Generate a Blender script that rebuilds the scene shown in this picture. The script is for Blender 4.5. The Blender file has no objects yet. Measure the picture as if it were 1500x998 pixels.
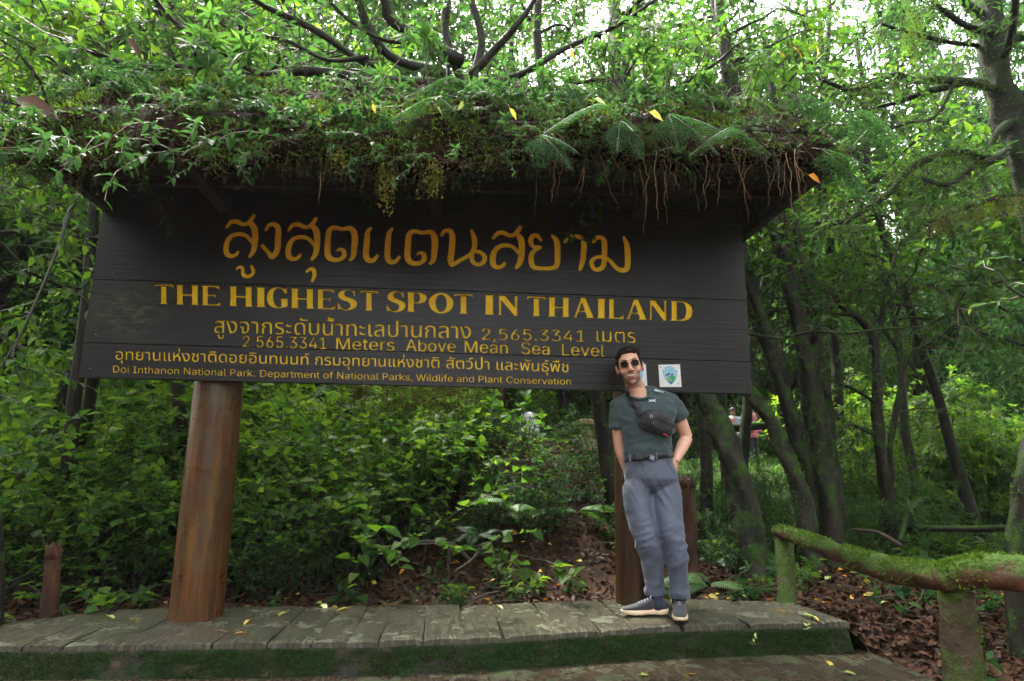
import bpy, bmesh, math, random
import numpy as np
from mathutils import Vector, Matrix
from mathutils.bvhtree import BVHTree

# ------------------------------------------------------------------ camera, world, sun, exposure
S = bpy.context.scene
COL = S.collection
CAM_Z = 0.855
HAZE = 0.0003
YAW, PITCH, ROLL, FPX = 0.0873, 0.1991, 0.0138, 1000.0

def cam_axes():
    f = np.array([math.sin(YAW)*math.cos(PITCH), math.cos(YAW)*math.cos(PITCH), math.sin(PITCH)])
    r0 = np.array([math.cos(YAW), -math.sin(YAW), 0.0]); u0 = np.cross(r0, f)
    return (r0*math.cos(ROLL)+u0*math.sin(ROLL), f, -r0*math.sin(ROLL)+u0*math.cos(ROLL))
CR, CF, CU = cam_axes()
cam = bpy.data.cameras.new('camera'); cam.lens = 24.0; cam.sensor_width = 36.0
cam.clip_start = 0.05; cam.clip_end = 900.0
camo = bpy.data.objects.new('camera', cam); COL.objects.link(camo); S.camera = camo
camo.matrix_world = Matrix(((CR[0], CU[0], -CF[0], 0), (CR[1], CU[1], -CF[1], 0), (CR[2], CU[2], -CF[2], CAM_Z), (0, 0, 0, 1)))

S.render.engine = 'CYCLES'
S.view_settings.view_transform = 'Standard'; S.view_settings.look = 'None'
S.view_settings.gamma = 1.0; S.view_settings.exposure = 3.35
S.cycles.use_denoising = True
S.cycles.max_bounces = 8; S.cycles.diffuse_bounces = 4; S.cycles.glossy_bounces = 3
S.cycles.transmission_bounces = 4; S.cycles.volume_bounces = 1; S.cycles.transparent_max_bounces = 4
S.cycles.caustics_reflective = False; S.cycles.caustics_refractive = False
S.cycles.sample_clamp_indirect = 6.0

SUN_EL, SUN_AZ = math.radians(58), math.radians(-28)      # azimuth from +Y (behind the sign) towards +X
w = bpy.data.worlds.new("World"); S.world = w; w.use_nodes = True
wn = w.node_tree; bg = wn.nodes['Background']
sky = wn.nodes.new('ShaderNodeTexSky'); sky.sky_type = 'NISHITA'; sky.sun_disc = False
sky.sun_elevation = SUN_EL; sky.sun_rotation = SUN_AZ; sky.air_density = 1.2; sky.dust_density = 6.0
hs = wn.nodes.new('ShaderNodeHueSaturation'); hs.inputs['Saturation'].default_value = 0.25   # overcast
wn.links.new(sky.outputs[0], hs.inputs['Color']); wn.links.new(hs.outputs[0], bg.inputs[0])
bg.inputs[1].default_value = 0.15
sun = bpy.data.lights.new('sun', 'SUN'); sun.energy = 2.4; sun.angle = math.radians(14); sun.color = (1.0, .95, .86)
suno = bpy.data.objects.new('sun', sun); COL.objects.link(suno)
sd = Vector((math.sin(SUN_AZ)*math.cos(SUN_EL), math.cos(SUN_AZ)*math.cos(SUN_EL), math.sin(SUN_EL)))
suno.rotation_euler = sd.to_track_quat('Z', 'Y').to_euler(); suno.location = (0, 0, 30)

# ------------------------------------------------------------------ helpers
def ray(x, y):
    return CF + CR*((x-750.0)/FPX) - CU*((y-499.0)/FPX)
def atY(x, y, Y):
    d = ray(x, y); p = d*(Y/d[1]); return np.array([p[0], p[1], p[2]+CAM_Z])
def deckz(X): return 0.02 + 0.029*(X-1.25)
def atdeck(x, y, dz=0.0):
    d = ray(x, y); p = None; z = 0.0
    for _ in range(6):
        t = (z+dz-CAM_Z)/d[2]; p = d*t; z = deckz(p[0])
    return np.array([p[0], p[1], z+dz])

def tag(o, label=None, cat=None, group=None, kind=None):
    if label: o['label'] = label
    if cat: o['category'] = cat
    if group: o['group'] = group
    if kind: o['kind'] = kind
    return o
def empty(name, loc, label=None, cat=None, group=None, rz=0.0):
    o = bpy.data.objects.new(name, None); COL.objects.link(o); o.location = loc; o.rotation_euler = (0, 0, rz)
    o.empty_display_size = .1
    return tag(o, label, cat, group)
def link(name, me, mats=None, parent=None, world=True):
    o = bpy.data.objects.new(name, me); COL.objects.link(o)
    if mats is not None:
        if not isinstance(mats, (list, tuple)): mats = [mats]
        if len(me.materials) == 0:
            for m in mats: me.materials.append(m)
        else: me.materials[0] = mats[0]
    if parent is not None:
        o.parent = parent
        if world:                       # mesh data is in world coordinates
            o.matrix_parent_inverse = world_of(parent).inverted()
    return o
def world_of(o):
    m = Matrix.LocRotScale(o.location, o.rotation_euler, o.scale)
    if o.parent is not None: m = world_of(o.parent) @ o.matrix_parent_inverse @ m
    return m
def copy_tree(o, parent=None):
    c = o.copy(); COL.objects.link(c)
    if parent is not None: c.parent = parent
    for ch in list(o.children): copy_tree(ch, c)
    return c

class MB:
    def __init__(s): s.V = []; s.F = []; s.n = 0
    def add(s, v, f, m=0, smooth=True):
        v = np.asarray(v, float).reshape(-1, 3); f = np.asarray(f, int)
        if len(f) == 0: return s
        s.V.append(v); s.F.append((f+s.n, m, smooth)); s.n += len(v); return s
    def mesh(s, name):
        me = bpy.data.meshes.new(name)
        if not s.V: return me
        V = np.concatenate(s.V); me.vertices.add(len(V)); me.vertices.foreach_set('co', V.ravel())
        tot = np.concatenate([np.full(len(f), f.shape[1]) for f, _, _ in s.F])
        mi = np.concatenate([np.full(len(f), m) for f, m, _ in s.F])
        sm = np.concatenate([np.full(len(f), 1 if q else 0) for f, _, q in s.F])
        lp = np.concatenate([f.ravel() for f, _, _ in s.F])
        me.loops.add(len(lp)); me.loops.foreach_set('vertex_index', lp)
        me.polygons.add(len(tot)); st = np.concatenate([[0], np.cumsum(tot)[:-1]])
        me.polygons.foreach_set('loop_start', st); me.polygons.foreach_set('loop_total', tot)
        me.polygons.foreach_set('material_index', mi); me.polygons.foreach_set('use_smooth', sm.astype(bool))
        me.update(calc_edges=True); me.validate()
        return me
    def build(s, name, mats, parent=None, world=True):
        return link(name, s.mesh(name), mats, parent, world)
    # shapes
    def box(s, lo, hi, m=0, rot=None, org=None, bev=0.0):
        lo = np.array(lo, float); hi = np.array(hi, float); c = (lo+hi)/2; h = (hi-lo)/2
        b = min(bev, h.min()*.9)
        if b <= 0:
            v = np.array([[x, y, z] for x in (-1, 1) for y in (-1, 1) for z in (-1, 1)])*h
            f = [[0, 1, 3, 2], [4, 6, 7, 5], [0, 4, 5, 1], [2, 3, 7, 6], [0, 2, 6, 4], [1, 5, 7, 3]]
            if rot is not None: v = v@np.array(rot).T
            return s.add(v+c, f, m, False)
        bm = bmesh.new(); bmesh.ops.create_cube(bm, size=1.0)
        for q in bm.verts: q.co = Vector((q.co.x*2*h[0], q.co.y*2*h[1], q.co.z*2*h[2]))
        bmesh.ops.bevel(bm, geom=list(bm.edges), offset=b, segments=2, affect='EDGES', profile=.6)
        v = np.array([q.co[:] for q in bm.verts]); bm.verts.ensure_lookup_table()
        if rot is not None: v = v@np.array(rot).T
        by = {}
        for fc in bm.faces: by.setdefault(len(fc.verts), []).append([q.index for q in fc.verts])
        bm.free(); first = True; n0 = s.n
        s.V.append(v+c); s.n += len(v)
        for k, fl in by.items(): s.F.append((np.array(fl)+n0, m, False))
        return s
    def tube(s, P, R, k=8, m=0, caps=True, lump=0.0, seed=0, smooth=True):
        P = np.asarray(P, float); R = np.broadcast_to(np.asarray(R, float), (len(P),)).copy()
        T = np.gradient(P, axis=0); T /= np.linalg.norm(T, axis=1)[:, None]+1e-12
        a = np.array([0, 0, 1.0]) if abs(T[0][2]) < .9 else np.array([1.0, 0, 0])
        N = np.cross(T[0], a); N /= np.linalg.norm(N); out = []
        th = np.linspace(0, 2*np.pi, k, endpoint=False)
        rg = np.random.default_rng(seed+17)
        ph = rg.uniform(0, 6.28, 6)
        for i in range(len(P)):
            N = N-T[i]*(N@T[i]); N /= np.linalg.norm(N)+1e-12; B = np.cross(T[i], N)
            rr = R[i]*np.ones(k)
            if lump: rr = rr*(1+lump*(np.sin(2*th+ph[0]+i*.35)+.7*np.sin(3*th+ph[1]-i*.5)+.5*np.sin(5*th+ph[2]+i*.9)+.6*rg.normal(size=k)*.5))
            out.append(P[i]+np.outer(np.cos(th)*rr, N)+np.outer(np.sin(th)*rr, B))
        V = np.concatenate(out); n = len(P); j = np.arange(k); jn = (j+1) % k
        F = np.concatenate([np.stack([i*k+j, i*k+jn, (i+1)*k+jn, (i+1)*k+j], 1) for i in range(n-1)])
        n0 = s.n; s.add(V, F, m, smooth)
        if caps:
            s.V.append(np.array([P[0]-T[0]*R[0]*.25, P[-1]+T[-1]*R[-1]*.25])); c0 = s.n; s.n += 2
            s.F.append((np.stack([np.full(k, c0), n0+jn, n0+j], 1), m, smooth))
            e = n0+(n-1)*k; s.F.append((np.stack([np.full(k, c0+1), e+j, e+jn], 1), m, smooth))
        return s

def smoothpath(P, n=6):
    P = [np.array(p, float) for p in P]
    if len(P) < 3: return np.array([P[0]*(1-t)+P[-1]*t for t in np.linspace(0, 1, n*2)])
    Q = [2*P[0]-P[1]]+P+[2*P[-1]-P[-2]]; out = []
    for i in range(1, len(Q)-2):
        p0, p1, p2, p3 = Q[i-1:i+3]
        for t in np.linspace(0, 1, n, endpoint=False):
            out.append(.5*(2*p1+(p2-p0)*t+(2*p0-5*p1+4*p2-p3)*t*t+(3*p1-p0-3*p2+p3)*t**3))
    out.append(P[-1]); return np.array(out)

def vnoise(P, sc, seed=0):
    """cheap smooth value noise in [-1,1], P (n,3)"""
    P = np.asarray(P)*sc+seed*13.7; i = np.floor(P).astype(np.int64); f = P-i; f = f*f*(3-2*f); r = 0
    for dx in (0, 1):
        for dy in (0, 1):
            for dz in (0, 1):
                h = ((i[:, 0]+dx)*374761393+(i[:, 1]+dy)*668265263+(i[:, 2]+dz)*2147483647+seed*974711) & 0xffffffff
                h = ((h ^ (h >> 13))*1274126177) & 0xffffffff; h = (h ^ (h >> 16)) & 0xffff
                r = r+(h/32767.5-1)*(f[:, 0] if dx else 1-f[:, 0])*(f[:, 1] if dy else 1-f[:, 1])*(f[:, 2] if dz else 1-f[:, 2])
    return r
def fbm(P, sc, seed=0, o=4):
    return sum(vnoise(P, sc*2**k, seed+k)*.5**k for k in range(o))

# ------------------------------------------------------------------ materials
def nt(name):
    m = bpy.data.materials.new(name); m.use_nodes = True; t = m.node_tree
    return m, t, t.nodes['Principled BSDF'], t.nodes['Material Output']
def N(t, typ, **kw):
    n = t.nodes.new(typ)
    for k, v in kw.items():
        if k.startswith('i_'):
            key = k[2:]; key = int(key) if key.isdigit() else key.replace('_', ' ')
            n.inputs[key].default_value = v
        else: setattr(n, k, v)
    return n
def coords(t, scale=(1, 1, 1), kind='Object', rnd=True):
    tc = N(t, 'ShaderNodeTexCoord'); mp = N(t, 'ShaderNodeMapping'); mp.inputs['Scale'].default_value = scale
    t.links.new(tc.outputs[kind], mp.inputs['Vector'])
    if rnd:
        oi = N(t, 'ShaderNodeObjectInfo'); ml = N(t, 'ShaderNodeMath', operation='MULTIPLY'); ml.inputs[1].default_value = 37.0
        t.links.new(oi.outputs['Random'], ml.inputs[0]); t.links.new(ml.outputs[0], mp.inputs['Location'])
    return mp.outputs[0]
def noise(t, vec, sc, det=6, rough=.6, dist=0.0):
    n = N(t, 'ShaderNodeTexNoise'); n.inputs['Scale'].default_value = sc; n.inputs['Detail'].default_value = det
    n.inputs['Roughness'].default_value = rough; n.inputs['Distortion'].default_value = dist
    t.links.new(vec, n.inputs['Vector']); return n.outputs['Fac']
def ramp(t, fac, stops):
    r = N(t, 'ShaderNodeValToRGB'); e = r.color_ramp.elements
    while len(e) < len(stops): e.new(.5)
    for el, (p, c) in zip(e, stops): el.position = p; el.color = (*c, 1) if len(c) == 3 else c
    t.links.new(fac, r.inputs[0]); return r.outputs[0]
def mix(t, fac, a, b, typ='MIX'):
    n = N(t, 'ShaderNodeMix', data_type='RGBA', blend_type=typ)
    if hasattr(fac, 'links') or not isinstance(fac, (int, float)): t.links.new(fac, n.inputs[0])
    else: n.inputs[0].default_value = fac
    for s_, v in ((6, a), (7, b)):
        if isinstance(v, tuple): n.inputs[s_].default_value = (*v, 1) if len(v) == 3 else v
        else: t.links.new(v, n.inputs[s_])
    return n.outputs[2]
def bump(t, h, st, dist, bsdf):
    b = N(t, 'ShaderNodeBump'); b.inputs['Strength'].default_value = st; b.inputs['Distance'].default_value = dist
    t.links.new(h, b.inputs['Height']); t.links.new(b.outputs[0], bsdf.inputs['Normal']); return b
def surf(name, cols, sc=5, rough=(.5, .8), bst=.4, bd=.01, stretch=(1, 1, 1), det=8, metal=0.0, kind='Object', bsc=None, spec=.25):
    m, t, b, o = nt(name); v = coords(t, stretch, kind); n = noise(t, v, sc, det)
    k = len(cols); t.links.new(ramp(t, n, [(.3+.4*i/max(1, k-1), c) for i, c in enumerate(cols)]), b.inputs['Base Color'])
    r = N(t, 'ShaderNodeMapRange'); r.inputs[1].default_value = .3; r.inputs[2].default_value = .7
    r.inputs[3].default_value = rough[0]; r.inputs[4].default_value = rough[1]
    n2 = noise(t, v, sc*2.3, 5); t.links.new(n2, r.inputs[0]); t.links.new(r.outputs[0], b.inputs['Roughness'])
    b.inputs['Metallic'].default_value = metal; b.inputs['Specular IOR Level'].default_value = spec
    bump(t, noise(t, v, bsc or sc*4, 6), bst, bd, b)
    return m
def leafmat(name, cols, rough=.38, trans=.4, spec=.5, tcol=1.65):
    m, t, b, o = nt(name); g = N(t, 'ShaderNodeNewGeometry'); oi = N(t, 'ShaderNodeObjectInfo')
    a = N(t, 'ShaderNodeMath', operation='MULTIPLY_ADD'); a.inputs[1].default_value = .75
    a2 = N(t, 'ShaderNodeMath', operation='MULTIPLY'); a2.inputs[1].default_value = .25
    t.links.new(oi.outputs['Random'], a2.inputs[0]); t.links.new(g.outputs['Random Per Island'], a.inputs[0]); t.links.new(a2.outputs[0], a.inputs[2])
    k = len(cols); c = ramp(t, a.outputs[0], [(i/max(1, k-1), q) for i, q in enumerate(cols)])
    v = coords(t, (1, 1, 1)); n = noise(t, v, 60, 3)
    c2 = mix(t, .5, c, ramp(t, n, [(.3, (.55, .6, .5)), (.7, (1.25, 1.2, 1.1))]), 'MULTIPLY')
    t.links.new(c2, b.inputs['Base Color']); b.inputs['Roughness'].default_value = rough; b.inputs['Specular IOR Level'].default_value = spec
    tr = N(t, 'ShaderNodeBsdfTranslucent'); hv = N(t, 'ShaderNodeHueSaturation'); hv.inputs['Value'].default_value = tcol
    hv.inputs['Hue'].default_value = .485; hv.inputs['Saturation'].default_value = 1.1
    t.links.new(c2, hv.inputs['Color']); t.links.new(hv.outputs[0], tr.inputs[0])
    ms = N(t, 'ShaderNodeMixShader'); ms.inputs[0].default_value = trans
    t.links.new(b.outputs[0], ms.inputs[1]); t.links.new(tr.outputs[0], ms.inputs[2]); t.links.new(ms.outputs[0], o.inputs[0])
    bump(t, noise(t, v, 160, 2), .25, .002, b)
    return m
def mossy(name, base, moss, sc=6, amount=.5, up=.5, stretch=(1, 1, 1), rough=(.6, .85), bd=.012, spec=.2):
    """bark, wood or concrete with moss growing on it, thicker on what faces up"""
    m, t, b, o = nt(name); v = coords(t, stretch); n = noise(t, v, sc, 9)
    b.inputs["Specular IOR Level"].default_value = spec
    c = ramp(t, n, [(.3, base[0]), (.55, base[1]), (.72, base[2])])
    v2 = coords(t, (1, 1, 1)); g = N(t, 'ShaderNodeNewGeometry'); sx = N(t, 'ShaderNodeSeparateXYZ'); t.links.new(g.outputs['Normal'], sx.inputs[0])
    n2 = noise(t, v2, sc*.6, 8, .7)
    ad = N(t, 'ShaderNodeMath', operation='MULTIPLY_ADD'); ad.inputs[1].default_value = up*.35; t.links.new(sx.outputs[2], ad.inputs[0]); t.links.new(n2, ad.inputs[2])
    mf = N(t, 'ShaderNodeMapRange'); mf.inputs[1].default_value = .78-.5*amount-.05; mf.inputs[2].default_value = .78-.5*amount+.07; t.links.new(ad.outputs[0], mf.inputs[0])
    n3 = noise(t, v2, 70, 5, .7)
    mc = ramp(t, n3, [(.3, moss[0]), (.5, moss[1]), (.7, moss[2])])
    t.links.new(mix(t, mf.outputs[0], c, mc), b.inputs['Base Color'])
    r = N(t, 'ShaderNodeMapRange'); r.inputs[3].default_value = rough[0]; r.inputs[4].default_value = .95; t.links.new(mf.outputs[0], r.inputs[0]); t.links.new(r.outputs[0], b.inputs['Roughness'])
    h = N(t, 'ShaderNodeMath', operation='MULTIPLY_ADD'); t.links.new(mf.outputs[0], h.inputs[0]); t.links.new(n3, h.inputs[1])
    h.inputs[2].default_value = 0
    h2 = N(t, 'ShaderNodeMath', operation='ADD'); t.links.new(h.outputs[0], h2.inputs[0]); t.links.new(noise(t, v, sc*3, 8), h2.inputs[1])
    bump(t, h2.outputs[0], .9, bd, b)
    return m
def flat(name, c, rough=.6, metal=0.0, spec=.5, var=.15, sc=40, bd=.001):
    return surf(name, [tuple(x*(1-var) for x in c), tuple(x*(1+var) for x in c)], sc=sc, rough=(max(0.02, rough-.08), min(1, rough+.08)), bst=.3, bd=bd, metal=metal, spec=spec)

M = {}
MOSS = [(.010, .022, .005), (.025, .055, .009), (.06, .11, .015)]
M['board'] = None
M['bark'] = mossy('mossy bark', [(.005, .004, .0025), (.014, .010, .006), (.032, .024, .015)], MOSS, 9, .44, .5, (1, 1, .35))
M['bark2'] = mossy('wet dark bark', [(.005, .004, .0025), (.013, .010, .006), (.028, .021, .014)], MOSS, 12, .38, .9, (1, 1, .3))
M['oldbark'] = mossy('old mossy bark', [(.004, .003, .002), (.010, .008, .005), (.022, .018, .011)], [(.006, .012, .003), (.014, .028, .006), (.038, .06, .010)], 8, .66, .5, (1, 1, .35), bd=.03)
M['moss'] = surf('green moss', [(.02, .045, .008), (.055, .12, .015), (.12, .21, .03)], 45, (.85, 1), 1.0, .01, det=8, spec=.2)
M['mossdull'] = surf('golden moss', [(.03, .035, .01), (.08, .09, .015), (.17, .17, .03)], 45, (.85, 1), 1.0, .01, det=8, spec=.2)
M['twig'] = surf('brown twig', [(.02, .014, .009), (.06, .042, .027)], 30, (.5, .8), .5, .003)
M['root'] = surf('orange brown root', [(.10, .05, .02), (.24, .13, .06)], 30, (.4, .7), .5, .002)
M['stem'] = surf('green stem', [(.025, .04, .012), (.06, .08, .02)], 20, (.4, .7), .3, .002)
M['stemdark'] = surf('dark stem', [(.012, .012, .008), (.035, .032, .02)], 20, (.4, .7), .3, .002)
M['soil'] = None
M['leafA'] = leafmat('broad bright leaf', [(.018, .055, .010), (.032, .09, .015), (.06, .135, .02), (.105, .18, .028)], .5, .58, .15)
M['leafB'] = leafmat('dark glossy leaf', [(.013, .038, .012), (.022, .062, .018), (.035, .09, .022)], .65, .35, .06)
M['leafC'] = leafmat('narrow mid green leaf', [(.014, .045, .013), (.026, .07, .016), (.055, .11, .022)], .55, .52, .12)
M['leafY'] = leafmat('light yellow green leaf', [(.06, .13, .018), (.10, .19, .025), (.15, .24, .035)], .45, .6, .2)
M['fern'] = leafmat('fern green', [(.02, .065, .022), (.03, .09, .028), (.05, .12, .03)], .5, .4)
M['fernY'] = leafmat('bright fern green', [(.035, .10, .02), (.06, .15, .03)], .5, .45)
M['fernlace'] = leafmat('lacy fern green', [(.016, .05, .016), (.034, .09, .026)], .85, .4, .03)
M['dead'] = leafmat('dead brown leaf', [(.007, .004, .003), (.020, .010, .005), (.038, .017, .008), (.07, .032, .015), (.015, .008, .004)], .55, .05, .10, 1)
M['yellow'] = leafmat('fallen yellow leaf', [(.55, .38, .04), (.62, .5, .08)], .4, .25, .5, 1)
M['orange'] = leafmat('fallen orange leaf', [(.55, .2, .03), (.6, .28, .04)], .4, .25, .5, 1)
M['palegreen'] = leafmat('fallen pale green leaf', [(.28, .36, .09), (.36, .42, .12)], .4, .25, .5, 1)

# ------------------------------------------------------------------ terrain
def sst(a, b, x): t = np.clip((x-a)/(b-a), 0, 1); return t*t*(3-2*t)
def ground(X, Y, rough=True):
    X = np.asarray(X, float); Y = np.asarray(Y, float)
    z = -.36+.31*sst(3.7, 5.0, Y)
    hb = sst(-1.6, .2, X)*(1-sst(1.6, 2.9, X))
    z = z+hb*(.35*sst(5.5, 6.6, Y)+1.0*sst(6.2, 9.5, Y))
    z = z+(1-hb)*np.where(X > 0, 1.3*sst(8.5, 17, Y), 1.2*sst(7, 14, Y))
    z = z+(.029*(np.clip(X, -5, 3)-1.25)-.02)*(1-sst(5.5, 8, Y))
    if rough:
        P = np.stack([X, Y, X*0], -1).reshape(-1, 3)
        z = z+(fbm(P, .9, 3, 4)*.07*sst(4.9, 6.5, Y).ravel()+fbm(P, 6, 5, 2)*.012).reshape(X.shape)
    return z
def make_ground():
    xs = np.concatenate([-np.geomspace(150, 7, 22), np.arange(-6.5, 9.01, .09), np.geomspace(9.8, 150, 22)])
    ys = np.concatenate([-np.geomspace(150, 2, 12), np.arange(-1, 3.4, .4), np.arange(3.5, 11, .09), np.arange(11.2, 20, .4), np.geomspace(20.5, 150, 22)])
    X, Y = np.meshgrid(xs, ys); Z = ground(X, Y); nx, ny = len(xs), len(ys)
    V = np.stack([X, Y, Z], -1).reshape(-1, 3); i = np.arange(nx*ny).reshape(ny, nx)
    F = np.stack([i[:-1, :-1], i[:-1, 1:], i[1:, 1:], i[1:, :-1]], -1).reshape(-1, 4)
    m, t, b, o = nt('wet earth and leaf mould'); v = coords(t, rnd=False)
    n = noise(t, v, 3, 10, .7); vo = N(t, 'ShaderNodeTexVoronoi'); vo.inputs['Scale'].default_value = 22; t.links.new(v, vo.inputs['Vector'])
    c = ramp(t, n, [(.3, (.010, .006, .004)), (.5, (.028, .017, .011)), (.65, (.05, .028, .018)), (.8, (.03, .04, .012))])
    c = mix(t, .55, c, ramp(t, vo.outputs['Color'], [(.2, (.4, .35, .3)), (.8, (1.7, 1.3, 1.0))]), 'MULTIPLY')
    sx = N(t, 'ShaderNodeSeparateXYZ'); t.links.new(v, sx.inputs[0]); g = N(t, 'ShaderNodeMapRange'); g.inputs[1].default_value = 7.5; g.inputs[2].default_value = 11; t.links.new(sx.outputs[1], g.inputs[0]); c = mix(t, g.outputs[0], c, ramp(t, noise(t, v, 8, 8, .7), [(.3, (.012, .016, .006)), (.6, (.03, .045, .012)), (.8, (.05, .075, .02))]))
    t.links.new(c, b.inputs['Base Color']); b.inputs['Roughness'].default_value = .75; b.inputs['Specular IOR Level'].default_value = .06
    bump(t, vo.outputs['Distance'], .5, .01, b)
    ob = MB().add(V, F).build('ground', m); tag(ob, kind='structure'); return ob
make_ground()

# ------------------------------------------------------------------ platform with planks
def edge(pts, dz=0):
    q = np.array([atdeck(x, y, dz) for x, y in pts]); return q[:, 0], q[:, 1]
FX, FY = edge([(-260, 947), (0, 944), (200, 942), (437, 939), (560, 937), (700, 932), (860, 922), (1000, 915), (1130, 911), (1240, 909)])
BX, BY = edge([(-260, 960), (-90, 930), (0, 914), (90, 902), (180, 893), (300, 889), (500, 889), (700, 885), (900, 878), (1050, 878), (1195, 884)])
XL, XR = FX[0], FX[-1]
yf = lambda x: np.interp(x, FX, FY)
yb = lambda x: np.maximum(np.interp(x, BX, BY), yf(x)+.02)
FACE = []
def make_platform():
    top = mossy('weathered concrete planks', [(.024, .021, .014), (.066, .06, .042), (.15, .135, .098)], [(.025, .04, .012), (.05, .07, .02), (.09, .105, .035)], 9, .32, 0, (7, .7, 1), rough=(.22, .5), bd=.006, spec=.5)
    side = mossy('mossy concrete edge', [(.015, .012, .009), (.04, .026, .018), (.10, .065, .042)], [(.006, .014, .004), (.012, .03, .008), (.028, .055, .013)], 9, .60, -.1, (1, 1, 1.2), bd=.02)
    mb = MB(); xs = np.arange(XL, XR+.001, .03); prof = []
    rows = 16
    for x in xs:
        z = deckz(x); f = yf(x); b_ = yb(x); col = [(x, b_, z-.25), (x, b_, z-.032), (x, f+.03, z-.032), (x, f-.002, z-.036)]
        for k in range(rows): u = (k+1)/rows; col.append((x, f-.012-.045*u, z-.036-.150*u))
        col.append((x, f+.3, z-.3)); prof.append(col)
    V = np.array(prof); n, k, _ = V.shape
    ns = fbm(V[:, 3:3+rows+1].reshape(-1, 3), 9, 4, 4).reshape(n, rows+1); V[:, 3:3+rows+1, 1] -= np.abs(ns)*.022
    V = V.reshape(-1, 3); i = np.arange(n*k).reshape(n, k)
    F = np.stack([i[:-1, :-1], i[:-1, 1:], i[1:, 1:], i[1:, :-1]], -1).reshape(-1, 4)
    mb.add(V, F)
    FACE.extend([V.reshape(n, k, 3)[:, 3:3+rows+1]])
    # right end: slopes down to the ground
    zc = deckz(XR); e = []
    ys = np.linspace(float(yf(XR))-.0, float(yb(XR))+.35, 10)
    for y in ys:
        q = []
        for u in np.linspace(0, 1, 8): q.append((XR-.01+.16*u**.8-.10*(y-ys[0]), y-.057*u*(y == ys[0]), zc-.034-.20*u))
        e.append(q)
    e = np.array(e); e[:, :, 0] += .03*fbm(e.reshape(-1, 3), 8, 2, 3).reshape(e.shape[:2]); j = np.arange(80).reshape(10, 8)
    mb.add(e.reshape(-1, 3), np.stack([j[:-1, :-1], j[1:, :-1], j[1:, 1:], j[:-1, 1:]], -1).reshape(-1, 4))
    plat = mb.build('platform', side); tag(plat, kind='structure')
    rg = random.Random(4); x = XL
    while x < XR-.02:
        wd = rg.uniform(.17, .31); x2 = min(XR, x+wd)
        if XR-x2 < .1: x2 = XR
        sk = rg.uniform(-.03, .03); zz = rg.uniform(-.004, .003); g = rg.uniform(.003, .006)
        nu, nv = 6, 22; us = np.linspace(0, 1, nu); vs = np.linspace(0, 1, nv); P = []
        for v in vs:
            for u in us:
                xx = x+g/2+(x2-x-g)*u; f = float(yf(xx))-.014; b_ = float(yb(xx)); y = f+(b_-f)*v
                X = xx+sk*(v-.5); e_ = min(u, 1-u); edgez = -.008 if e_ == 0 else 0
                if v == 0: edgez -= .007
                P.append((X, y, deckz(xx)+zz+edgez))
        P = np.array(P); P[:, 2] += .0028*fbm(P*np.array([5, .6, 1]), 5, int(x*50) & 63, 3); i = np.arange(nu*nv).reshape(nv, nu)
        F = np.stack([i[:-1, :-1], i[:-1, 1:], i[1:, 1:], i[1:, :-1]], -1).reshape(-1, 4)
        pb = MB().add(P, F)
        # skirt so that every plank has thickness
        ring = np.concatenate([i[0, :], i[1:, -1], i[-1, -2::-1], i[-2:0:-1, 0]]); lo = P[ring]-np.array([0, 0, .03])
        lo[:nu, 2] -= .002*(1+vnoise(lo[:nu], 30, 2)); R = np.arange(len(ring)); Rn = (R+1) % len(ring)
        q = MB(); pb.add(np.concatenate([P[ring], lo]), np.stack([R, R+len(ring), Rn+len(ring), Rn], 1), 0, False)
        pb.build('plank', top, plat)
        x = x2
    # lower step
    mb = MB(); dz = -.172; n = 0; P = []
    st = mossy('wet brown step', [(.020, .014, .009), (.05, .036, .023), (.10, .075, .05)], [(.016, .026, .009), (.036, .05, .016), (.07, .085, .028)], 9, .42, 0, (8, .8, 1), rough=(.2, .5), bd=.006)
    xs = np.arange(XL, XR+.12, .06); cols = []
    for xx in xs:
        f = float(np.interp(xx, FX, FY)); z = float(deckz(xx))+dz
        cols.append([(xx, f+.05, z), (xx, f-.15, z), (xx, f-.5, z), (xx, f-.66, z-.01), (xx, f-.69, z-.04), (xx, f-.71, z-.3), (xx, f+.05, z-.3)])
    V = np.array(cols); V[:, 1:3, 2] += .003*fbm(V[:, 1:3].reshape(-1, 3), 9, 1, 3).reshape(len(xs), 2)
    k = 7; i = np.arange(len(xs)*k).reshape(len(xs), k)
    F = np.stack([i[:-1, :-1], i[:-1, 1:], i[1:, 1:], i[1:, :-1]], -1).reshape(-1, 4)
    mb.add(V.reshape(-1, 3), F, 0, False); mb.add(V[-1], [[0, 1, 2, 3, 4, 5, 6]], 0, False)
    stp = mb.build('lower_step', st); tag(stp, kind='structure'); rg = random.Random(9); x = XL+.4
    while x < XR+.02:
        x2 = min(XR+.10, x+rg.uniform(.2, .33)); nu, nv = 4, 12; P = []; zz = rg.uniform(.003, .008)
        for v in np.linspace(0, 1, nv):
            for u in np.linspace(0, 1, nu):
                xx = x+.003+(x2-x-.006)*u; f = float(np.interp(xx, FX, FY)); P.append((xx, f-.075-.60*(1-v), float(deckz(xx))+dz+zz-(.006 if u in (0, 1) or v == 0 else 0)))
        P = np.array(P); P[:, 2] += .002*fbm(P*np.array([4, .6, 1]), 6, int(x*40) & 63, 3); i = np.arange(nu*nv).reshape(nv, nu)
        pb = MB().add(P, np.stack([i[:-1, :-1], i[:-1, 1:], i[1:, 1:], i[1:, :-1]], -1).reshape(-1, 4)); ring = np.concatenate([i[0, :], i[1:, -1], i[-1, -2::-1], i[-2:0:-1, 0]]); R = np.arange(len(ring)); Rn = (R+1) % len(ring)
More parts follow.
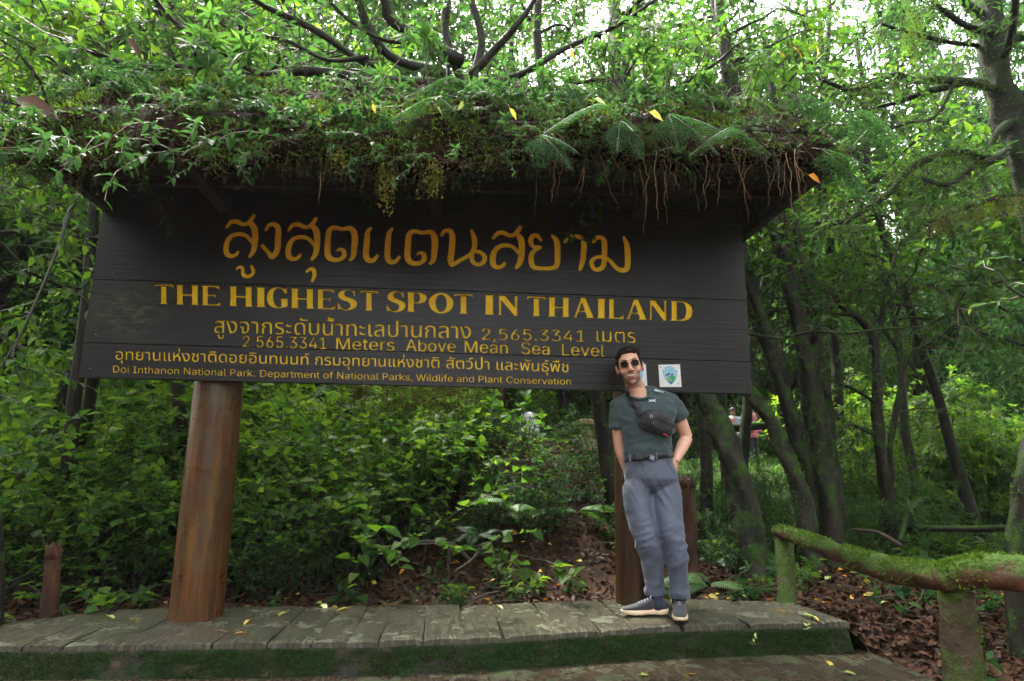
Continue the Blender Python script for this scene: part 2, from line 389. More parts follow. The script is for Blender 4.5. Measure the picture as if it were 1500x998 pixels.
        pb.add(np.concatenate([P[ring], P[ring]-[0, 0, .03]]), np.stack([R, R+len(ring), Rn+len(ring), Rn], 1), 0, False); pb.build('plank', st, stp); x = x2
    return plat
PLAT = make_platform()

# ------------------------------------------------------------------ outlines of letters
def march(fld, x0, y0, st):
    """closed outlines of fld > 0 (fld[iy, ix]); padded with negatives"""
    f = np.pad(fld, 1, constant_values=-1.0); H, W = f.shape; seg = {}
    ins = f > 0; code = ins[:-1, :-1]*1+ins[:-1, 1:]*2+ins[1:, 1:]*4+ins[1:, :-1]*8
    ys, xs = np.nonzero((code > 0) & (code < 15))
    T = {1: [(3, 0)], 2: [(0, 1)], 3: [(3, 1)], 4: [(1, 2)], 5: [(3, 2), (1, 0)], 6: [(0, 2)], 7: [(3, 2)], 8: [(2, 3)], 9: [(2, 0)], 10: [(0, 3), (2, 1)], 11: [(2, 1)], 12: [(1, 3)], 13: [(1, 0)], 14: [(0, 3)]}
    def key(y, x, e): return (0, y, x) if e == 0 else (1, y, x+1) if e == 1 else (0, y+1, x) if e == 2 else (1, y, x)
    def pt(k):
        d, y, x = k
        if d == 0: a, b = f[y, x], f[y, x+1]; u = a/(a-b); return (x+u, y)
        a, b = f[y, x], f[y+1, x]; u = a/(a-b); return (x, y+u)
    for y, x in zip(ys.tolist(), xs.tolist()):
        for a, b in T[int(code[y, x])]: seg[key(y, x, a)] = key(y, x, b)
    loops = []
    while seg:
        s0, k = seg.popitem(); lp = [s0]
        while k != s0 and k in seg: lp.append(k); k = seg.pop(k)
        P = np.array([pt(q) for q in lp]); P = np.stack([x0+(P[:, 0]-1)*st, y0+(P[:, 1]-1)*st], 1)
        if len(P) > 6: loops.append(P)
    return loops
def thin(P, tol):
    keep = [0]; n = len(P); i = 0
    while i < n-1:
        j = min(i+2, n-1)
        while j < n and j-i < 14:
            a, b = P[i], P[min(j, n-1)]; d = b-a; L = np.hypot(*d)+1e-9
            q = P[i+1:j]; dist = np.abs((q[:, 0]-a[0])*d[1]-(q[:, 1]-a[1])*d[0])/L
            if len(q) and dist.max() > tol: break
            j += 1
        i = max(i+1, j-1); keep.append(i) if i < n-1 else None
    return P[keep]
def area(P): x, y = P[:, 0], P[:, 1]; return .5*np.sum(x*np.roll(y, -1)-y*np.roll(x, -1))
def inside(pt, P):
    x, y = pt; a = P; b = np.roll(P, -1, 0); c = ((a[:, 1] > y) != (b[:, 1] > y))
    with np.errstate(all='ignore'): xi = a[:, 0]+(y-a[:, 1])*(b[:, 0]-a[:, 0])/(b[:, 1]-a[:, 1])
    return (np.sum(c & (x < xi)) % 2) == 1
def group_loops(loops):
    lv = [sum(inside(L[0], K) for K in loops if K is not L) for L in loops]
    out = []
    for L, l in zip(loops, lv):
        if l % 2 == 0: out.append([L]+[K for K, m in zip(loops, lv) if m == l+1 and inside(K[0], L)])
    return out
def capfield(G, a, b, ra, rb):
    a = np.array(a, float); b = np.array(b, float); d = b-a; L = d@d+1e-9
    t = np.clip(((G[..., 0]-a[0])*d[0]+(G[..., 1]-a[1])*d[1])/L, 0, 1)
    return ra+(rb-ra)*t-np.hypot(G[..., 0]-a[0]-t*d[0], G[..., 1]-a[1]-t*d[1])
def strokes_to_loops(strokes, st, tol):
    A = np.concatenate([np.array([(p[0], p[1]) for p in s]) for s in strokes]); mg = 40*st
    x0, y0 = A.min(0)-mg; x1, y1 = A.max(0)+mg; gx = np.arange(x0, x1, st); gy = np.arange(y0, y1, st)
    G = np.stack(np.meshgrid(gx, gy), -1); f = np.full(G.shape[:2], -9.0)
    for s in strokes:
        q = smoothpath([(p[0], p[1], p[2]) for p in s], 5)
        for p, r in zip(q[:-1], q[1:]): f = np.maximum(f, capfield(G, p[:2], r[:2], p[2], r[2]))
    return [thin(L, tol) for L in march(f, x0, y0, st)]
def polys_to_loops(polys, st, tol, dil=0.0, blur=2):
    """union (non-zero winding) of polygons, smoothed"""
    A = np.concatenate(polys); x0, y0 = A.min(0)-6*st; x1, y1 = A.max(0)+6*st
    nx, ny = int((x1-x0)/st)+1, int((y1-y0)/st)+1; W = np.zeros((ny, nx+2), int)
    for P in polys:
        a = P; b = np.roll(P, -1, 0)
        for (xa, ya), (xb, yb_) in zip(a, b):
            if ya == yb_: continue
            s = 1 if yb_ > ya else -1; lo, hi = min(ya, yb_), max(ya, yb_)
            r0 = math.ceil((lo-y0)/st); r1 = math.ceil((hi-y0)/st)
            if r1 <= r0: continue
            r = np.arange(r0, r1); xi = xa+(y0+r*st-ya)*(xb-xa)/(yb_-ya); c = np.clip(np.ceil((xi-x0)/st).astype(int), 0, nx+1)
            np.add.at(W, (r, c), s)
    f = (np.cumsum(W, 1)[:, :nx] != 0).astype(float)
    for _ in range(blur):
        g = np.pad(f, 1, mode='edge'); f = (g[:-2, 1:-1]+g[2:, 1:-1]+g[1:-1, :-2]+g[1:-1, 2:]+4*g[1:-1, 1:-1])/8
    return [thin(L, tol) for L in march(f-.5+dil, x0, y0, st)]
def font_file(name):
    try:
        import os
        p = os.path.join(bpy.utils.system_resource('DATAFILES'), 'fonts', name)
        return bpy.data.fonts.load(p)
    except Exception: return None
INTER = font_file('Inter.woff2')
def text_polys(body, font=None, spacing=1.0, space=1.0):
    c = bpy.data.curves.new('text', 'FONT'); c.body = body; c.resolution_u = 4; c.space_character = spacing; c.space_word = space
    if font: c.font = font
    o = bpy.data.objects.new('text', c); COL.objects.link(o); bpy.context.view_layer.update()
    dg = bpy.context.evaluated_depsgraph_get(); cv = o.to_curve(dg); out = []
    for sp in cv.splines:
        bp = sp.bezier_points; n = len(bp)
        if n < 2:
            if len(sp.points) > 2: out.append(np.array([p.co[:2] for p in sp.points]))
            continue
        P = []
        for i in range(n):
            a, b = bp[i], bp[(i+1) % n]; p0, p1, p2, p3 = [np.array(q[:2]) for q in (a.co, a.handle_right, b.handle_left, b.co)]
            k = 1 if abs((p1-p0)[0]*(p3-p0)[1]-(p1-p0)[1]*(p3-p0)[0])+abs((p2-p0)[0]*(p3-p0)[1]-(p2-p0)[1]*(p3-p0)[0]) < 1e-5 else 5
            for t in np.arange(k)/k: P.append((1-t)**3*p0+3*(1-t)**2*t*p1+3*(1-t)*t*t*p2+t**3*p3)
        out.append(np.array(P))
    o.to_curve_clear(); bpy.data.objects.remove(o); return out
def curve_mesh(loops, ext):
    c = bpy.data.curves.new('outline', 'CURVE'); c.dimensions = '2D'; c.fill_mode = 'BOTH'; c.extrude = ext
    for L in loops:
        s = c.splines.new('POLY'); s.points.add(len(L)-1)
        s.points.foreach_set('co', np.concatenate([L, np.zeros((len(L), 1)), np.ones((len(L), 1))], 1).ravel()); s.use_cyclic_u = True
    o = bpy.data.objects.new('outline', c); COL.objects.link(o); bpy.context.view_layer.update()
    me = bpy.data.meshes.new_from_object(o.evaluated_get(bpy.context.evaluated_depsgraph_get())); bpy.data.objects.remove(o)
    return me

BY0 = 4.7; BXL, BXR, BZB, BZT = -2.453, 2.143, 1.471, 2.829
def to_plane(L):
    return np.array([[p[0], p[2]] for p in (atY(x, y, BY0) for x, y in L)])

def title_loops():
    c1 = lambda s, w: [(320+x/4.6875, 300+y/4.6875, r/4.6875) for (x, y), r in zip(s, w if hasattr(w, '__len__') else [w]*len(s))]
    c2 = lambda s, w: [(620+x/4.6875, 310+y/4.6875, r/4.6875) for (x, y), r in zip(s, w if hasattr(w, '__len__') else [w]*len(s))]
    G = []
    def soe(c, dx, dy):
        o = lambda q: [(x+dx, y+dy) for x, y in q]
        G.append([c(o([(55, 152), (85, 118), (125, 115), (165, 133), (200, 126), (225, 100), (240, 76)]), [12, 16, 17, 15, 16, 17, 15]),
                  c(o([(228, 135), (246, 165), (250, 220), (246, 280), (236, 320), (214, 353)]), [20, 23, 23, 22, 19, 13]),
                  c(o([(228, 255), (190, 213), (140, 200), (90, 213), (60, 250), (50, 300), (58, 338), (90, 352), (120, 340), (131, 325)]), [13, 14, 16, 17, 20, 21, 19, 15, 14, 13])])
    soe(c1, 0, 0)
    G.append([c1([(125, 437), (148, 424), (165, 440), (166, 472), (188, 490), (220, 485), (238, 458), (224, 420)], [11, 12, 13, 14, 14, 14, 14, 11])])
    G.append([c1([(325, 172), (345, 140), (380, 133), (408, 160), (407, 230), (402, 310), (368, 355), (340, 325), (300, 280)], [11, 15, 17, 20, 22, 22, 20, 14, 13])])
    soe(c1, 427, 20)
    G.append([c1([(605, 457), (630, 438), (652, 448), (658, 480), (645, 520)], [11, 13, 15, 16, 12])])
    def do_(c, dx, dy):
        o = lambda q: [(x+dx, y+dy) for x, y in q]
        G.append([c(o([(905, 377), (925, 350), (932, 290), (936, 235), (928, 185), (900, 160), (850, 166), (790, 156), (758, 182), (750, 250), (748, 338), (775, 372), (825, 376), (860, 352), (858, 316), (832, 303), (814, 315)]), [13, 18, 22, 23, 22, 18, 15, 17, 20, 22, 22, 19, 16, 18, 17, 12, 8])])
    do_(c1, 0, 0)
    G.append([c1([(1043, 162), (1024, 190), (1018, 260), (1012, 345), (1030, 380), (1064, 380), (1090, 350)], [13, 18, 22, 22, 19, 16, 13])])
    G.append([c1([(1190, 165), (1170, 200), (1163, 270), (1160, 355), (1178, 390), (1214, 388), (1240, 360)], [13, 18, 21, 21, 19, 16, 13])])
    do_(c1, 551, 25)
    G.append([c2([(126, 162), (148, 132), (185, 132), (200, 170), (196, 260), (188, 325), (198, 365), (245, 338), (325, 292), (350, 250), (352, 190), (333, 130)], [12, 15, 18, 21, 22, 22, 16, 15, 15, 17, 19, 12]),
              c2([(345, 270), (390, 278), (422, 308), (410, 350), (370, 362), (338, 340), (335, 300), (350, 240)], [13, 15, 17, 16, 15, 16, 15, 16])])
    soe(c2, 427, 30)
    G.append([c2([(808, 195), (785, 165), (752, 168), (738, 205), (758, 240), (805, 243), (768, 265), (745, 295), (742, 340), (758, 378), (805, 388), (888, 386), (918, 365), (924, 290), (918, 205), (888, 165)], [13, 16, 17, 18, 15, 12, 14, 18, 20, 18, 15, 16, 19, 22, 21, 12])])
    G.append([c2([(975, 207), (1000, 175), (1050, 168), (1088, 182), (1105, 220), (1100, 300), (1092, 350), (1078, 395)], [12, 15, 16, 18, 21, 20, 18, 13])])
    G.append([c2([(1170, 208), (1190, 180), (1225, 178), (1245, 210), (1245, 300), (1240, 365), (1212, 395), (1175, 392), (1156, 350), (1180, 318), (1230, 310), (1280, 332), (1320, 378), (1362, 402), (1400, 388), (1406, 320), (1400, 230), (1380, 178)], [12, 15, 17, 20, 20, 18, 16, 16, 16, 14, 14, 15, 17, 18, 20, 22, 20, 13])])
    out = []
    for g in G: out += [strokes_to_loops(g, .22, .05)]
    return out

def serif_glyph(ch):
    """flared black letters: list of polygons in a unit-high box, and the width"""
    def stem(x, w=.29, lo=0, hi=1):
        c = x+w/2; return [(x-.035, lo), (x+.01, lo+.09), (x+.012, hi-.09), (x-.035, hi), (x+w+.035, hi), (x+w-.012, hi-.09), (x+w-.01, lo+.09), (x+w+.035, lo)]
    def ell(cx, cy, rx, ry, ix, iy, dx=0, a0=0, a1=360):
        """ring as outer poly and reversed inner poly"""
        th = np.radians(np.linspace(a0, a1, 40, endpoint=False)); o = [(cx+rx*math.cos(t), cy+ry*math.sin(t)) for t in th]
        i = [(cx+dx+ix*math.cos(t), cy+iy*math.sin(t)) for t in th][::-1]; return [o, i]
    if ch == 'I': return [stem(.04)], .37
    if ch == 'H': return [stem(.04), stem(.68), [(.3, .44), (.7, .44), (.7, .54), (.3, .54)]], 1.01
    if ch == 'T': return [[(.3, 0), (.355, .1), (.36, .9), (.64, .9), (.645, .1), (.7, 0)], [(0, .8), (.05, 1.0), (.95, 1.0), (1.0, .8), (.93, .86), (.8, .91), (.2, .91), (.07, .86)]], 1.0
    if ch == 'E': return [stem(.04), [(.3, .91), (.3, 1), (.84, 1), (.87, .78), (.8, .83), (.66, .91)], [(.3, .09), (.3, 0), (.88, 0), (.93, .24), (.84, .17), (.68, .09)], [(.3, .47), (.3, .55), (.6, .55), (.68, .64), (.68, .38), (.6, .47)]], .92
    if ch == 'L': return [stem(.04), [(.3, .09), (.3, 0), (.82, 0), (.88, .28), (.78, .17), (.62, .09)]], .87
    if ch == 'P': return [stem(.04)]+[[(.2, .44), (.2, 1), (.6, 1), (.8, .95), (.93, .82), (.93, .66), (.82, .5), (.6, .43)], [(.33, .51), (.5, .51), (.58, .58), (.61, .72), (.58, .86), (.5, .93), (.33, .93)]], .95
    if ch == 'D': return [[(0, 0), (.06, .08), (.06, .92), (0, 1), (.6, 1), (.85, .93), (1.03, .74), (1.08, .5), (1.03, .26), (.85, .07), (.6, 0)], [(.33, .07), (.33, .93), (.5, .93), (.66, .86), (.73, .68), (.75, .5), (.73, .32), (.66, .14), (.5, .07)][::1]], 1.08
    if ch == 'O': return ell(.6, .5, .58, .53, .26, .41, 0), 1.18
    if ch == 'A': return [[(-.03, 0), (.06, .07), (.38, 1.02), (.6, 1.02), (1.0, .07), (1.06, 0), (.58, 0), (.66, .07), (.44, .72), (.40, .72), (.17, .07), (.24, 0)], [(.2, .28), (.6, .28), (.6, .36), (.2, .36)]], 1.03
    if ch == 'N': return [[(.0, 0), (.07, .07), (.07, .93), (.0, 1), (.38, 1), (.85, .42), (.85, .93), (.78, 1), (1.04, 1), (.97, .93), (.97, -.02), (.82, -.02), (.19, .74), (.19, .07), (.27, 0)]], 1.02
    if ch == 'G':
        o = [(1.0, .72), (.97, .98), (.86, .96), (.62, 1.03), (.36, 1.0), (.12, .84), (.02, .5), (.1, .2), (.32, 0), (.62, -.03), (.85, .02), (1.02, .08), (1.02, .42), (1.08, .48), (.6, .48), (.7, .42), (.7, .1), (.56, .06), (.42, .16), (.34, .5), (.40, .82), (.56, .95), (.76, .92), (.9, .72)]
        return [o], 1.08
    if ch == 'S':
        o = [(.86, .70), (.83, .98), (.72, .96), (.52, 1.03), (.24, .97), (.08, .80), (.1, .6), (.3, .47), (.56, .37), (.64, .24), (.56, .1), (.4, .05), (.22, .1), (.1, .32), (.03, .32), (.06, 0), (.16, .03), (.42, -.03), (.74, .03), (.93, .2), (.93, .42), (.78, .56), (.44, .69), (.36, .80), (.44, .93), (.6, .95), (.74, .88), (.79, .70)]
        return [o], .95
HEAD = [('T', 48, 158, 0), ('H', 165, 290, 0), ('E', 300, 405, 0), ('H', 445, 572, 0), ('I', 585, 640, 0), ('G', 640, 760, 0), ('H', 768, 893, 0), ('E', 905, 1005, 0), ('S', 1010, 1118, 0), ('T', 1128, 1230, 0),
        ('S', 1268, 1372, 0), ('P', 1378, 1485, 0), ('O', 98, 230, 1), ('T', 230, 335, 1), ('I', 390, 445, 1), ('N', 460, 570, 1), ('T', 612, 717, 1), ('H', 725, 840, 1), ('A', 858, 968, 1), ('I', 980, 1030, 1), ('L', 1040, 1125, 1), ('A', 1135, 1245, 1), ('N', 1252, 1350, 1), ('D', 1365, 1485, 1)]
def heading_loops():
    out = []
    for ch, a, b, c in HEAD:
        xa, xb = [(210 if c == 0 else 600)+q/3.5714 for q in (a, b)]
        if ch == 'I': xa += 0
        P, wd = serif_glyph(ch); base = lambda x: np.interp(x, (238, 546, 720, 1000), (445.3, 455.0, 461.0, 470.2)); h = 29.6
        polys = []
        for p in P:
            q = np.array(p, float); 
            if ch in 'GS':
                q = smoothpath(np.c_[np.concatenate([q, q[:1]]), np.zeros(len(q)+1)], 4)[:-1, :2]
            x = xa+(xb-xa)*q[:, 0]/wd; polys.append(np.stack([x, base(x)-q[:, 1]*h], 1))
        polys = [p if area(p) > 0 else p[::-1] for p in polys]
        if ch in 'PDO': polys[-1] = polys[-1][::-1]
        out.append(polys_to_loops(polys, .16, .04, blur=2))
    return out
def row_loops(segs, h_ref, font=None, dil=0.0, sp=1.0):
    """segs: (text, x0, y0, x1, y1, height px of the reference cap or body letter)"""
    out = []; h_ref = np.concatenate(text_polys('H' if segs[0][0].isascii() else '\u0e19', font))[:, 1].max()
    for body, x0, y0, x1, y1, h in segs:
        P = text_polys(body, font, sp); A = np.concatenate(P); a, b = A[:, 0].min(), A[:, 0].max()
        Q = []
        for p in P:
            u = (p[:, 0]-a)/(b-a); Q.append(np.stack([x0+(x1-x0)*u, y0+(y1-y0)*u-p[:, 1]*h/h_ref], 1))
        out += group_loops(polys_to_loops(Q, h/34.0, h/300.0, dil, blur=2))
    return out

# ------------------------------------------------------------------ the sign: posts, carved boards, lettering, emblem plates, roof
def board_mat():
    m, t, b, o = nt('dark stained planks'); v = coords(t, (1, 1, 1), rnd=False); vs = coords(t, (.7, 1, 16), rnd=False)
    n = noise(t, vs, 3, 9, .65); n2 = noise(t, v, 2.2, 6, .65)
    c = ramp(t, n, [(.3, (.006, .0048, .0044)), (.55, (.015, .0118, .0108)), (.75, (.036, .029, .026))])
    c = mix(t, n2, c, (.013, .0112, .0108))
    # pale lichen smear near the left end, with a shape of its own
    sx = N(t, 'ShaderNodeSeparateXYZ'); t.links.new(v, sx.inputs[0])
    def band(out, a, b_, s):
        p = N(t, 'ShaderNodeMath', operation='SUBTRACT'); p.inputs[1].default_value = (a+b_)/2; t.links.new(out, p.inputs[0])
        q = N(t, 'ShaderNodeMath', operation='ABSOLUTE'); t.links.new(p.outputs[0], q.inputs[0])
        r = N(t, 'ShaderNodeMapRange'); r.inputs[1].default_value = (b_-a)/2; r.inputs[2].default_value = (b_-a)/2-s; r.inputs[3].default_value = 0; t.links.new(q.outputs[0], r.inputs[0]); return r.outputs[0]
    bx = band(sx.outputs[0], -2.5, -1.85, .25); bz = band(sx.outputs[2], 1.68, 2.2, .2)
    k = N(t, 'ShaderNodeMath', operation='MULTIPLY'); t.links.new(bx, k.inputs[0]); t.links.new(bz, k.inputs[1])
    n3 = noise(t, coords(t, (1, 1, 3), rnd=False), 9, 9, .75); r3 = N(t, 'ShaderNodeMapRange'); r3.inputs[1].default_value = .47; r3.inputs[2].default_value = .66; t.links.new(n3, r3.inputs[0])
    k2 = N(t, 'ShaderNodeMath', operation='MULTIPLY'); t.links.new(k.outputs[0], k2.inputs[0]); t.links.new(r3.outputs[0], k2.inputs[1])
    k3 = N(t, 'ShaderNodeMath', operation='MULTIPLY'); k3.inputs[1].default_value = .5; t.links.new(k2.outputs[0], k3.inputs[0])
    t.links.new(mix(t, k3.outputs[0], c, (.13, .14, .055)), b.inputs['Base Color'])
    r = N(t, 'ShaderNodeMapRange'); r.inputs[1].default_value = .3; r.inputs[2].default_value = .7; r.inputs[3].default_value = .24; r.inputs[4].default_value = .44
    t.links.new(noise(t, vs, 4, 8, .7), r.inputs[0]); t.links.new(r.outputs[0], b.inputs['Roughness'])
    b.inputs['Specular IOR Level'].default_value = .26; bump(t, n, .6, .005, b); return m
M['board'] = board_mat()
M['paint'] = surf('aged yellow paint', [(.80, .45, .010), (.93, .60, .014), (.95, .68, .035)], 14, (.4, .6), .5, .003, kind='Object', spec=.2)
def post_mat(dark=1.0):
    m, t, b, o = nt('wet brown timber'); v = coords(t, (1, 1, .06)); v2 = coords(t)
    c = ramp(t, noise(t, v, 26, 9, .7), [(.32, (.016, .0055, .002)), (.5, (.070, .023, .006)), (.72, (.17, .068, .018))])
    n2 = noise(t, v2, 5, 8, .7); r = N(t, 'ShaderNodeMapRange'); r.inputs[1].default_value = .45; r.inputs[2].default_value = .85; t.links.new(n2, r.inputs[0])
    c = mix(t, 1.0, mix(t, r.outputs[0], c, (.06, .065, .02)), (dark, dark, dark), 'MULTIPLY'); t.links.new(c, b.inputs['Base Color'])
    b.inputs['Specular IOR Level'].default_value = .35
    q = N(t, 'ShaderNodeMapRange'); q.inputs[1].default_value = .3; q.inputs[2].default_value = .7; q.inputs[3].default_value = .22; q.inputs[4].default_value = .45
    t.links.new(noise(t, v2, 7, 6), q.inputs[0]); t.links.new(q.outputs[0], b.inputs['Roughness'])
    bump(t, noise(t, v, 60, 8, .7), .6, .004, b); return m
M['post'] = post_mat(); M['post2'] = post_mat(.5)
M['roofwood'] = surf('dark roof timber', [(.010, .008, .007), (.02, .016, .013), (.035, .028, .02)], 14, (.5, .85), .6, .006, (1, 1, 1))
SIGN = empty('park_sign', (-.15, 4.9, 0), 'large roofed sign of dark carved planks with yellow lettering on two round timber posts', 'sign')

def sign_posts():
    for X, r0, r1, lab in ((-1.63, .168, .157, None), (1.335, .152, .145, None)):
        zb = deckz(X); mb = MB(); zs = np.linspace(zb-.06, 2.9, 46)
        P = np.array([[X, 4.71+.05+r0, z] for z in zs]); R = np.interp(zs, [zb, 2.9], [r0, r1]); R[:3] *= [1.015, 1.012, 1.004]
        mb.tube(P, R, 40, lump=.004, seed=int(X*10)+30)
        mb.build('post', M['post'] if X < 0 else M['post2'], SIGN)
sign_posts()
def sign_boards():
    title = title_loops(); head = heading_loops()
    NT = lambda: None
    r3 = row_loops([('สูงจากระดับน้ำทะเลปานกลาง', 313, 487.5, 690, 496, 18)], .62, None, .17)+row_loops([('2,565.3341', 706, 497.3, 857, 500.6, 17)], .73, INTER, .12)+row_loops([('เมตร', 874, 500, 932, 502.3, 16)], .62, None, .17)
    r4 = row_loops([('2,565.3341', 355, 508.6, 478, 511.3, 17.5), ('Meters', 492.5, 511.7, 578, 513.6, 17.5), ('Above', 594.5, 514, 667.5, 515.7, 17.5), ('Mean', 680.6, 516, 744, 517.9, 17.5), ('Sea', 763.5, 518.4, 805.3, 519.6, 17.5), ('Level', 823.4, 520.2, 886, 522.3, 17.5)], .73, INTER, .2)
    r5 = row_loops([('อุทยานแห่งชาติดอยอินทนนท์', 169, 526.7, 453, 534.6, 12.2), ('กรมอุทยานแห่งชาติ', 461.5, 534.8, 643.5, 539.2, 12.2), ('สัตว์ป่า', 653.5, 539.5, 717, 541.7, 12.2), ('และพันธุ์พืช', 727.5, 542, 833, 545.4, 12.2)], .62, None, .1)
    r6 = row_loops([('Doi Inthanon National Park.', 165.5, 545.6, 373.5, 551.8, 10), ('Department of National Parks,', 381, 552, 604.5, 557.7, 10), ('Wildlife and Plant Conservation', 609.5, 558.0, 836.5, 563.8, 10)], .73, INTER, .12)
    # horizontal joints between the planks, as (left z, right z) on the board plane
    j1l, j1r = atY(135, 409, BY0)[2], atY(1093, 440, BY0)[2]; j2l, j2r = atY(124, 502, BY0)[2], atY(1095, 530, BY0)[2]
    def g(zl, zr, d): return [(BXL, zl+d), (BXR, zr+d)]
    rects = [[(BXL, BZT), (BXL, j1l+.003), (BXR, j1r+.003), (BXR-.004, BZT)],
             [(BXL+.002, j1l-.003), (BXL-.006, j2l+.003), (BXR+.004, j2r+.003), (BXR+.002, j1r-.003)],
             [(BXL, j2l-.003), (BXL, BZB), (BXR, BZB+.002), (BXR+.002, j2r-.003)]]
    flat = lambda G: [[to_plane(L) for L in g_] for g_ in G]
    tit = [to_l for g_ in title for to_l in [[to_plane(L) for L in q] for q in group_loops(g_)]]
    hd = [to_l for g_ in head for to_l in [[to_plane(L) for L in q] for q in group_loops(g_)]]
    rows = [[(tit, True, .015)], [(hd, True, .017), (flat(r3), True, .014), (flat(r4), True, .014)], [(flat(r5), False, .008), (flat(r6), False, .008)]]
    for k, (rect, sets) in enumerate(zip(rects, rows)):
        R = np.array(rect); holes = [L for st, _, _ in sets for g_ in st for L in g_[:1]]; isl = [L for st, _, _ in sets for g_ in st for L in g_[1:]]
        me = curve_mesh([R]+holes+isl, .0125)
        n = len(me.vertices); co = np.empty(n*3); me.vertices.foreach_get('co', co); co = co.reshape(-1, 3)
        dy = (0, .0015, -.001)[k]
        V = np.stack([co[:, 0], BY0+dy+.0125+co[:, 2]*1.0, co[:, 1]], 1)
        V[:, 1] = BY0+dy+.0125+co[:, 2]; me.vertices.foreach_set('co', V.ravel())
        bm = bmesh.new(); bm.from_mesh(me)
        zt = max(p[1] for p in rect); zb = min(p[1] for p in rect)
        # body of the plank behind the carved face
        a, b_, c, d = [Vector((p[0], 0, p[1])) for p in rect]
        def face(y0, y1):
            lo = [bm.verts.new((p.x, y0, p.z)) for p in (a, b_, c, d)]; hi = [bm.verts.new((p.x, y1, p.z)) for p in (a, b_, c, d)]
            bm.faces.new(lo); bm.faces.new(hi[::-1])
            for i in range(4): bm.faces.new((lo[i], hi[i], hi[(i+1) % 4], lo[(i+1) % 4]))
        face(BY0+dy+.0247, BY0+.058)
        bm.normal_update(); bmesh.ops.recalc_face_normals(bm, faces=bm.faces); bm.to_mesh(me); bm.free()
        for p in me.polygons: p.use_smooth = False
        bo = link('board', me, M['board'], SIGN)
        if k == 0:
            bo['label'] = 'tallest plank carved with the large Thai title'
        for st, single, dep in sets:
            small = MB()
            for g_ in st:
                me = curve_mesh(g_, .0012); n = len(me.vertices); co = np.empty(n*3); me.vertices.foreach_get('co', co); co = co.reshape(-1, 3)
                V = np.stack([co[:, 0], BY0+dy+dep+co[:, 2], co[:, 1]], 1)
                if single:
                    me.vertices.foreach_set('co', V.ravel()); me.update(); link('letter', me, M['paint'], bo)
                else:
                    fs = [list(p.vertices) for p in me.polygons]
                    for q in (3, 4):
                        ff = [f for f in fs if len(f) == q]
                        if ff: small.add(V if q == 3 or not any(len(f) == 3 for f in fs) else np.zeros((0, 3)), np.array(ff)-0 if q == 3 else np.array(ff), 0, False) if q == 3 else None
                    quads = [f for f in fs if len(f) == 4]
                    if quads: small.add(V, np.array(quads), 0, False)
            if not single: tag(small.build('small_lettering', M['paint'], bo), kind='stuff')
sign_boards()
for x_, y_ in ((252, 292), (300, 297), (160, 300), (1070, 330), (1075, 430), (165, 400), (140, 490), (1085, 520), (132, 540), (1090, 566), (330, 553), (905, 566), (600, 300), (905, 310)):
    p_ = atY(x_, y_, BY0-.002); MB().tube([p_+[0, .004, 0], p_-[0, .003, 0]], .006, 8).build('bolt_head', flat('dull bolt', (.10, .10, .10), .5, metal=.6), SIGN)

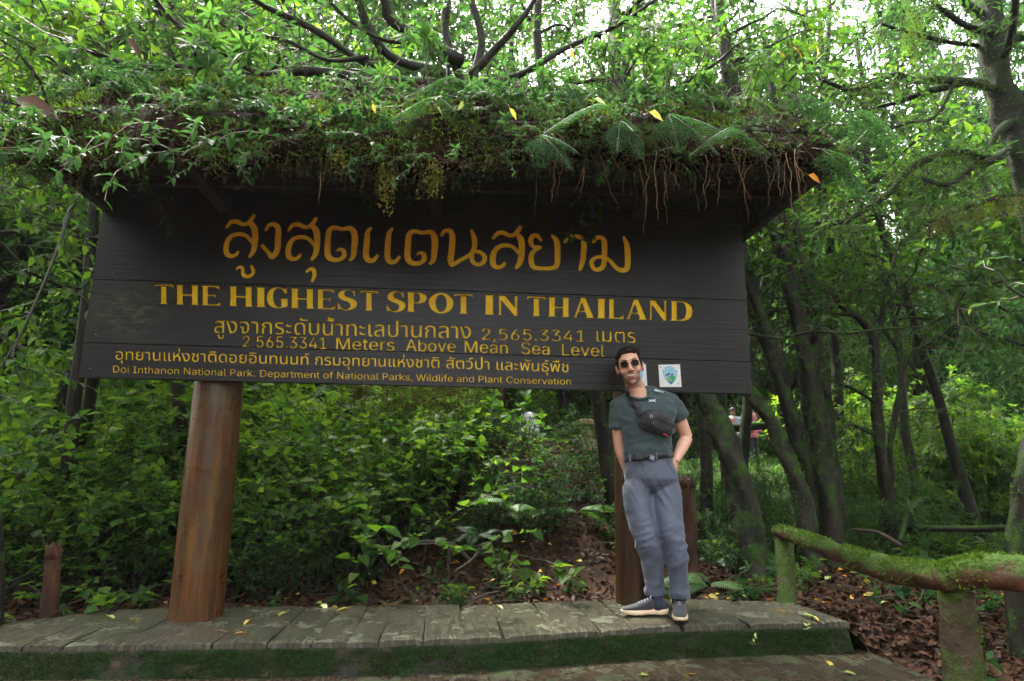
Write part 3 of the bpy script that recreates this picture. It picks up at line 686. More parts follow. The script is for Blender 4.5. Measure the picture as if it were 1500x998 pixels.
def emblem(x0, y0, x1, y1, sk):
    """enamel plate screwed to the lowest plank: white, arrowhead badge with palms, hill and water"""
    W = flat('white enamel', (.72, .72, .72), .3, var=.03); C = {k: flat(k+' print', c, .4, var=.06) for k, c in dict(sky=(.28, .55, .72), teal=(.03, .28, .30), green=(.03, .33, .13), lime=(.10, .42, .12), blue=(.015, .10, .36), dark=(.03, .015, .04), orange=(.6, .25, .08), maroon=(.22, .02, .07)).items()}
    yy = BY0-.004; P = lambda u, v, d=0: np.array([*(atY(x0+(x1-x0)*u+sk*v, y0+(y1-y0)*v, yy-d))])
    mb = MB(); q = [P(0, 0), P(1, -.02), P(1.03, 1.0), P(.02, 1.0)]; h = [p+np.array([0, .003, 0]) for p in q]
    mb.add(q+h, [[0, 3, 2, 1], [0, 1, 5, 4], [1, 2, 6, 5], [2, 3, 7, 6], [3, 0, 4, 7]], 0, False)
    pl = mb.build('emblem_plate', W, SIGN)
    def sh(name, pts, m, d):
        v = [P(u, v, d) for u, v in pts]; MB().add(v, [list(range(len(v)))[::-1]], 0, False).build(name, m, pl)
    out = [(.17, .24), (.28, .23), (.30, .12), (.45, .07), (.60, .08), (.72, .15), (.74, .22), (.86, .25), (.84, .45), (.78, .62), (.70, .76), (.55, .90), (.42, .78), (.30, .64), (.21, .47)]
    c = np.array(out).mean(0); sh('badge_border', out, C['teal'], .0006)
    inn = [tuple(c+(np.array(p)-c)*.93) for p in out]; sh('badge_field', inn, C['sky'], .0012)
    sh('badge_hill', [(.27, .60), (.40, .62), (.52, .50), (.62, .46), (.72, .50), (.79, .58), (.70, .74), (.55, .80), (.42, .76)], C['green'], .0018)
    sh('badge_meadow', [(.34, .66), (.48, .60), (.60, .66), (.58, .76), (.42, .76)], C['lime'], .0024)
    sh('badge_water', [(.40, .76), (.55, .78), (.69, .75), (.55, .885)], C['blue'], .0024)
    for cx, cy, col in ((.36, .46, 'dark'), (.47, .40, 'dark'), (.62, .43, 'maroon')):
        sh('badge_palm', [(cx+.06*math.cos(a)*(1+.2*math.cos(3*a)), cy+.045*math.sin(a)) for a in np.linspace(0, 6.28, 12, endpoint=False)], C[col], .0030)
        sh('badge_palm_stem', [(cx-.008, cy), (.455, .60), (.47, .60), (cx+.012, cy)], C['dark'], .0028)
    sh('badge_animal', [(.40, .62), (.46, .58), (.51, .61), (.49, .67), (.42, .67)], C['orange'], .0032)
    for row, (ya, a, b) in enumerate(((.215, .32, .70), (.285, .24, .80))):      # lines of print too small to read
        k = 7+3*row
        for i in range(k):
            u = a+(b-a)*i/k; sh('badge_print', [(u, ya), (u+.03, ya-.004), (u+.03, ya+.022), (u, ya+.026)], C['teal'], .0020)
    for u, v in ((.09, .11), (.88, .86)):
        sh('screw', [(u+.03*math.cos(a), v+.03*math.sin(a)) for a in np.linspace(0, 6.28, 10, endpoint=False)], C['dark'], .0016)
emblem(964.5, 534.5, 996, 567, 1.5)
emblem(914, 534, 946, 567.5, 1.5)

EV = lambda X: 2.76+.032*X       # height of the eave
RY0, RY1, RYM = 3.80, 5.42, 4.60
RIDGE = 3.42
def roof():
    XA, XB = -2.42, 2.33; m = M['roofwood']
    # front and back slopes as overlapping boards
    for s, (ya, yb_) in enumerate(((RY0, RYM), (RY1, RYM))):
        n = 8
        for i in range(n):
            u0, u1 = i/n, (i+1)/n+.02; mb = MB(); V = []
            for X in np.linspace(XA, XB, 2):
                for u in (u0, u1):
                    y = ya+(yb_-ya)*u; z = EV(X)+.05+(RIDGE-2.78)*u+.012*(1 if u == u0 else 0)*(i > 0); V += [(X, y, z), (X, y, z+.025)]
            mb.add(V, [[0, 4, 6, 2], [1, 3, 7, 5], [0, 1, 5, 4], [2, 6, 7, 3], [0, 2, 3, 1], [4, 5, 7, 6]], 0, False); mb.build('roof_board', m, SIGN)
    for X in (XA, XB):                                                       # gable ends with a tie beam and closing boards
        mb = MB(); V = []
        for dx in (-.02, .02): V += [(X+dx, RY0+.01, EV(X)+.03), (X+dx, RY1-.01, EV(X)+.03), (X+dx, RYM, EV(X)+RIDGE-2.78+.04)]
        mb.add(V, [[0, 1, 2]], 0, False).add(V, [[5, 4, 3]], 0, False); mb.build('gable_panel', m, SIGN)
        MB().box((X-.035, RY0+.0, EV(X)-.045), (X+.035, RY1, EV(X)+.035), bev=.006).build('tie_beam', m, SIGN)
    def beam(name, a, b, h, d, bev=.005):
        a = np.array(a, float); b = np.array(b, float); mb = MB(); t = (b-a)/np.linalg.norm(b-a); u = np.array([0, 0, 1.0]); sd_ = np.cross(t, u); sd_ /= np.linalg.norm(sd_); u = np.cross(sd_, t)
        V = [p+sd_*sx*d/2+u*sz*h/2 for p in (a, b) for sx in (-1, 1) for sz in (-1, 1)]
        mb.add(V, [[0, 1, 3, 2], [4, 6, 7, 5], [0, 4, 5, 1], [2, 3, 7, 6], [0, 2, 6, 4], [1, 5, 7, 3]], 0, False); return mb.build(name, m, SIGN)
    beam('fascia_board', (XA-.03, RY0, EV(XA)+.03), (XB+.03, RY0, EV(XB)+.03), .13, .03)
    beam('fascia_board', (XA-.03, RY1, EV(XA)+.03), (XB+.03, RY1, EV(XB)+.03), .13, .03)
    beam('ridge_beam', (XA, RYM, EV(XA)+RIDGE-2.78-.04), (XB, RYM, EV(XB)+RIDGE-2.78-.04), .12, .08)
    for X in (-1.63, -.15, 1.335): beam('cross_beam', (X, RY0+.04, EV(X)-.0), (X, RY1-.04, EV(X)-.0), .10, .08)
    beam('top_beam', (XA, 4.93, EV(XA)-.03+.06), (XB, 4.93, EV(XB)+.06), .10, .10)
    beam('lath', (XA+.02, 4.42, EV(XA)+.045), (XB-.02, 4.42, EV(XB)+.045), .04, .05)
    # ceiling boards
    ys = np.arange(RY0+.03, RY1-.03, .155)
    for y in ys:
        V = []
        for X in (XA+.04, XB-.04):
            for yy in (y, y+.149):
                for z in (0, .018): V.append((X, yy, EV(X)+.07+z+.15))
        MB().add(V, [[0, 4, 6, 2], [1, 3, 7, 5], [0, 1, 5, 4], [2, 6, 7, 3], [0, 2, 3, 1], [4, 5, 7, 6]], 0, False).build('ceiling_board', m, SIGN)
roof()

# ------------------------------------------------------------------ people
def ell(mb, c, r, R=None, n=16):
    u = np.linspace(0, np.pi, n//2+1)[1:-1]; th = np.linspace(0, 2*np.pi, n, endpoint=False); k = len(u)
    V = np.array([[math.sin(a)*math.cos(b), math.sin(a)*math.sin(b), math.cos(a)] for a in u for b in th]+[[0, 0, 1], [0, 0, -1]])*np.array(r)
    if R is not None: V = V@np.array(R).T
    i = np.arange(k*n).reshape(k, n); j = np.roll(i, -1, 1)
    mb.add(V+np.array(c), np.stack([i[:-1], i[1:], j[1:], j[:-1]], -1).reshape(-1, 4))
    n0 = mb.n-len(V); mb.F.append((np.stack([np.full(n, n0+k*n), n0+i[0], n0+j[0]], 1), 0, True)); mb.F.append((np.stack([np.full(n, n0+k*n+1), n0+j[-1], n0+i[-1]], 1), 0, True))
def loft(mb, secs, k=28, e=2.0, caps=True):
    """secs: (centre, half width vector, half depth vector)"""
    th = np.linspace(0, 2*np.pi, k, endpoint=False); cs, sn = np.cos(th), np.sin(th)
    ce, se = np.sign(cs)*np.abs(cs)**(2/e), np.sign(sn)*np.abs(sn)**(2/e)
    V = np.concatenate([np.array(c)+np.outer(ce, a)+np.outer(se, b) for c, a, b in secs]); n = len(secs); j = np.arange(k); jn = (j+1) % k
    F = np.concatenate([np.stack([i*k+j, i*k+jn, (i+1)*k+jn, (i+1)*k+j], 1) for i in range(n-1)])
    n0 = mb.n; mb.add(V, F)
    if caps:
        mb.V.append(np.array([secs[0][0], secs[-1][0]], float)); c0 = mb.n; mb.n += 2
        mb.F.append((np.stack([np.full(k, c0), n0+jn, n0+j], 1), 0, True)); q = n0+(n-1)*k; mb.F.append((np.stack([np.full(k, c0+1), q+j, q+jn], 1), 0, True))
def cap(mb, a, b, ra, rb, k=16):
    a = np.array(a, float); b = np.array(b, float); d = b-a; L = np.linalg.norm(d); t = d/L
    us = [-.95, -.7, -.35, 0]; P = [a+t*ra*u for u in us]; R = [ra*math.sqrt(max(1-u*u, .02)) for u in us]
    P += [a+d*f for f in (.33, .66)]; R += [ra+(rb-ra)*f for f in (.33, .66)]
    us = [0, .35, .7, .95]; P += [b+t*rb*u for u in us]; R += [rb*math.sqrt(max(1-u*u, .02)) for u in us]
    mb.tube(P, R, k)
def chain(mb, pts, rad, k=18, n=4):
    q = smoothpath([np.append(p, r) for p, r in zip(pts, rad)], n); mb.tube(q[:, :3], q[:, 3], k)
def remesh(mb, voxel, smooth=3, fac=.5):
    me = mb.mesh('tmp'); bm = bmesh.new(); bm.from_mesh(me); bmesh.ops.recalc_face_normals(bm, faces=bm.faces); bm.to_mesh(me); bm.free()
    o = bpy.data.objects.new('tmp', me); COL.objects.link(o)
    r = o.modifiers.new('r', 'REMESH'); r.mode = 'VOXEL'; r.voxel_size = voxel
    if smooth: s = o.modifiers.new('s', 'SMOOTH'); s.iterations = smooth; s.factor = fac
    bpy.context.view_layer.update(); out = bpy.data.meshes.new_from_object(o.evaluated_get(bpy.context.evaluated_depsgraph_get())); bpy.data.objects.remove(o)
    out.polygons.foreach_set('use_smooth', np.ones(len(out.polygons), bool)); return out
def co_no(me):
    n = len(me.vertices); c = np.empty(n*3); q = np.empty(n*3); me.vertices.foreach_get('co', c); me.vertices.foreach_get('normal', q); return c.reshape(-1, 3), q.reshape(-1, 3)
def displace(me, d):
    c, q = co_no(me); me.vertices.foreach_set('co', (c+q*d[:, None]).ravel()); me.update()
def ridged(P, A, seed, o=3):
    """folds: ridged noise in coordinates stretched by matrix A"""
    Q = P@np.array(A).T; return sum((1-np.abs(vnoise(Q, 1.9**k, seed+k))*2.2)*.5**k for k in range(o))

def skin_mat():
    m, t, b, o = nt('skin'); at = N(t, 'ShaderNodeAttribute', attribute_name='tone'); v = coords(t, rnd=False)
    c = mix(t, .25, at.outputs['Color'], ramp(t, noise(t, v, 60, 5), [(.3, (.75, .7, .68)), (.7, (1.15, 1.1, 1.1))]), 'MULTIPLY')
    t.links.new(c, b.inputs['Base Color']); b.inputs['Roughness'].default_value = .45
    b.inputs['Subsurface Weight'].default_value = .12; b.inputs['Subsurface Radius'].default_value = (.02, .008, .004); b.inputs['Subsurface Scale'].default_value = .3
    bump(t, noise(t, v, 400, 3), .15, .001, b); return m
def cloth(name, c, rough=.8, weave=900, heather=0.0):
    m, t, b, o = nt(name); v = coords(t, rnd=False); n = noise(t, v, 7, 5)
    col = ramp(t, n, [(.3, tuple(x*.85 for x in c)), (.7, tuple(x*1.12 for x in c))])
    if heather: col = mix(t, heather, col, ramp(t, noise(t, coords(t, (1, 1, 5), rnd=False), 110, 3, .7), [(.35, tuple(x*.45 for x in c)), (.65, tuple(x*1.9 for x in c))]))
    t.links.new(col, b.inputs['Base Color']); b.inputs['Roughness'].default_value = rough; b.inputs['Sheen Weight'].default_value = .15
    bump(t, noise(t, v, weave*.4, 2), .3, .0006, b); return m
SKIN = skin_mat()
CL = dict(shirt=cloth('heather green knit', (.035, .054, .056), .85, heather=.35), trousers=cloth('slate blue nylon', (.062, .072, .105), .6),
          black=cloth('black webbing', (.010, .010, .014), .6), bag=cloth('black nylon', (.006, .006, .009), .6), sock=cloth('navy sock', (.012, .015, .03), .9),
          knit=cloth('charcoal shoe knit', (.018, .018, .023), .85, heather=.3), hair=surf('dark brown hair', [(.008, .005, .004), (.03, .018, .012)], 90, (.35, .6), .9, .004, (1, 1, .4)),
          sole=surf('beige rubber sole', [(.52, .36, .22), (.72, .55, .38)], 18, (.5, .8), .4, .003), lace=flat('grey lace', (.22, .23, .27), .8), silver=flat('silver print', (.5, .52, .55), .35, metal=.3),
          zip=flat('metal zip', (.35, .35, .36), .3, metal=1.0), gold=flat('gold wire', (.35, .22, .10), .25, metal=1.0), tooth=flat('teeth', (.75, .70, .62), .3), lens=flat('dark brown lens', (.012, .005, .003), .06, spec=.2),
          strip=flat('reflective strip', (.36, .40, .44), .35, metal=.4), red=flat('red tag', (.5, .03, .03), .6))

def man():
    A = atY; H = empty('person', tuple(atdeck(965, 900)), 'smiling man in sunglasses, green T-shirt and slate trousers leaning on the right post', 'person')
    mpp = 1/ (FPX)                                   # metres per pixel and metre of depth
    def dep(p): return float((np.array(p)-np.array([0, 0, CAM_Z]))@CF)
    def hw(px, p): return px*mpp*dep(p)
    # ---------------- head frame
    hc = A(922.5, 537, 4.42); fw = np.array([-1.15, -4.42, -.30]); fw /= np.linalg.norm(fw)
    up = np.array([-.155, 0, 1.0]); up -= fw*(up@fw); up /= np.linalg.norm(up); rt = np.cross(up, fw)*-1
    rt = np.cross(fw, up); 
    if rt[0] < 0: rt = -rt
    HS = 1.06; RH = np.stack([rt, fw, up], 1)
    hp = lambda x, f, z: hc+HS*(rt*x+fw*f+up*z)
    def he(mb, c, r, tilt=None):
        R = RH if tilt is None else RH@tilt
        ell(mb, hp(*c), np.array(r)*HS, R, 20)
    b = MB()
    he(b, (0, -.022, .042), (.074, .094, .080)); he(b, (0, .018, .0), (.069, .072, .09)); he(b, (0, .030, -.060), (.056, .052, .053))
    he(b, (0, .060, -.104), (.024, .022, .019))
    for s in (-1, 1):
        he(b, (.042*s, .050, -.030), (.025, .030, .026)); he(b, (.036*s, .018, -.074), (.016, .033, .024)); he(b, (.030*s, .078, .026), (.026, .014, .009))
        he(b, (.078*s, -.010, -.012), (.010, .020, .032)); he(b, (.082*s, -.018, .004), (.010, .014, .016)); he(b, (.013*s, .100, -.034), (.010, .012, .009))
    cap(b, hp(0, .085, .012), hp(0, .112, -.026), .010, .0125)
    he(b, (0, .083, -.052), (.028, .012, .007)); he(b, (0, .079, -.078), (.022, .012, .007))
    # ---------------- neck, torso core, arms
    nb = A(934, 577, 4.48); cap(b, hp(0, -.022, -.06), nb, .056, .062); cap(b, nb, A(936, 590, 4.5), .066, .09)
    def sec(y, xl, xr, Y, d, sh=0.0):
        c = A((xl+xr)/2, y, Y); a = hw((xr-xl)/2, c)-sh; return (c, np.array([a*.97, -a*.22, 0]), np.array([(d-sh)*.25, (d-sh), 0]))
    TS = [(582, 918, 975, 4.50, .07), (590, 906, 990, 4.50, .095), (602, 905, 991, 4.50, .118), (616, 908, 987, 4.49, .125), (636, 911, 983, 4.49, .118), (654, 914, 983, 4.49, .112), (672, 916, 985, 4.50, .108)]
    loft(b, [sec(*s, sh=.02) for s in TS]); loft(b, [sec(*s, sh=.02) for s in [(660, 916, 985, 4.5, .108), (690, 913, 991, 4.5, .115), (714, 914, 997, 4.5, .115)]])
    sR, eR, wR = A(905, 594, 4.52), A(907, 652, 4.60), A(918, 690, 4.655)       # arm on the left of the picture, hand behind the hip
    sL, eL, wL = A(985, 592, 4.50), A(1006, 641, 4.55), A(989, 676, 4.47)
    chain(b, [sR, (sR+eR)/2, eR], [.05, .046, .037]); chain(b, [eR, (eR*.6+wR*.4), wR], [.038, .037, .025])
    chain(b, [sL, (sL+eL)/2, eL], [.052, .049, .040]); chain(b, [eL, (eL*.62+wL*.38), wL], [.041, .041, .027])
    def hand(mb, w_, fdir, palm, thumb_side, curl=.35):
        """palm and five fingers; fdir = towards the fingertips, palm = the way the palm faces"""
        f = np.array(fdir, float); f /= np.linalg.norm(f); n = np.array(palm, float); n -= f*(n@f); n /= np.linalg.norm(n); s = np.cross(f, n)*thumb_side
        for o in (-.022, -.008, .008, .022): cap(mb, w_+s*o*.7, w_+f*.085+s*o*1.15, .014, .0125)
        for k, (o, L) in enumerate(((.030, .072), (.010, .080), (-.011, .074), (-.031, .058))):
            p = w_+f*.09+s*o; d = f.copy(); r = .0092 if k < 3 else .008
            for j, sg in enumerate((.45, .32, .23)):
                a = curl*(j+.5)*.8; d2 = f*math.cos(a)+n*math.sin(a); q = p+d2*L*sg; cap(mb, p, q, r, r*.93); p = q; r *= .92
        p = w_+f*.02+s*.022; d = f*.72+s*.62+n*.25; d /= np.linalg.norm(d); q = p+d*.045; cap(mb, p, q, .014, .0105); d = f*.9+s*.25+n*.3; d /= np.linalg.norm(d); cap(mb, q, q+d*.032, .0105, .0088)
    hand(b, wL, (-.30, .0, -.95), (-.55, .75, 0), 1, .25)
    hand(b, wR, (.55, .35, -.75), (0, 1, 0), 1, .5)
    # ---------------- legs inside the trousers
    LR = [(692, 934, 15, 4.495), (715, 931.5, 20, 4.49), (745, 935.5, 21.5, 4.47), (775, 942.5, 20.3, 4.44), (800, 950, 18.6, 4.42), (825, 955.5, 16.8, 4.44), (850, 958.5, 15.4, 4.46), (873, 959.5, 15.6, 4.475)]
    LL = [(692, 972, 17, 4.495), (715, 975, 22, 4.49), (745, 976.5, 24, 4.46), (775, 983, 20.2, 4.41), (800, 988, 17.6, 4.39), (825, 992, 16.2, 4.39), (850, 994.5, 15.2, 4.41), (877, 995, 15.8, 4.42)]
    for L in (LR, LL): chain(b, [A(x, y, Y) for y, x, r, Y in L], [hw(r, A(x, y, Y))*(.74-.20*(i/7)) for i, (y, x, r, Y) in enumerate(L)])
    shoeR = (atdeck(979, 902), atdeck(909.5, 904)); shoeL = (atdeck(994, 892), atdeck(997, 916))
    for (a_, t_), (y, x, r, Y) in ((shoeR, LR[-1]), (shoeL, LL[-1])):
        d = (t_-a_); d[2] = 0; d /= np.linalg.norm(d); an = a_+d*.065+np.array([0, 0, .06]); an[2] = a_[2]+.08
        cap(b, A(x, y, Y), an, .036, .030); cap(b, a_+d*.05+np.array([0, 0, .045]), a_+d*.22+np.array([0, 0, .04]), .033, .026)
    body = remesh(b, .0045, 4, .5)
    c, q = co_no(body); L = (c-hc)@RH/HS; x, f, z = L[:, 0], L[:, 1], L[:, 2]; onh = (np.abs(x) < .12) & (z > -.14)
    base = np.array([.70, .39, .27]); tone = np.tile(base, (len(c), 1))
    tone *= (1+.10*fbm(c, 14, 3, 3))[:, None]
    g = lambda cx, cf, cz, sx, sf, sz: np.exp(-(((x-cx)/sx)**2+((f-cf)/sf)**2+((z-cz)/sz)**2))
    stub = np.clip(sst(-.032, -.062, z)*sst(-.03, .02, f)+.9*g(0, .1, -.043, .034, .05, .007)+.7*g(0, .085, -.096, .02, .04, .012), 0, 1)*(1-.9*g(0, .09, -.062, .028, .05, .011))*onh
    side = sst(.045, .062, np.abs(x))*sst(-.01, -.05, z)*sst(-.02, .02, f)*onh; stub = np.clip(np.maximum(stub, side*.8), 0, 1)
    tone = tone*(1-.66*stub[:, None])+np.array([.06, .032, .018])*.66*stub[:, None]
    red = (.25*(g(.038, .07, -.025, .022, .05, .018)+g(-.038, .07, -.025, .022, .05, .018)+g(0, .11, -.03, .014, .03, .012)))*onh
    tone = tone*(1-red[:, None]*.5)+np.array([.55, .17, .13])*red[:, None]*.5
    lip = (g(0, .09, -.051, .024, .05, .0035)+g(0, .09, -.080, .018, .05, .005))*onh; lip = np.clip(lip, 0, 1)[:, None]
    tone = tone*(1-lip*.8)+np.array([.34, .11, .10])*lip*.8
    at = body.attributes.new('tone', 'FLOAT_COLOR', 'POINT'); at.data.foreach_set('color', np.c_[tone, np.ones(len(c))].ravel())
    # smile dent
    dent = (.004*g(0, .09, -.065, .028, .05, .009)-.002*(g(.032, .08, -.055, .008, .04, .014)+g(-.032, .08, -.055, .008, .04, .014)))*onh
    displace(body, -dent); link('body', body, SKIN, H)
    # teeth and mouth line
    mb = MB(); n = 9
    for k in range(n):
        u = (k-(n-1)/2)/(n/2); he(mb, (u*.023, .0895-.012*u*u, -.0635+.0055*u*u), (.0029, .003, .0052))
    mb.build('teeth', CL['tooth'], H)
    mb = MB()
    for s in (-1, 1): mb.tube([hp(s*.003, .0925, -.0705), hp(s*.015, .089, -.0690), hp(s*.026, .078, -.0600)], [.0022, .0022, .001], 6)
    mb.build('lower_lip', flat('lip', (.30, .10, .09), .4), H)
    # hair
    h = MB(); he(h, (0, -.030, .048), (.0795, .098, .076)); he(h, (0, .030, .092), (.060, .050, .028)); he(h, (0, -.045, .0), (.077, .075, .055))
    for s in (-1, 1): he(h, (.072*s, -.005, .040), (.011, .045, .045)); he(h, (.075*s, .012, .012), (.006, .012, .028))
    rg = np.random.default_rng(5)
    for k in range(70):
        u = rg.uniform(-1, 1); v = rg.uniform(0, 1); p = np.array([u*.062, .070-.10*v-abs(u)*.02, .090+.022*v-.03*u*u]); d = np.array([u*.012+.010, .014*(1-v), .016+.006*rg.random()]); cap(h, hp(*p), hp(*(p+d)), .009*HS, .0035, 8)
    hm = remesh(h, .0036, 2, .4); c, q = co_no(hm); Lh = (c-hc)@RH/HS
    displace(hm, .0022*ridged(Lh, np.diag([150, 55, 40.]), 3, 2)-.001)
    # cut the hairline over the face
    c, q = co_no(hm); Lh = (c-hc)@RH/HS; f2 = Lh[:, 1]; z2 = Lh[:, 2]; x2 = np.abs(Lh[:, 0])
    face = (f2 > .035) & (z2 < .086-.55*np.clip(x2-.035, 0, 1)) & (x2 < .068); low = (z2 < -.045)
    dd = np.where(face, .03, 0)+np.where(low, .012, 0); hc2 = hp(0, -.03, .03); v = hc2-c; v /= np.linalg.norm(v, axis=1)[:, None]; c = c+v*dd[:, None]
    hm.vertices.foreach_set('co', c.ravel()); hm.update(); link('hair', hm, CL['hair'], H)
    mb = MB()
    for s in (-1, 1): mb.tube([hp(s*.012, .097, .030), hp(s*.030, .095, .0365), hp(s*.050, .080, .031)], [.003, .0042, .002], 6)
    mb.build('eyebrow', CL['hair'], H)
    # eyes behind the glasses
    for s in (-1, 1):
        mb = MB(); he(mb, (.031*s, .070, .010), (.0125, .012, .011)); mb.build('eye', flat('eye white', (.7, .68, .65), .2), H)
    # sunglasses: a part worn on the face
    sg = MB(); out = []
    fr = MB()
    for s in (-1, 1):
        cx = .0325*s; pts = []
        for a in np.linspace(0, 2*np.pi, 26, endpoint=False):
            ex = .0240*np.sign(math.cos(a))*abs(math.cos(a))**.75; ez = .0195*np.sign(math.sin(a))*abs(math.sin(a))**.8; ez *= 1 if ez > 0 else 1.08
            X = cx+ex; Z = .008+ez; F = .1045-3.6*(X*X); pts.append(hp(X, F, Z))
        pts = np.array(pts); cen = pts.mean(0); back = pts-fw*.002
        V = np.concatenate([pts, back, [cen+fw*.002], [cen-fw*.001]]); k = len(pts); j = np.arange(k); jn = (j+1) % k
        sg.add(V, np.stack([j, jn, np.full(k, 2*k)], 1)); n0 = sg.n-len(V); sg.F.append((np.stack([n0+jn+k, n0+j+k, np.full(k, n0+2*k+1)], 1), 0, True))
        fr.tube(np.concatenate([pts, pts[:2]]), .0014, 6, caps=False)
        fr.tube([hp(.058*s, .093, .018), hp(.076*s, .055, .018), hp(.082*s, -.02, .010)], .0016, 6)
    fr.tube([hp(-.030, .1045, .0285), hp(0, .109, .0295), hp(.030, .1045, .0285)], .0018, 6); fr.tube([hp(-.008, .106, .010), hp(0, .109, .014), hp(.008, .106, .010)], .0014, 6)
    gl = fr.build('sunglasses', CL['gold'], H); sg.build('lens', CL['lens'], gl)
    # ---------------- T-shirt
    t = MB(); loft(t, [sec(*s) for s in TS], e=2.1)
    cap(t, A(927, 583, 4.5), sR+np.array([.0, 0, -.005]), .056, .056); cap(t, A(950, 578, 4.5), sL+np.array([-.005, 0, .004]), .060, .060)
    cap(t, A(930, 579, 4.5), A(942, 579, 4.5), .062, .062)
    eRs = A(902.5, 627, 4.55); eLs = A(996.5, 613, 4.52)
    t.tube(smoothpath([sR, (sR+eRs)/2, eRs], 4), np.linspace(.058, .050, 9), 24); t.tube(smoothpath([sL, (sL+eLs)/2, eLs], 4), np.linspace(.063, .066, 9), 24)
    ell(t, A(937, 594, 4.455), (.085, .062, .050)); sh = remesh(t, .0055, 6, .5); c, q = co_no(sh)
    fold = .0050*ridged(c, [[6, 3, 7], [0, 6, 0], [-3, 0, 11]], 11, 2)+.0032*ridged(c, [[12, 0, -8], [0, 7, 0], [5, 0, 6]], 21, 2)
    bel = np.exp(-((c[:, 2]-A(950, 661, 4.4)[2])/.05)**2); fold = fold+.006*bel*ridged(c, [[22, 0, 0], [0, 12, 0], [0, 0, 10]], 5)
    displace(sh, fold-.003); c, q = co_no(sh)
    # scooped neckline
    nk = hp(0, -.01, -.155); 
    link('t_shirt', sh, CL['shirt'], H)
    bv = BVHTree.FromPolygons([Vector(p) for p in c], [list(p.vertices) for p in sh.polygons])
    eye = np.array([0, 0, CAM_Z])
    def onto(x, y, off=.003, tree=None):
        d = ray(x, y); d = d/np.linalg.norm(d); h_ = (tree or bv).ray_cast(Vector(eye), Vector(d)); 
        if h_[0] is None: return A(x, y, 4.40)
        return np.array(h_[0])+np.array(h_[1])*off
    # collar band
    th = np.linspace(0, 2*np.pi, 30); 
    ring = [A(936, 574, 4.485)+np.array([.082*math.cos(a)+.0, -.097*math.sin(a), .012*math.cos(a)+(-.058 if math.sin(a) > 0 else .014)*abs(math.sin(a))]) for a in th]
    MB().tube(ring, .0085, 8, caps=False).build('collar', CL['shirt'], H)
    # chest mark: two arcs crossing, one above the other
    mk = MB(); cx, cy = 955.2, 587.3
    for s in (-1, 1):
        pts = [(cx+u*5.0, cy+s*(2.6-3.6*(1-abs(u))**.9 if False else (2.7*abs(u)**1.5-.9))) for u in np.linspace(-1, 1, 13)]
        wd = [1.15 if abs(u) > .3 else .7 for u in np.linspace(-1, 1, 13)]; V = []
        for (x_, y_), w_ in zip(pts, wd): V += [onto(x_, y_-w_*.55, .0035), onto(x_, y_+w_*.55, .0035)]
        F = [[2*i, 2*i+1, 2*i+3, 2*i+2] for i in range(12)]; mk.add(V, F)
    mk.build('chest_logo', CL['silver'], H)
    V = [onto(958+i*2.0, 570.5+i*.5+dy, .004) for i in range(8) for dy in (0, 2.4)]; MB().add(V, [[2*i, 2*i+1, 2*i+3, 2*i+2] for i in range(7)]).build('shoulder_strip', CL['strip'], H)
    # ---------------- trousers
    p = MB(); loft(p, [sec(*s) for s in [(668, 915, 986, 4.5, .112), (678, 914, 987, 4.5, .118), (690, 912, 992, 4.5, .124), (702, 912, 995, 4.495, .122), (712, 917, 990, 4.49, .10), (720, 928, 978, 4.49, .07), (725, 942, 964, 4.49, .03)]], e=2.2)
    for L in (LR, LL):
        q4 = smoothpath([np.append(A(x, y, Y), hw(r, A(x, y, Y))) for y, x, r, Y in L], 5); hx = q4[:, 3]
        loft(p, [(v_[:3], np.array([v_[3], -v_[3]*.2, 0]), np.array([v_[3]*.2, v_[3]*1.02+.006, 0])) for v_ in q4], 30)
    tr = remesh(p, .0052, 14, .5); c, q = co_no(tr); zk = A(960, 800, 4.4)[2]; zc = A(960, 868, 4.4)[2]
    kn = np.exp(-((c[:, 2]-zk)/.14)**2); an = np.exp(-((c[:, 2]-zc)/.07)**2); hp_ = np.exp(-((c[:, 2]-A(960, 725, 4.4)[2])/.10)**2)
    fold = (.001+.0055*kn+.005*an)*ridged(c, [[6, 3, 7], [0, 6, 0], [-6, 0, 13]], 31, 2)+(.0025+.004*kn)*ridged(c, [[9, 0, -5], [0, 6, 0], [2, 0, 4]], 41, 2)+.004*hp_*ridged(c, [[18, 0, 10], [0, 8, 0], [8, 0, 3]], 51)
    displace(tr, fold-.009); link('trousers', tr, CL['trousers'], H); c, q = co_no(tr)
    bt = BVHTree.FromPolygons([Vector(p_) for p_ in c], [list(p_.vertices) for p_ in tr.polygons])
    def seam(name, pts, w_, off=.003, m=CL['trousers'], tree=bt, parent=H, r=.0016):
        P_ = [onto(x_, y_, off, tree) for x_, y_ in pts]; return MB().tube(smoothpath(P_, 4), r, 6).build(name, m, parent)
    seam('pocket_seam', [(977, 673), (981, 684), (989, 697)], 1); seam('fly_seam', [(943, 677), (943.5, 695), (946, 712)], 1); seam('pocket_seam', [(914, 676), (912.6, 690), (912, 700)], 1)
    # belt
    bs = sec(669.5, 916.5, 984, 4.5, .110); th = np.linspace(0, 2*np.pi, 49); tilt = (A(986, 664, 4.5)-A(914.5, 672, 4.5)); 
    bb = MB(); V = []
    for a in th:
        P_ = bs[0]+bs[1]*1.0*math.cos(a)+bs[2]*1.0*math.sin(a)*1.03; P_ = P_+np.array([0, 0, .020*math.cos(a)])
        o_ = (P_-bs[0]); o_[2] = 0; o_ /= np.linalg.norm(o_)
        V += [P_+o_*.003+np.array([0, 0, -.019]), P_+o_*.010+np.array([0, 0, -.019]), P_+o_*.010+np.array([0, 0, .019]), P_+o_*.003+np.array([0, 0, .019])]
    F = []
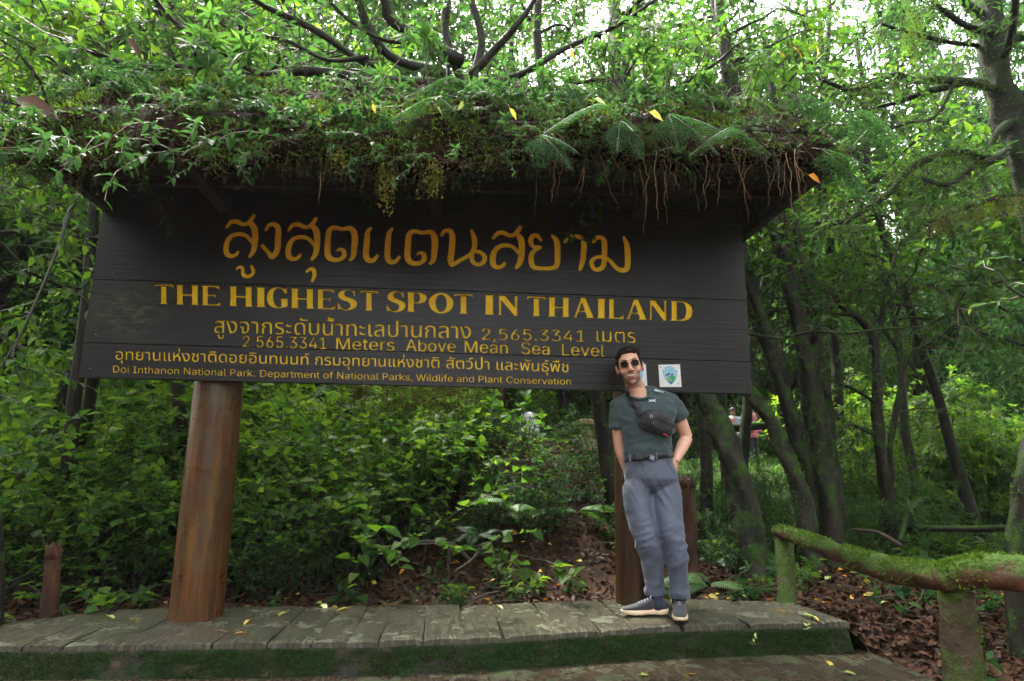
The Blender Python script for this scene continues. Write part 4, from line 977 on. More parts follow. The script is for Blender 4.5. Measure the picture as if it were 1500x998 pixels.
    for i in range(48):
        for j in range(4): F.append([4*i+j, 4*i+(j+1) % 4, 4*i+4+(j+1) % 4, 4*i+4+j])
    be = bb.add(V, F, 0, True).build('belt', CL['black'], H)
    fy = A(937, 669, 4.372); MB().box(fy-[.030, .006, .021], fy+[.022, .008, .019], bev=.004).build('buckle', flat('black buckle', (.012, .012, .014), .35), be)
    fy = A(955.5, 670, 4.366); MB().box(fy-[.016, .004, .018], fy+[.014, .006, .010], bev=.003, rot=[[.94, 0, .34], [0, 1, 0], [-.34, 0, .94]]).build('strap_end', CL['lace'], be)
    for x_, y_ in ((923, 671), (962, 667.5)): fy = A(x_, y_, 4.372); MB().box(fy-[.006, .005, .026], fy+[.006, .008, .026], bev=.002).build('belt_loop', CL['trousers'], H)
    # ---------------- socks and shoes
    for k, ((a_, t_), (y, x, r, Y)) in enumerate(((shoeR, LR[-1]), (shoeL, LL[-1]))):
        d = t_-a_; Ls = np.linalg.norm(d[:2]); d[2] = 0; d /= Ls; s = np.array([-d[1], d[0], 0]); Ls = max(Ls, .27) if k else Ls
        g0 = deckz(a_[0])+.004; T = lambda u, v, z: np.array([a_[0], a_[1], g0])+d*(u*Ls)+s*v+np.array([0, 0, z])
        an = T(.24, 0, .075); mb = MB(); cap(mb, T(.23, 0, .06), A(x, y-6, Y), .046, .049); mb.build('sock', CL['sock'], H)
        us = [0, .02, .07, .16, .3, .45, .6, .74, .86, .94, .985, 1.0]
        wd = [.012, .026, .036, .038, .035, .036, .043, .047, .043, .033, .020, .008]
        bt_ = [.020, .010, .003, 0, .004, .003, 0, 0, .003, .008, .015, .02]; tp = [.040, .045, .044, .040, .036, .036, .036, .036, .036, .036, .034, .030]
        so = MB(); loft(so, [(T(u, 0, (lo+hi)/2), s*w_*1.04, np.array([0, 0, (hi-lo)/2])) for u, w_, lo, hi in zip(us, wd, bt_, tp)], 26, 3.5)
        so.build('sole', CL['sole'], H)
        ut = [.070, .082, .098, .104, .102, .094, .076, .061, .052, .046, .040, .035]; up_ = MB()
        loft(up_, [(T(min(.985, max(.02, u)), 0, .028+(hi-.028)*.42), s*w_*.93, np.array([0, 0, (hi-.028)*.58])) for u, w_, hi in zip(us, wd, ut)], 26, 2.3)
        um = remesh(up_, .004, 3, .5); displace(um, .001*ridged(co_no(um)[0], np.diag([60, 60, 40.]), 3, 2)); sho = link('shoe', um, CL['knit'], H)
        lc = MB()
        for i in range(5):
            u = .36+.062*i; z = np.interp(u, us, ut); 
            lc.tube([T(u, -.022, z-.012), T(u+.012, 0, z+.003), T(u+.024, .022, z-.013)], .0028, 6); lc.tube([T(u, .022, z-.012), T(u+.012, 0, z+.0045), T(u+.024, -.022, z-.013)], .0028, 6)
        z = .108
        lc.tube(smoothpath([T(.36, 0, z), T(.37, .022, z+.012), T(.40, .036, z-.004), T(.38, .01, z)], 4), .0026, 6); lc.tube(smoothpath([T(.36, 0, z), T(.34, -.02, z+.018), T(.38, -.032, z+.004), T(.37, -.006, z)], 4), .0026, 6)
        lc.tube(smoothpath([T(.36, 0, z), T(.28, .012, z+.03), T(.20, .018, z+.022)], 4), .0024, 6); lc.build('laces', CL['lace'], sho)
    # ---------------- crossbody bag: hangs on him, a thing of its own
    B = empty('crossbody_bag', tuple(A(962, 620, 4.34)), 'black zipped waist bag worn across the chest of the leaning man', 'bag')
    c0 = A(962, 619.5, 4.355); ax = A(985, 630, 4.39)-A(939, 606, 4.34); ax /= np.linalg.norm(ax); nf = np.array([-.25, -.97, 0.05]); nf -= ax*(nf@ax); nf /= np.linalg.norm(nf); uz = np.cross(ax, nf); uz = uz if uz[2] > 0 else -uz
    bp = lambda u, n_, v: c0+ax*u+nf*n_+uz*v
    mb = MB(); us = np.linspace(-1, 1, 17)
    loft(mb, [(bp(u*.122, 0, .004-.020*abs(u)**2*(1 if u < 0 else -.0)), uz*(.062*(1-abs(u)**3.2)**.5+.010), nf*(.046*(1-abs(u)**3)**.5+.008)) for u in us], 26, 2.7)
    m_ = remesh(mb, .005, 3, .5); displace(m_, .004*ridged(co_no(m_)[0], [[15, 0, 8], [0, 9, 0], [-9, 0, 18]], 8)-.002); po = link('pouch', m_, CL['bag'], B)
    mb = MB(); loft(mb, [(bp(.022+u*.088, .040, -.022), uz*(.032*(1-abs(u)**3)**.5+.004), nf*(.022*(1-abs(u)**3)**.5+.004)) for u in us], 22, 2.8); fp = remesh(mb, .004, 2, .5)
    displace(fp, .003*ridged(co_no(fp)[0], [[20, 0, 8], [0, 9, 0], [-9, 0, 26]], 18)-.001); fpo = link('front_pocket', fp, CL['bag'], B)
    MB().tube(smoothpath([bp(-.105, .030, .018), bp(-.04, .054, .026), bp(.04, .055, .024), bp(.11, .030, .014)], 5), .0032, 6).build('zip', CL['black'], po)
    MB().tube(smoothpath([bp(-.055, .064, .006), bp(.02, .068, .008), bp(.095, .052, .004)], 5), .003, 6).build('zip', CL['black'], fpo)
    for i in (0, 1): MB().tube([bp(-.088+.014*i, .050, .030), bp(-.084+.014*i, .058, .010), bp(-.081+.014*i, .060, -.010)], .0030, 6).build('zip_pull', CL['zip'], po)
    MB().tube([bp(-.083, .062, -.012), bp(-.075, .062, -.05)], .004, 6).build('cord_pull', CL['black'], po)
    V = [bp(.058+dx, .066, -.052+dz) for dx, dz in ((-.016, .003), (.016, .003), (.016, -.004), (-.016, -.004))]; MB().add(V+[v_-nf*.004 for v_ in V], [[0, 1, 2, 3], [7, 6, 5, 4], [0, 4, 5, 1], [1, 5, 6, 2], [2, 6, 7, 3], [3, 7, 4, 0]], 0, False).build('red_tag', CL['red'], po)
    # strap over the shoulder on the left of the picture, round the back and under the arm
    S1 = [onto(x_, y_, .005) for x_, y_ in ((917.5, 573), (920, 578), (924.5, 585), (929, 592), (934, 599))]+[bp(-.125, .004, .0)]
    back = [A(988, 628, 4.52), A(975, 615, 4.63), A(945, 592, 4.65), A(925, 573, 4.58), A(918, 569, 4.52)]
    pts = smoothpath([bp(.118, 0, 0)]+back+[S1[0]], 5); pts = np.concatenate([pts[:-1], smoothpath(S1, 5)])
    n = len(pts); V = []; T_ = np.gradient(pts, axis=0)
    for i in range(n):
        o_ = pts[i]-np.array([A(948, 610, 4.5)[0], 4.5, pts[i][2]]); o_ /= np.linalg.norm(o_)+1e-9
        if i > n-27: o_ = np.array([-.3, -.9, .45]) if i < n-18 else np.array([-.25, -.95, .1]); o_ /= np.linalg.norm(o_)
        s_ = np.cross(T_[i], o_); s_ /= np.linalg.norm(s_); w_ = .019
        V += [pts[i]-s_*w_, pts[i]+s_*w_, pts[i]+s_*w_+o_*.004, pts[i]-s_*w_+o_*.004]
    F = [[4*i+j, 4*i+(j+1) % 4, 4*i+4+(j+1) % 4, 4*i+4+j] for i in range(n-1) for j in range(4)]
    MB().add(V, F, 0, True).build('strap', CL['black'], B)
man()

def far_person(x, y, Y, h, shirt, label, pack=None, turn=0.0, lower=(.03, .03, .04)):
    """visitor seen small, with his or her back to us"""
    top = atY(x, y, Y); ft = np.array([top[0], Y, top[2]-h]); H = empty('person', tuple(ft), label, 'person'); c_, s_ = math.cos(turn), math.sin(turn); k = h/1.7
    W = lambda u, v, z: ft+np.array([c_*u-s_*v, s_*u+c_*v, z])*k
    b = MB(); ell(b, W(0, 0, 1.585), (.078*k, .095*k, .115*k)); cap(b, W(0, 0, 1.52), W(0, .01, 1.40), .05*k, .06*k)
    for s in (-1, 1):
        cap(b, W(.17*s, .01, 1.38), W(.22*s, .0, 1.10), .05*k, .04*k); cap(b, W(.22*s, 0, 1.10), W(.14*s, -.18, .98), .038*k, .03*k)
        for i, o in enumerate((-.02, -.007, .007, .02)): cap(b, W(.13*s, -.19, .98), W(.12*s+o, -.25, .965+.004*i), .016*k, .011*k)
        cap(b, W(.13*s-.02*s, -.19, .99), W(.10*s, -.22, 1.0), .012*k, .01*k)
        cap(b, W(.09*s, 0, .92), W(.10*s, -.01, .5), .08*k, .055*k); cap(b, W(.10*s, -.01, .5), W(.10*s, .02, .08), .05*k, .035*k); cap(b, W(.10*s, .03, .04), W(.11*s, -.13, .03), .04*k, .03*k)
    cap(b, W(0, 0, 1.35), W(0, 0, .95), .13*k, .12*k); me = remesh(b, .014, 2); n = len(me.vertices)
    at = me.attributes.new('tone', 'FLOAT_COLOR', 'POINT'); at.data.foreach_set('color', np.tile([.45, .25, .17, 1], n)); link('body', me, SKIN, H)
    b = MB(); loft(b, [(W(0, .01, z), np.array([c_*a, s_*a, 0])*k, np.array([-s_*d, c_*d, 0])*k) for z, a, d in ((1.47, .08, .07), (1.42, .19, .10), (1.3, .21, .13), (1.1, .20, .135), (.92, .21, .14), (.82, .22, .15))], 20)
    for s in (-1, 1): cap(b, W(.17*s, .01, 1.38), W(.225*s, 0, 1.10), .068*k, .06*k); cap(b, W(.225*s, 0, 1.1), W(.15*s, -.15, .99), .058*k, .045*k)
    me = remesh(b, .014, 2); displace(me, .012*ridged(co_no(me)[0], [[9, 0, 5], [0, 8, 0], [-4, 0, 12]], 7)); link('jacket', me, cloth('jacket '+label[:9], shirt, .6), H)
    b = MB(); ell(b, W(0, .015, 1.62), (.09*k, .105*k, .105*k)); me = remesh(b, .012, 1); displace(me, .01*ridged(co_no(me)[0], np.diag([30, 30, 20.]), 4)); link('hair', me, CL['hair'], H)
    b = MB()
    for s in (-1, 1): chain(b, [W(.09*s, 0, .9), W(.10*s, -.01, .5), W(.10*s, .02, .09)], [.10*k, .075*k, .06*k])
    link('trousers', remesh(b, .014, 2), cloth('trousers '+label[:9], lower, .8), H)
    b = MB()
    for s in (-1, 1): cap(b, W(.10*s, .04, .045), W(.11*s, -.14, .04), .05*k, .042*k)
    b.build('shoes', CL['knit'], H)
    if pack:
        R = empty('backpack', tuple(W(.03, .18, 1.15)), pack[1], 'backpack'); b = MB()
        loft(b, [(W(.02, .20, z), np.array([c_*a, s_*a, 0])*k, np.array([-s_*d, c_*d, 0])*k) for z, a, d in ((1.46, .07, .03), (1.42, .13, .07), (1.2, .15, .10), (1.0, .15, .10), (.93, .12, .07))], 20, 3); link('main_pocket', remesh(b, .014, 2), cloth('pack', pack[0], .6), R)
        b = MB(); loft(b, [(W(.02, .31, z), np.array([c_*a, s_*a, 0])*k, np.array([-s_*d, c_*d, 0])*k) for z, a, d in ((1.2, .08, .02), (1.15, .11, .035), (1.0, .11, .035), (.96, .08, .02))], 16, 3); b.build('front_pocket', cloth('pack front', tuple(q*2 for q in pack[0]), .6), R)
        for s in (-1, 1): MB().tube(smoothpath([W(.11*s, .12, 1.42), W(.12*s, .0, 1.49), W(.13*s, -.12, 1.35), W(.15*s, -.10, 1.1), W(.14*s, .1, 1.0)], 4), .02*k, 6).build('strap', cloth('pack strap', pack[0], .6), R)
far_person(1099, 592, 17.0, 1.66, (.85, .17, .28), 'visitor in a pink rain jacket seen from behind between the tree trunks', ((.02, .02, .04), 'dark backpack on the visitor in the pink rain jacket'), .5)
far_person(1073, 598, 17.5, 1.62, (.35, .42, .50), 'visitor in pale grey clothing standing left of the pink jacket', None, -.4, (.10, .14, .25))

# ------------------------------------------------------------------ vegetation kit
def unit(v): v = np.asarray(v, float); return v/(np.linalg.norm(v, axis=-1, keepdims=True)+1e-9)
def leaves(mb, P, D, U, L, W, kind='ovate', m=0, fold=.18, droop=.22):
    P = np.asarray(P, float); n = len(P)
    if n == 0: return
    D = unit(D); S_ = unit(np.cross(D, np.asarray(U, float)+1e-4)); Nn = np.cross(S_, D); L = np.broadcast_to(L, (n,))[:, None]; W = np.broadcast_to(W, (n,))[:, None]
    pt = lambda t, s, q=0: P+D*L*t+S_*W*s*.5-Nn*L*droop*t*t+Nn*W*fold*abs(s)
    if kind == 'lite':
        V = np.stack([pt(0, 0), pt(.5, -1), pt(1, 0), pt(.5, 1)], 1); F = np.array([[0, 1, 2, 3]])
        i = np.arange(n)[:, None]*4; mb.add(V.reshape(-1, 3), i+F, m, False); return
    a, b_ = dict(ovate=(1.0, .72), lance=(.8, .85), heart=(1.15, .8), obl=(.7, 1.0))[kind]
    V = np.stack([pt(0, 0), pt(.3, -a), pt(.3, 0), pt(.3, a), pt(.65, -b_), pt(.65, 0), pt(.65, b_), pt(1, 0)], 1)
    i = np.arange(n)[:, None]*8; n0 = mb.n
    mb.V.append(V.reshape(-1, 3)); mb.n += 8*n
    for T3 in ([0, 1, 2], [0, 2, 3], [4, 7, 5], [5, 7, 6]): mb.F.append((i+np.array([T3])+n0, m, True))
    for Q in ([1, 4, 5, 2], [2, 5, 6, 3]): mb.F.append((i+np.array([Q])+n0, m, True))
def rvec(rg, n, up=0.0): v = rg.normal(size=(n, 3)); v[:, 2] += up; return unit(v)
def bendpath(rg, p, d, L, n=7, curl=.25, grav=0.0):
    P = [np.array(p, float)]; d = unit(d)
    for _ in range(n-1): d = unit(d+rg.normal(size=3)*curl/n*2+np.array([0, 0, -grav/n])); P.append(P[-1]+d*L/(n-1))
    return np.array(P)
def alongleaves(mb, rg, P, n, L, W, kind, m, t0=.2, out=.8, updir=.2, jit=.5):
    k = len(P); t = np.sort(rg.uniform(t0, 1, n))*(k-1); i = np.minimum(t.astype(int), k-2); f = (t-i)[:, None]
    Q = P[i]*(1-f)+P[i+1]*f; T = unit(P[i+1]-P[i]); a = np.arange(n)*2.4+rg.uniform(0, 6); s = np.stack([np.cos(a), np.sin(a), 0*a], 1)
    s = s-T*np.sum(s*T, 1)[:, None]; D = unit(T*.45+unit(s)*out+rg.normal(size=(n, 3))*jit*.4+np.array([0, 0, updir]))
    U = unit(np.array([0, 0, 1.0])+rg.normal(size=(n, 3))*jit*.6); ls = L*rg.uniform(.6, 1.15, n); leaves(mb, Q, D, U, ls, ls*W/L, kind, m)

def plant(name, label, cat, group, fol, fmat, stems=None, smat=None, part='foliage'):
    r = empty(name, (0, 0, 0), label, cat, group)
    if stems is not None: stems.build('stem', smat, r, False)
    fol.build(part, fmat, r, False); return r
def p_broad(seed, h=1.4, ns=7, nl=26, L=.085, W=.07, kind='heart', fm='leafA', sm='stemdark', bare=.3, name='broadleaf_shrub', spread=.45):
    rg = np.random.default_rng(seed); f, s = MB(), MB()
    for k in range(ns):
        d = np.array([rg.normal()*spread, rg.normal()*spread, 1.0]); P = bendpath(rg, [rg.normal()*.10, rg.normal()*.10, -.05], d, h*rg.uniform(.7, 1.12), 8, .5)
        s.tube(P, np.linspace(.007, .002, 8), 5, caps=False); alongleaves(f, rg, P, int(nl*.5), L, W, kind, 0, bare)
        for b_ in range(4):
            i = rg.integers(int(8*bare)+1, 8); q = bendpath(rg, P[i], rvec(rg, 1, .5)[0], h*rg.uniform(.18, .34), 5, .4, .2); s.tube(q, np.linspace(.0035, .0015, 5), 4, caps=False)
            alongleaves(f, rg, q, int(nl*.3), L, W, kind, 0, .1)
    return plant(name, None, 'shrub', None, f, M[fm], s, M[sm])
def p_whorl(seed, h=1.2, ns=6, L=.13, W=.035, fm='leafC', name='whorled_shrub', nb=4, spread=.5):
    rg = np.random.default_rng(seed); f, s = MB(), MB()
    def whorl(p, d, n, l):
        a = np.linspace(0, 6.28, n, endpoint=False)+rg.uniform(0, 6); x = unit(np.cross(d, [.3, .2, 1.0])); y = np.cross(d, x)
        D = unit(np.outer(np.cos(a), x)+np.outer(np.sin(a), y)+d*rg.uniform(.1, .5)+rg.normal(size=(n, 3))*.12); ls = l*rg.uniform(.7, 1.1, n)
        leaves(f, np.repeat([p], n, 0), D, np.repeat([d+np.array([0, 0, .4])], n, 0), ls, ls*W/L, 'lance', 0, .15, .3)
    for k in range(ns):
        P = bendpath(rg, [rg.normal()*.08, rg.normal()*.08, -.05], [rg.normal()*spread, rg.normal()*spread, 1], h*rg.uniform(.6, 1.1), 8, .5); s.tube(P, np.linspace(.008, .003, 8), 5, caps=False)
        whorl(P[-1], unit(P[-1]-P[-2]), 8, L); whorl(P[-2], unit(P[-1]-P[-2]), 5, L)
        for b_ in range(nb):
            i = rg.integers(3, 8); q = bendpath(rg, P[i], rvec(rg, 1, .6)[0], h*rg.uniform(.15, .35), 5, .4); s.tube(q, np.linspace(.004, .002, 5), 4, caps=False)
            whorl(q[-1], unit(q[-1]-q[-2]), 7, L*.9); whorl(q[-2], unit(q[-1]-q[-2]), 4, L*.8)
    return plant(name, None, 'shrub', None, f, M[fm], s, M['stem'])
def p_fern(seed, nf=9, L=.55, fm='fern', name='fern', lace=False, el=(.35, 1.0), fan=None, droop=1.0, npin=22, wid=.30):
    rg = np.random.default_rng(seed); f, s = MB(), MB()
    for k in range(nf):
        a = (rg.uniform(0, 6.28) if fan is None else rg.uniform(*fan)); e = rg.uniform(*el); l = L*rg.uniform(.65, 1.1); n = npin+6
        d = np.array([math.cos(a)*math.cos(e), math.sin(a)*math.cos(e), math.sin(e)]); P = [np.zeros(3)]
        for i in range(n): d = unit(d+np.array([0, 0, -droop*1.5/n])+rg.normal(size=3)*.012); P.append(P[-1]+d*l/n)
        P = np.array(P); s.tube(P, np.linspace(.0022, .0007, len(P)), 4, caps=False); T = unit(np.gradient(P, axis=0)); S_ = unit(np.cross(T, [0, 0, 1.0])); up = np.cross(S_, T)
        i = np.arange(3, len(P)-1); t = i/len(P); pl = l*wid*np.sin(np.pi*np.clip(t*.92+.08, 0, 1))**.75*(1.15-t*.6)
        if lace: pl = l*.42*(1-t)**.9*np.minimum(1, (t+.05)*6)
        for sd_ in (-1, 1):
            D = unit(S_[i]*sd_+T[i]*.35-up[i]*.12)
            if not lace: leaves(f, P[i], D, up[i], pl, np.full(len(i), l/n*.85), 'lance', 0, .1, .25)
            else:
                for ii, dd, ll in zip(i, D, pl):
                    m_ = max(3, int(ll/.011)); u = np.linspace(.1, 1, m_)[:, None]; base = P[ii]+dd*ll*u-up[ii]*ll*.2*u*u; tt = T[ii]; ls = ll*.26*(1.05-u[:, 0])+.005
                    for s2 in (-1, 1): leaves(f, base, np.repeat([tt*s2*.9+dd*.6], m_, 0)+rg.normal(size=(m_, 3))*.1, np.repeat([up[ii]], m_, 0), ls, np.full(m_, .0085), 'lite', 0, .1, .1)
    return plant(name, None, 'fern', None, f, M[fm], s, M['stemdark'], 'fronds')
def p_herb(seed, fm='leafB', n=10, L=.07):
    rg = np.random.default_rng(seed); f, s = MB(), MB()
    for k in range(3):
        P = bendpath(rg, [rg.normal()*.03, rg.normal()*.03, -.02], [rg.normal()*.5, rg.normal()*.5, 1], rg.uniform(.08, .24), 5, .4); s.tube(P, .002, 4, caps=False); alongleaves(f, rg, P, n, L, L*.5, 'ovate', 0, .4, 1.0, .0)
    return plant('seedling', None, 'seedling', None, f, M[fm], s, M['stem'], 'leaves')
M['creeperstem'] = surf('creeper stem', [(.03, .025, .012), (.075, .05, .025)], 20, (.6, .8), .3, .002)
def p_creeper(seed, hang=.0, L=.05, fm='leafB', nsp=7, rad=.28):
    rg = np.random.default_rng(seed); f, s = MB(), MB()
    for k in range(nsp):
        a = rg.uniform(0, 6.28); d = np.array([math.cos(a), math.sin(a)*.6-.35*(hang > 0), .45]); P = bendpath(rg, rg.normal(size=3)*.03, d, rad*rg.uniform(.6, 1.3)*(1+hang), 9, .7, 1.3+hang*1.2); s.tube(P, np.linspace(.0032, .0015, 9), 4, caps=False)
        alongleaves(f, rg, P, 17, L, L*.42, 'ovate', 0, .1, .9, .0, .5)
    return plant('creeper', None, 'creeper', None, f, M[fm], s, M['creeperstem'], 'leaves')
def p_tree(seed, H=8.0, r=.11, nl=9, ntw=14, L=.11, W=.04, kind='lance', fm='leafC', spread=3.0, zc=.45, lean=(0, 0), path=None, lite=False, bark='bark', twl=.7, lumps=0, name='forest_tree', hang=.25, crook=.5, per=9, limb_up=.35, rtop=.35, trees_part=True, lr=.42):
    """trunk with limbs (one mesh), crown of twigs and leaves (another)"""
    rg = np.random.default_rng(seed); t, c = MB(), MB()
    if path is None: P = bendpath(rg, [0, 0, -.15], [lean[0], lean[1], 1], H, 12, crook*.5)
    else: P = smoothpath(path, 5)
    R = np.linspace(r, r*rtop, len(P)); R[:2] *= [1.35, 1.12]; t.tube(P, R, 14, lump=.06, seed=seed)
    n = len(P); tips = []
    for k in range(nl):
        u = zc+(1-zc)*(k+.5)/nl; i = min(n-2, int(u*(n-1))); a = k*2.4+rg.uniform(-.5, .5); l = spread*rg.uniform(.6, 1.1)*(1.15-.5*(u-zc)/(1-zc+1e-6))
        q = bendpath(rg, P[i], [math.cos(a), math.sin(a), limb_up*rg.uniform(.3, 1.8)], l, 9, crook*1.6); rr = R[i]*lr; t.tube(q, np.linspace(rr, rr*.25, 9), 7, caps=False, lump=.08, seed=seed+k)
        for j in range(ntw):
            b_ = rg.integers(2, 9); tw = bendpath(rg, q[b_], rvec(rg, 1, .1)[0]+unit(q[-1]-q[0])*.5, twl*rg.uniform(.5, 1.2), 6, .9, hang); c.tube(tw, np.linspace(rr*.22+.002, .0015, 6), 4, 0, caps=False); tips.append(tw)
    for tw in tips: alongleaves(c, rg, tw, per, L, W, 'lite' if lite else kind, 1, .15, .8, -.05, .6)
    rt = empty(name, (0, 0, 0), None, 'tree'); t.build('trunk', M[bark], rt, False); c.build('crown', [M['twig'], M[fm]], rt, False); return rt
def p_fartree(seed, H=14, cr=4.2, nlv=9000, L=.22, fm='leafC', fill=1.0, low=.15):
    rg = np.random.default_rng(seed); t, c = MB(), MB(); P = bendpath(rg, [0, 0, -.3], [rg.normal()*.1, rg.normal()*.1, 1], H*.9, 10, .3); t.tube(P, np.linspace(.24, .06, 10), 9, lump=.05, seed=seed)
    cl = []
    for k in range(46):
        u = rg.uniform(low, 1); a = rg.uniform(0, 6.28); rad = cr*(1-abs(u-.5)**2*2.2)*rg.uniform(.25, 1); p0 = P[min(9, int(u*8))]; q = np.array([p0[0]+math.cos(a)*rad, p0[1]+math.sin(a)*rad, H*u+rg.normal()*.4]); t.tube(smoothpath([p0, (p0+q)/2+rg.normal(size=3)*.3, q], 3), np.linspace(.07, .015, 7), 5, caps=False); cl.append((q, rg.uniform(.5, 1.2)))
    n = nlv//len(cl)
    for q, s in cl:
        v = rvec(rg, n)*(rg.uniform(.25, 1, n)**.5)[:, None]*np.array([1, 1, .55])*s*1.25; D = unit(v+rg.normal(size=(n, 3))*.6+np.array([0, 0, -.35])); l = L*rg.uniform(.6, 1.2, n); leaves(c, q+v, D, np.array([0, 0, 1.0])+rg.normal(size=(n, 3))*.5, l, l*.42, 'lite', 0, .15, .2)
    rt = empty('forest_tree', (0, 0, 0), None, 'tree'); t.build('trunk', M['bark'], rt, False); c.build('crown', M[fm], rt, False); return rt

def put(o, x, y, z=None, s=1.0, rz=0.0, label=None, group=None, first=set(), tilt=(0, 0)):
    c = o if id(o) not in first and o.name not in first else copy_tree(o)
    if c is o: first.add(o.name)
    c.location = (x, y, float(ground(x, y)) if z is None else z); c.scale = (s, s, s); c.rotation_euler = (tilt[0], tilt[1], rz)
    if label: c['label'] = label
    if group: c['group'] = group
    elif 'group' in c: del c['group']
    return c

# ------------------------------------------------------------------ mossy trees, fence, stumps near the sign
RG = random.Random(11)
def px_path(pts, Y0, Y1=None):
    n = len(pts); return [atY(x, y, Y0+((Y1 if Y1 is not None else Y0)-Y0)*i/(n-1)) for i, (x, y) in enumerate(pts)]
def near_tree(label, pts, Y, w, seed, Ytop=None, limbs=(), nl=5, fm='leafC', L=.11, ntw=9, zc=.75, rtop=.6, spread=1.6, mat='bark', extra=None, per=8, name='mossy_tree', group=None, kind='lance', W=.036):
    """trunk along a path; limbs hand placed plus a crown"""
    P0 = px_path(pts, Y, Ytop or Y); b0 = np.array(P0[0]); P0[0][2] = min(P0[0][2], float(ground(b0[0], b0[1])))-.1
    up = unit(np.array(P0[-1])-np.array(P0[-2])); path = [np.array(p) for p in P0]
    if extra: path += [path[-1]+up*extra*.5+np.array([0, 0, extra*.2]), path[-1]+up*extra*.8+np.array([.1, .2, extra*.6])]
    r = w/2/FPX*Y*1.02; rg = np.random.default_rng(seed); org = path[0].copy(); path = [p-org for p in path]
    t, c = MB(), MB(); P = smoothpath(path, 12); R = np.linspace(r, r*rtop, len(P)); R[:3] *= [1.5, 1.28, 1.1]; t.tube(P, R, 16, lump=.13, seed=seed)
    # moss cushions standing proud of the bark
    tips = []; n = len(P)
    for lp, lw in limbs:
        q = smoothpath([np.array(p)-org for p in lp], 6); rr = np.linspace(lw, lw*.4, len(q)); t.tube(q, rr, 9, lump=.12, seed=seed+3)
        for j in range(int(len(q)*.9)):
            b_ = rg.integers(len(q)//3, len(q)); tw = bendpath(rg, q[b_], rvec(rg, 1, .2)[0]+unit(q[-1]-q[0])*.6, rg.uniform(.25, .7), 6, 1.0, .4); c.tube(tw, np.linspace(.006, .0015, 6), 4, 0, caps=False); tips.append(tw)
    for k in range(nl):
        u = zc+(1-zc)*(k+.5)/nl; i = min(n-2, int(u*(n-1))); a = k*2.4+rg.uniform(-.5, .5); q = bendpath(rg, P[i], [math.cos(a), math.sin(a), .5], spread*rg.uniform(.6, 1.1), 9, .9); t.tube(q, np.linspace(R[i]*.4, R[i]*.1, 9), 7, caps=False, lump=.1, seed=seed+k)
        for j in range(ntw): tw = bendpath(rg, q[rg.integers(2, 9)], rvec(rg, 1, .1)[0], rg.uniform(.3, .8), 6, 1.0, .4); c.tube(tw, np.linspace(.006, .0015, 6), 4, 0, caps=False); tips.append(tw)
    for tw in tips: alongleaves(c, rg, tw, per, L, W, kind, 1, .15, .8, -.05, .6)
    rt = empty(name, tuple(org), label, 'tree', group); t.build('trunk', M[mat], rt, False)
    if tips: c.build('crown', [M['twig'], M[fm]], rt, False)
    # moss fuzz on the trunk, uncountable
    fz = MB(); k = int(1500*r/.1); i = rg.integers(0, n-1, k); f = rg.random(k)[:, None]; Q = P[i]*(1-f)+P[i+1]*f; T = unit(P[i+1]-P[i]); s = rvec(rg, k, .25); s = unit(s-T*np.sum(s*T, 1)[:, None]); base = Q+s*R[i][:, None]*.97
    keep = fbm(base, 3.0, seed, 3) > -.05; ls = rg.uniform(.012, .035, k); leaves(fz, base[keep], (s+rg.normal(size=s.shape)*.5+[0, 0, -.2])[keep], rvec(rg, k)[keep], ls[keep], ls[keep]*.45, 'lite'); tag(fz.build('moss', M['mosstuft'], rt, False), kind='stuff')
    return rt
M['mosstuft'] = leafmat('moss tufts', [(.03, .065, .008), (.06, .12, .015), (.11, .19, .025)], .8, .3, .2)
M['mossgold'] = leafmat('golden moss tufts', [(.06, .07, .01), (.13, .14, .02), (.20, .19, .03)], .8, .35, .2)

M['fringe2'] = leafmat('olive beard moss', [(.03, .035, .01), (.06, .065, .016), (.10, .10, .03)], .8, .3, .1)
near_tree('thick mossy trunk leaning left out from behind the lower right corner of the sign', [(1108, 800), (1085, 720), (1060, 640), (1035, 585), (1010, 500), (975, 380), (930, 200)], 6.6, 40, 1, 7.6, extra=2.0)
near_tree('mossy trunk bending left between the pink visitor and the tall dark trunk', [(1192, 790), (1172, 720), (1150, 665), (1125, 610), (1098, 575), (1060, 520), (1000, 400)], 7.0, 27, 2, 8.0, extra=1.5)
near_tree('slim dark trunk rising from behind the right edge of the sign board', [(1205, 778), (1190, 720), (1178, 665), (1157, 600), (1130, 510), (1105, 430), (1085, 350), (1070, 200)], 7.4, 24, 3, 8.0, extra=2.5)
near_tree('tallest dark mossy trunk right of the sign, running up under the roof corner', [(1219, 785), (1213, 720), (1200, 620), (1183, 520), (1163, 440), (1145, 375), (1128, 318), (1090, 180), (1060, 60)], 7.2, 29, 4, 8.2, limbs=[([atY(1192, 500, 7.5), atY(1196, 475, 7.4), atY(1212, 440, 7.3)], .045)], extra=2.5, fm='leafC')
near_tree('thin mossy trunk hugging the right side of the tallest dark trunk', [(1229, 783), (1222, 700), (1214, 620), (1207, 560), (1196, 490), (1180, 400), (1150, 250)], 7.5, 20, 5, 8.4, extra=1.6)
near_tree('small forked tree in the clearing with drooping leafy side branches', [(1305, 755), (1292, 680), (1285, 600), (1282, 507), (1262, 470), (1230, 445), (1215, 420)], 7.8, 19, 6, limbs=[([atY(1282, 507, 7.8), atY(1292, 470, 7.8), atY(1294, 435, 7.8), atY(1302, 402, 7.8), atY(1320, 350, 7.9)], .035), ([atY(1282, 590, 7.8), atY(1250, 570, 7.6), atY(1210, 555, 7.5)], .025), ([atY(1284, 640, 7.8), atY(1262, 628, 7.6), atY(1240, 622, 7.5), atY(1222, 645, 7.4)], .025)], nl=4, zc=.55, rtop=.4, spread=.9)
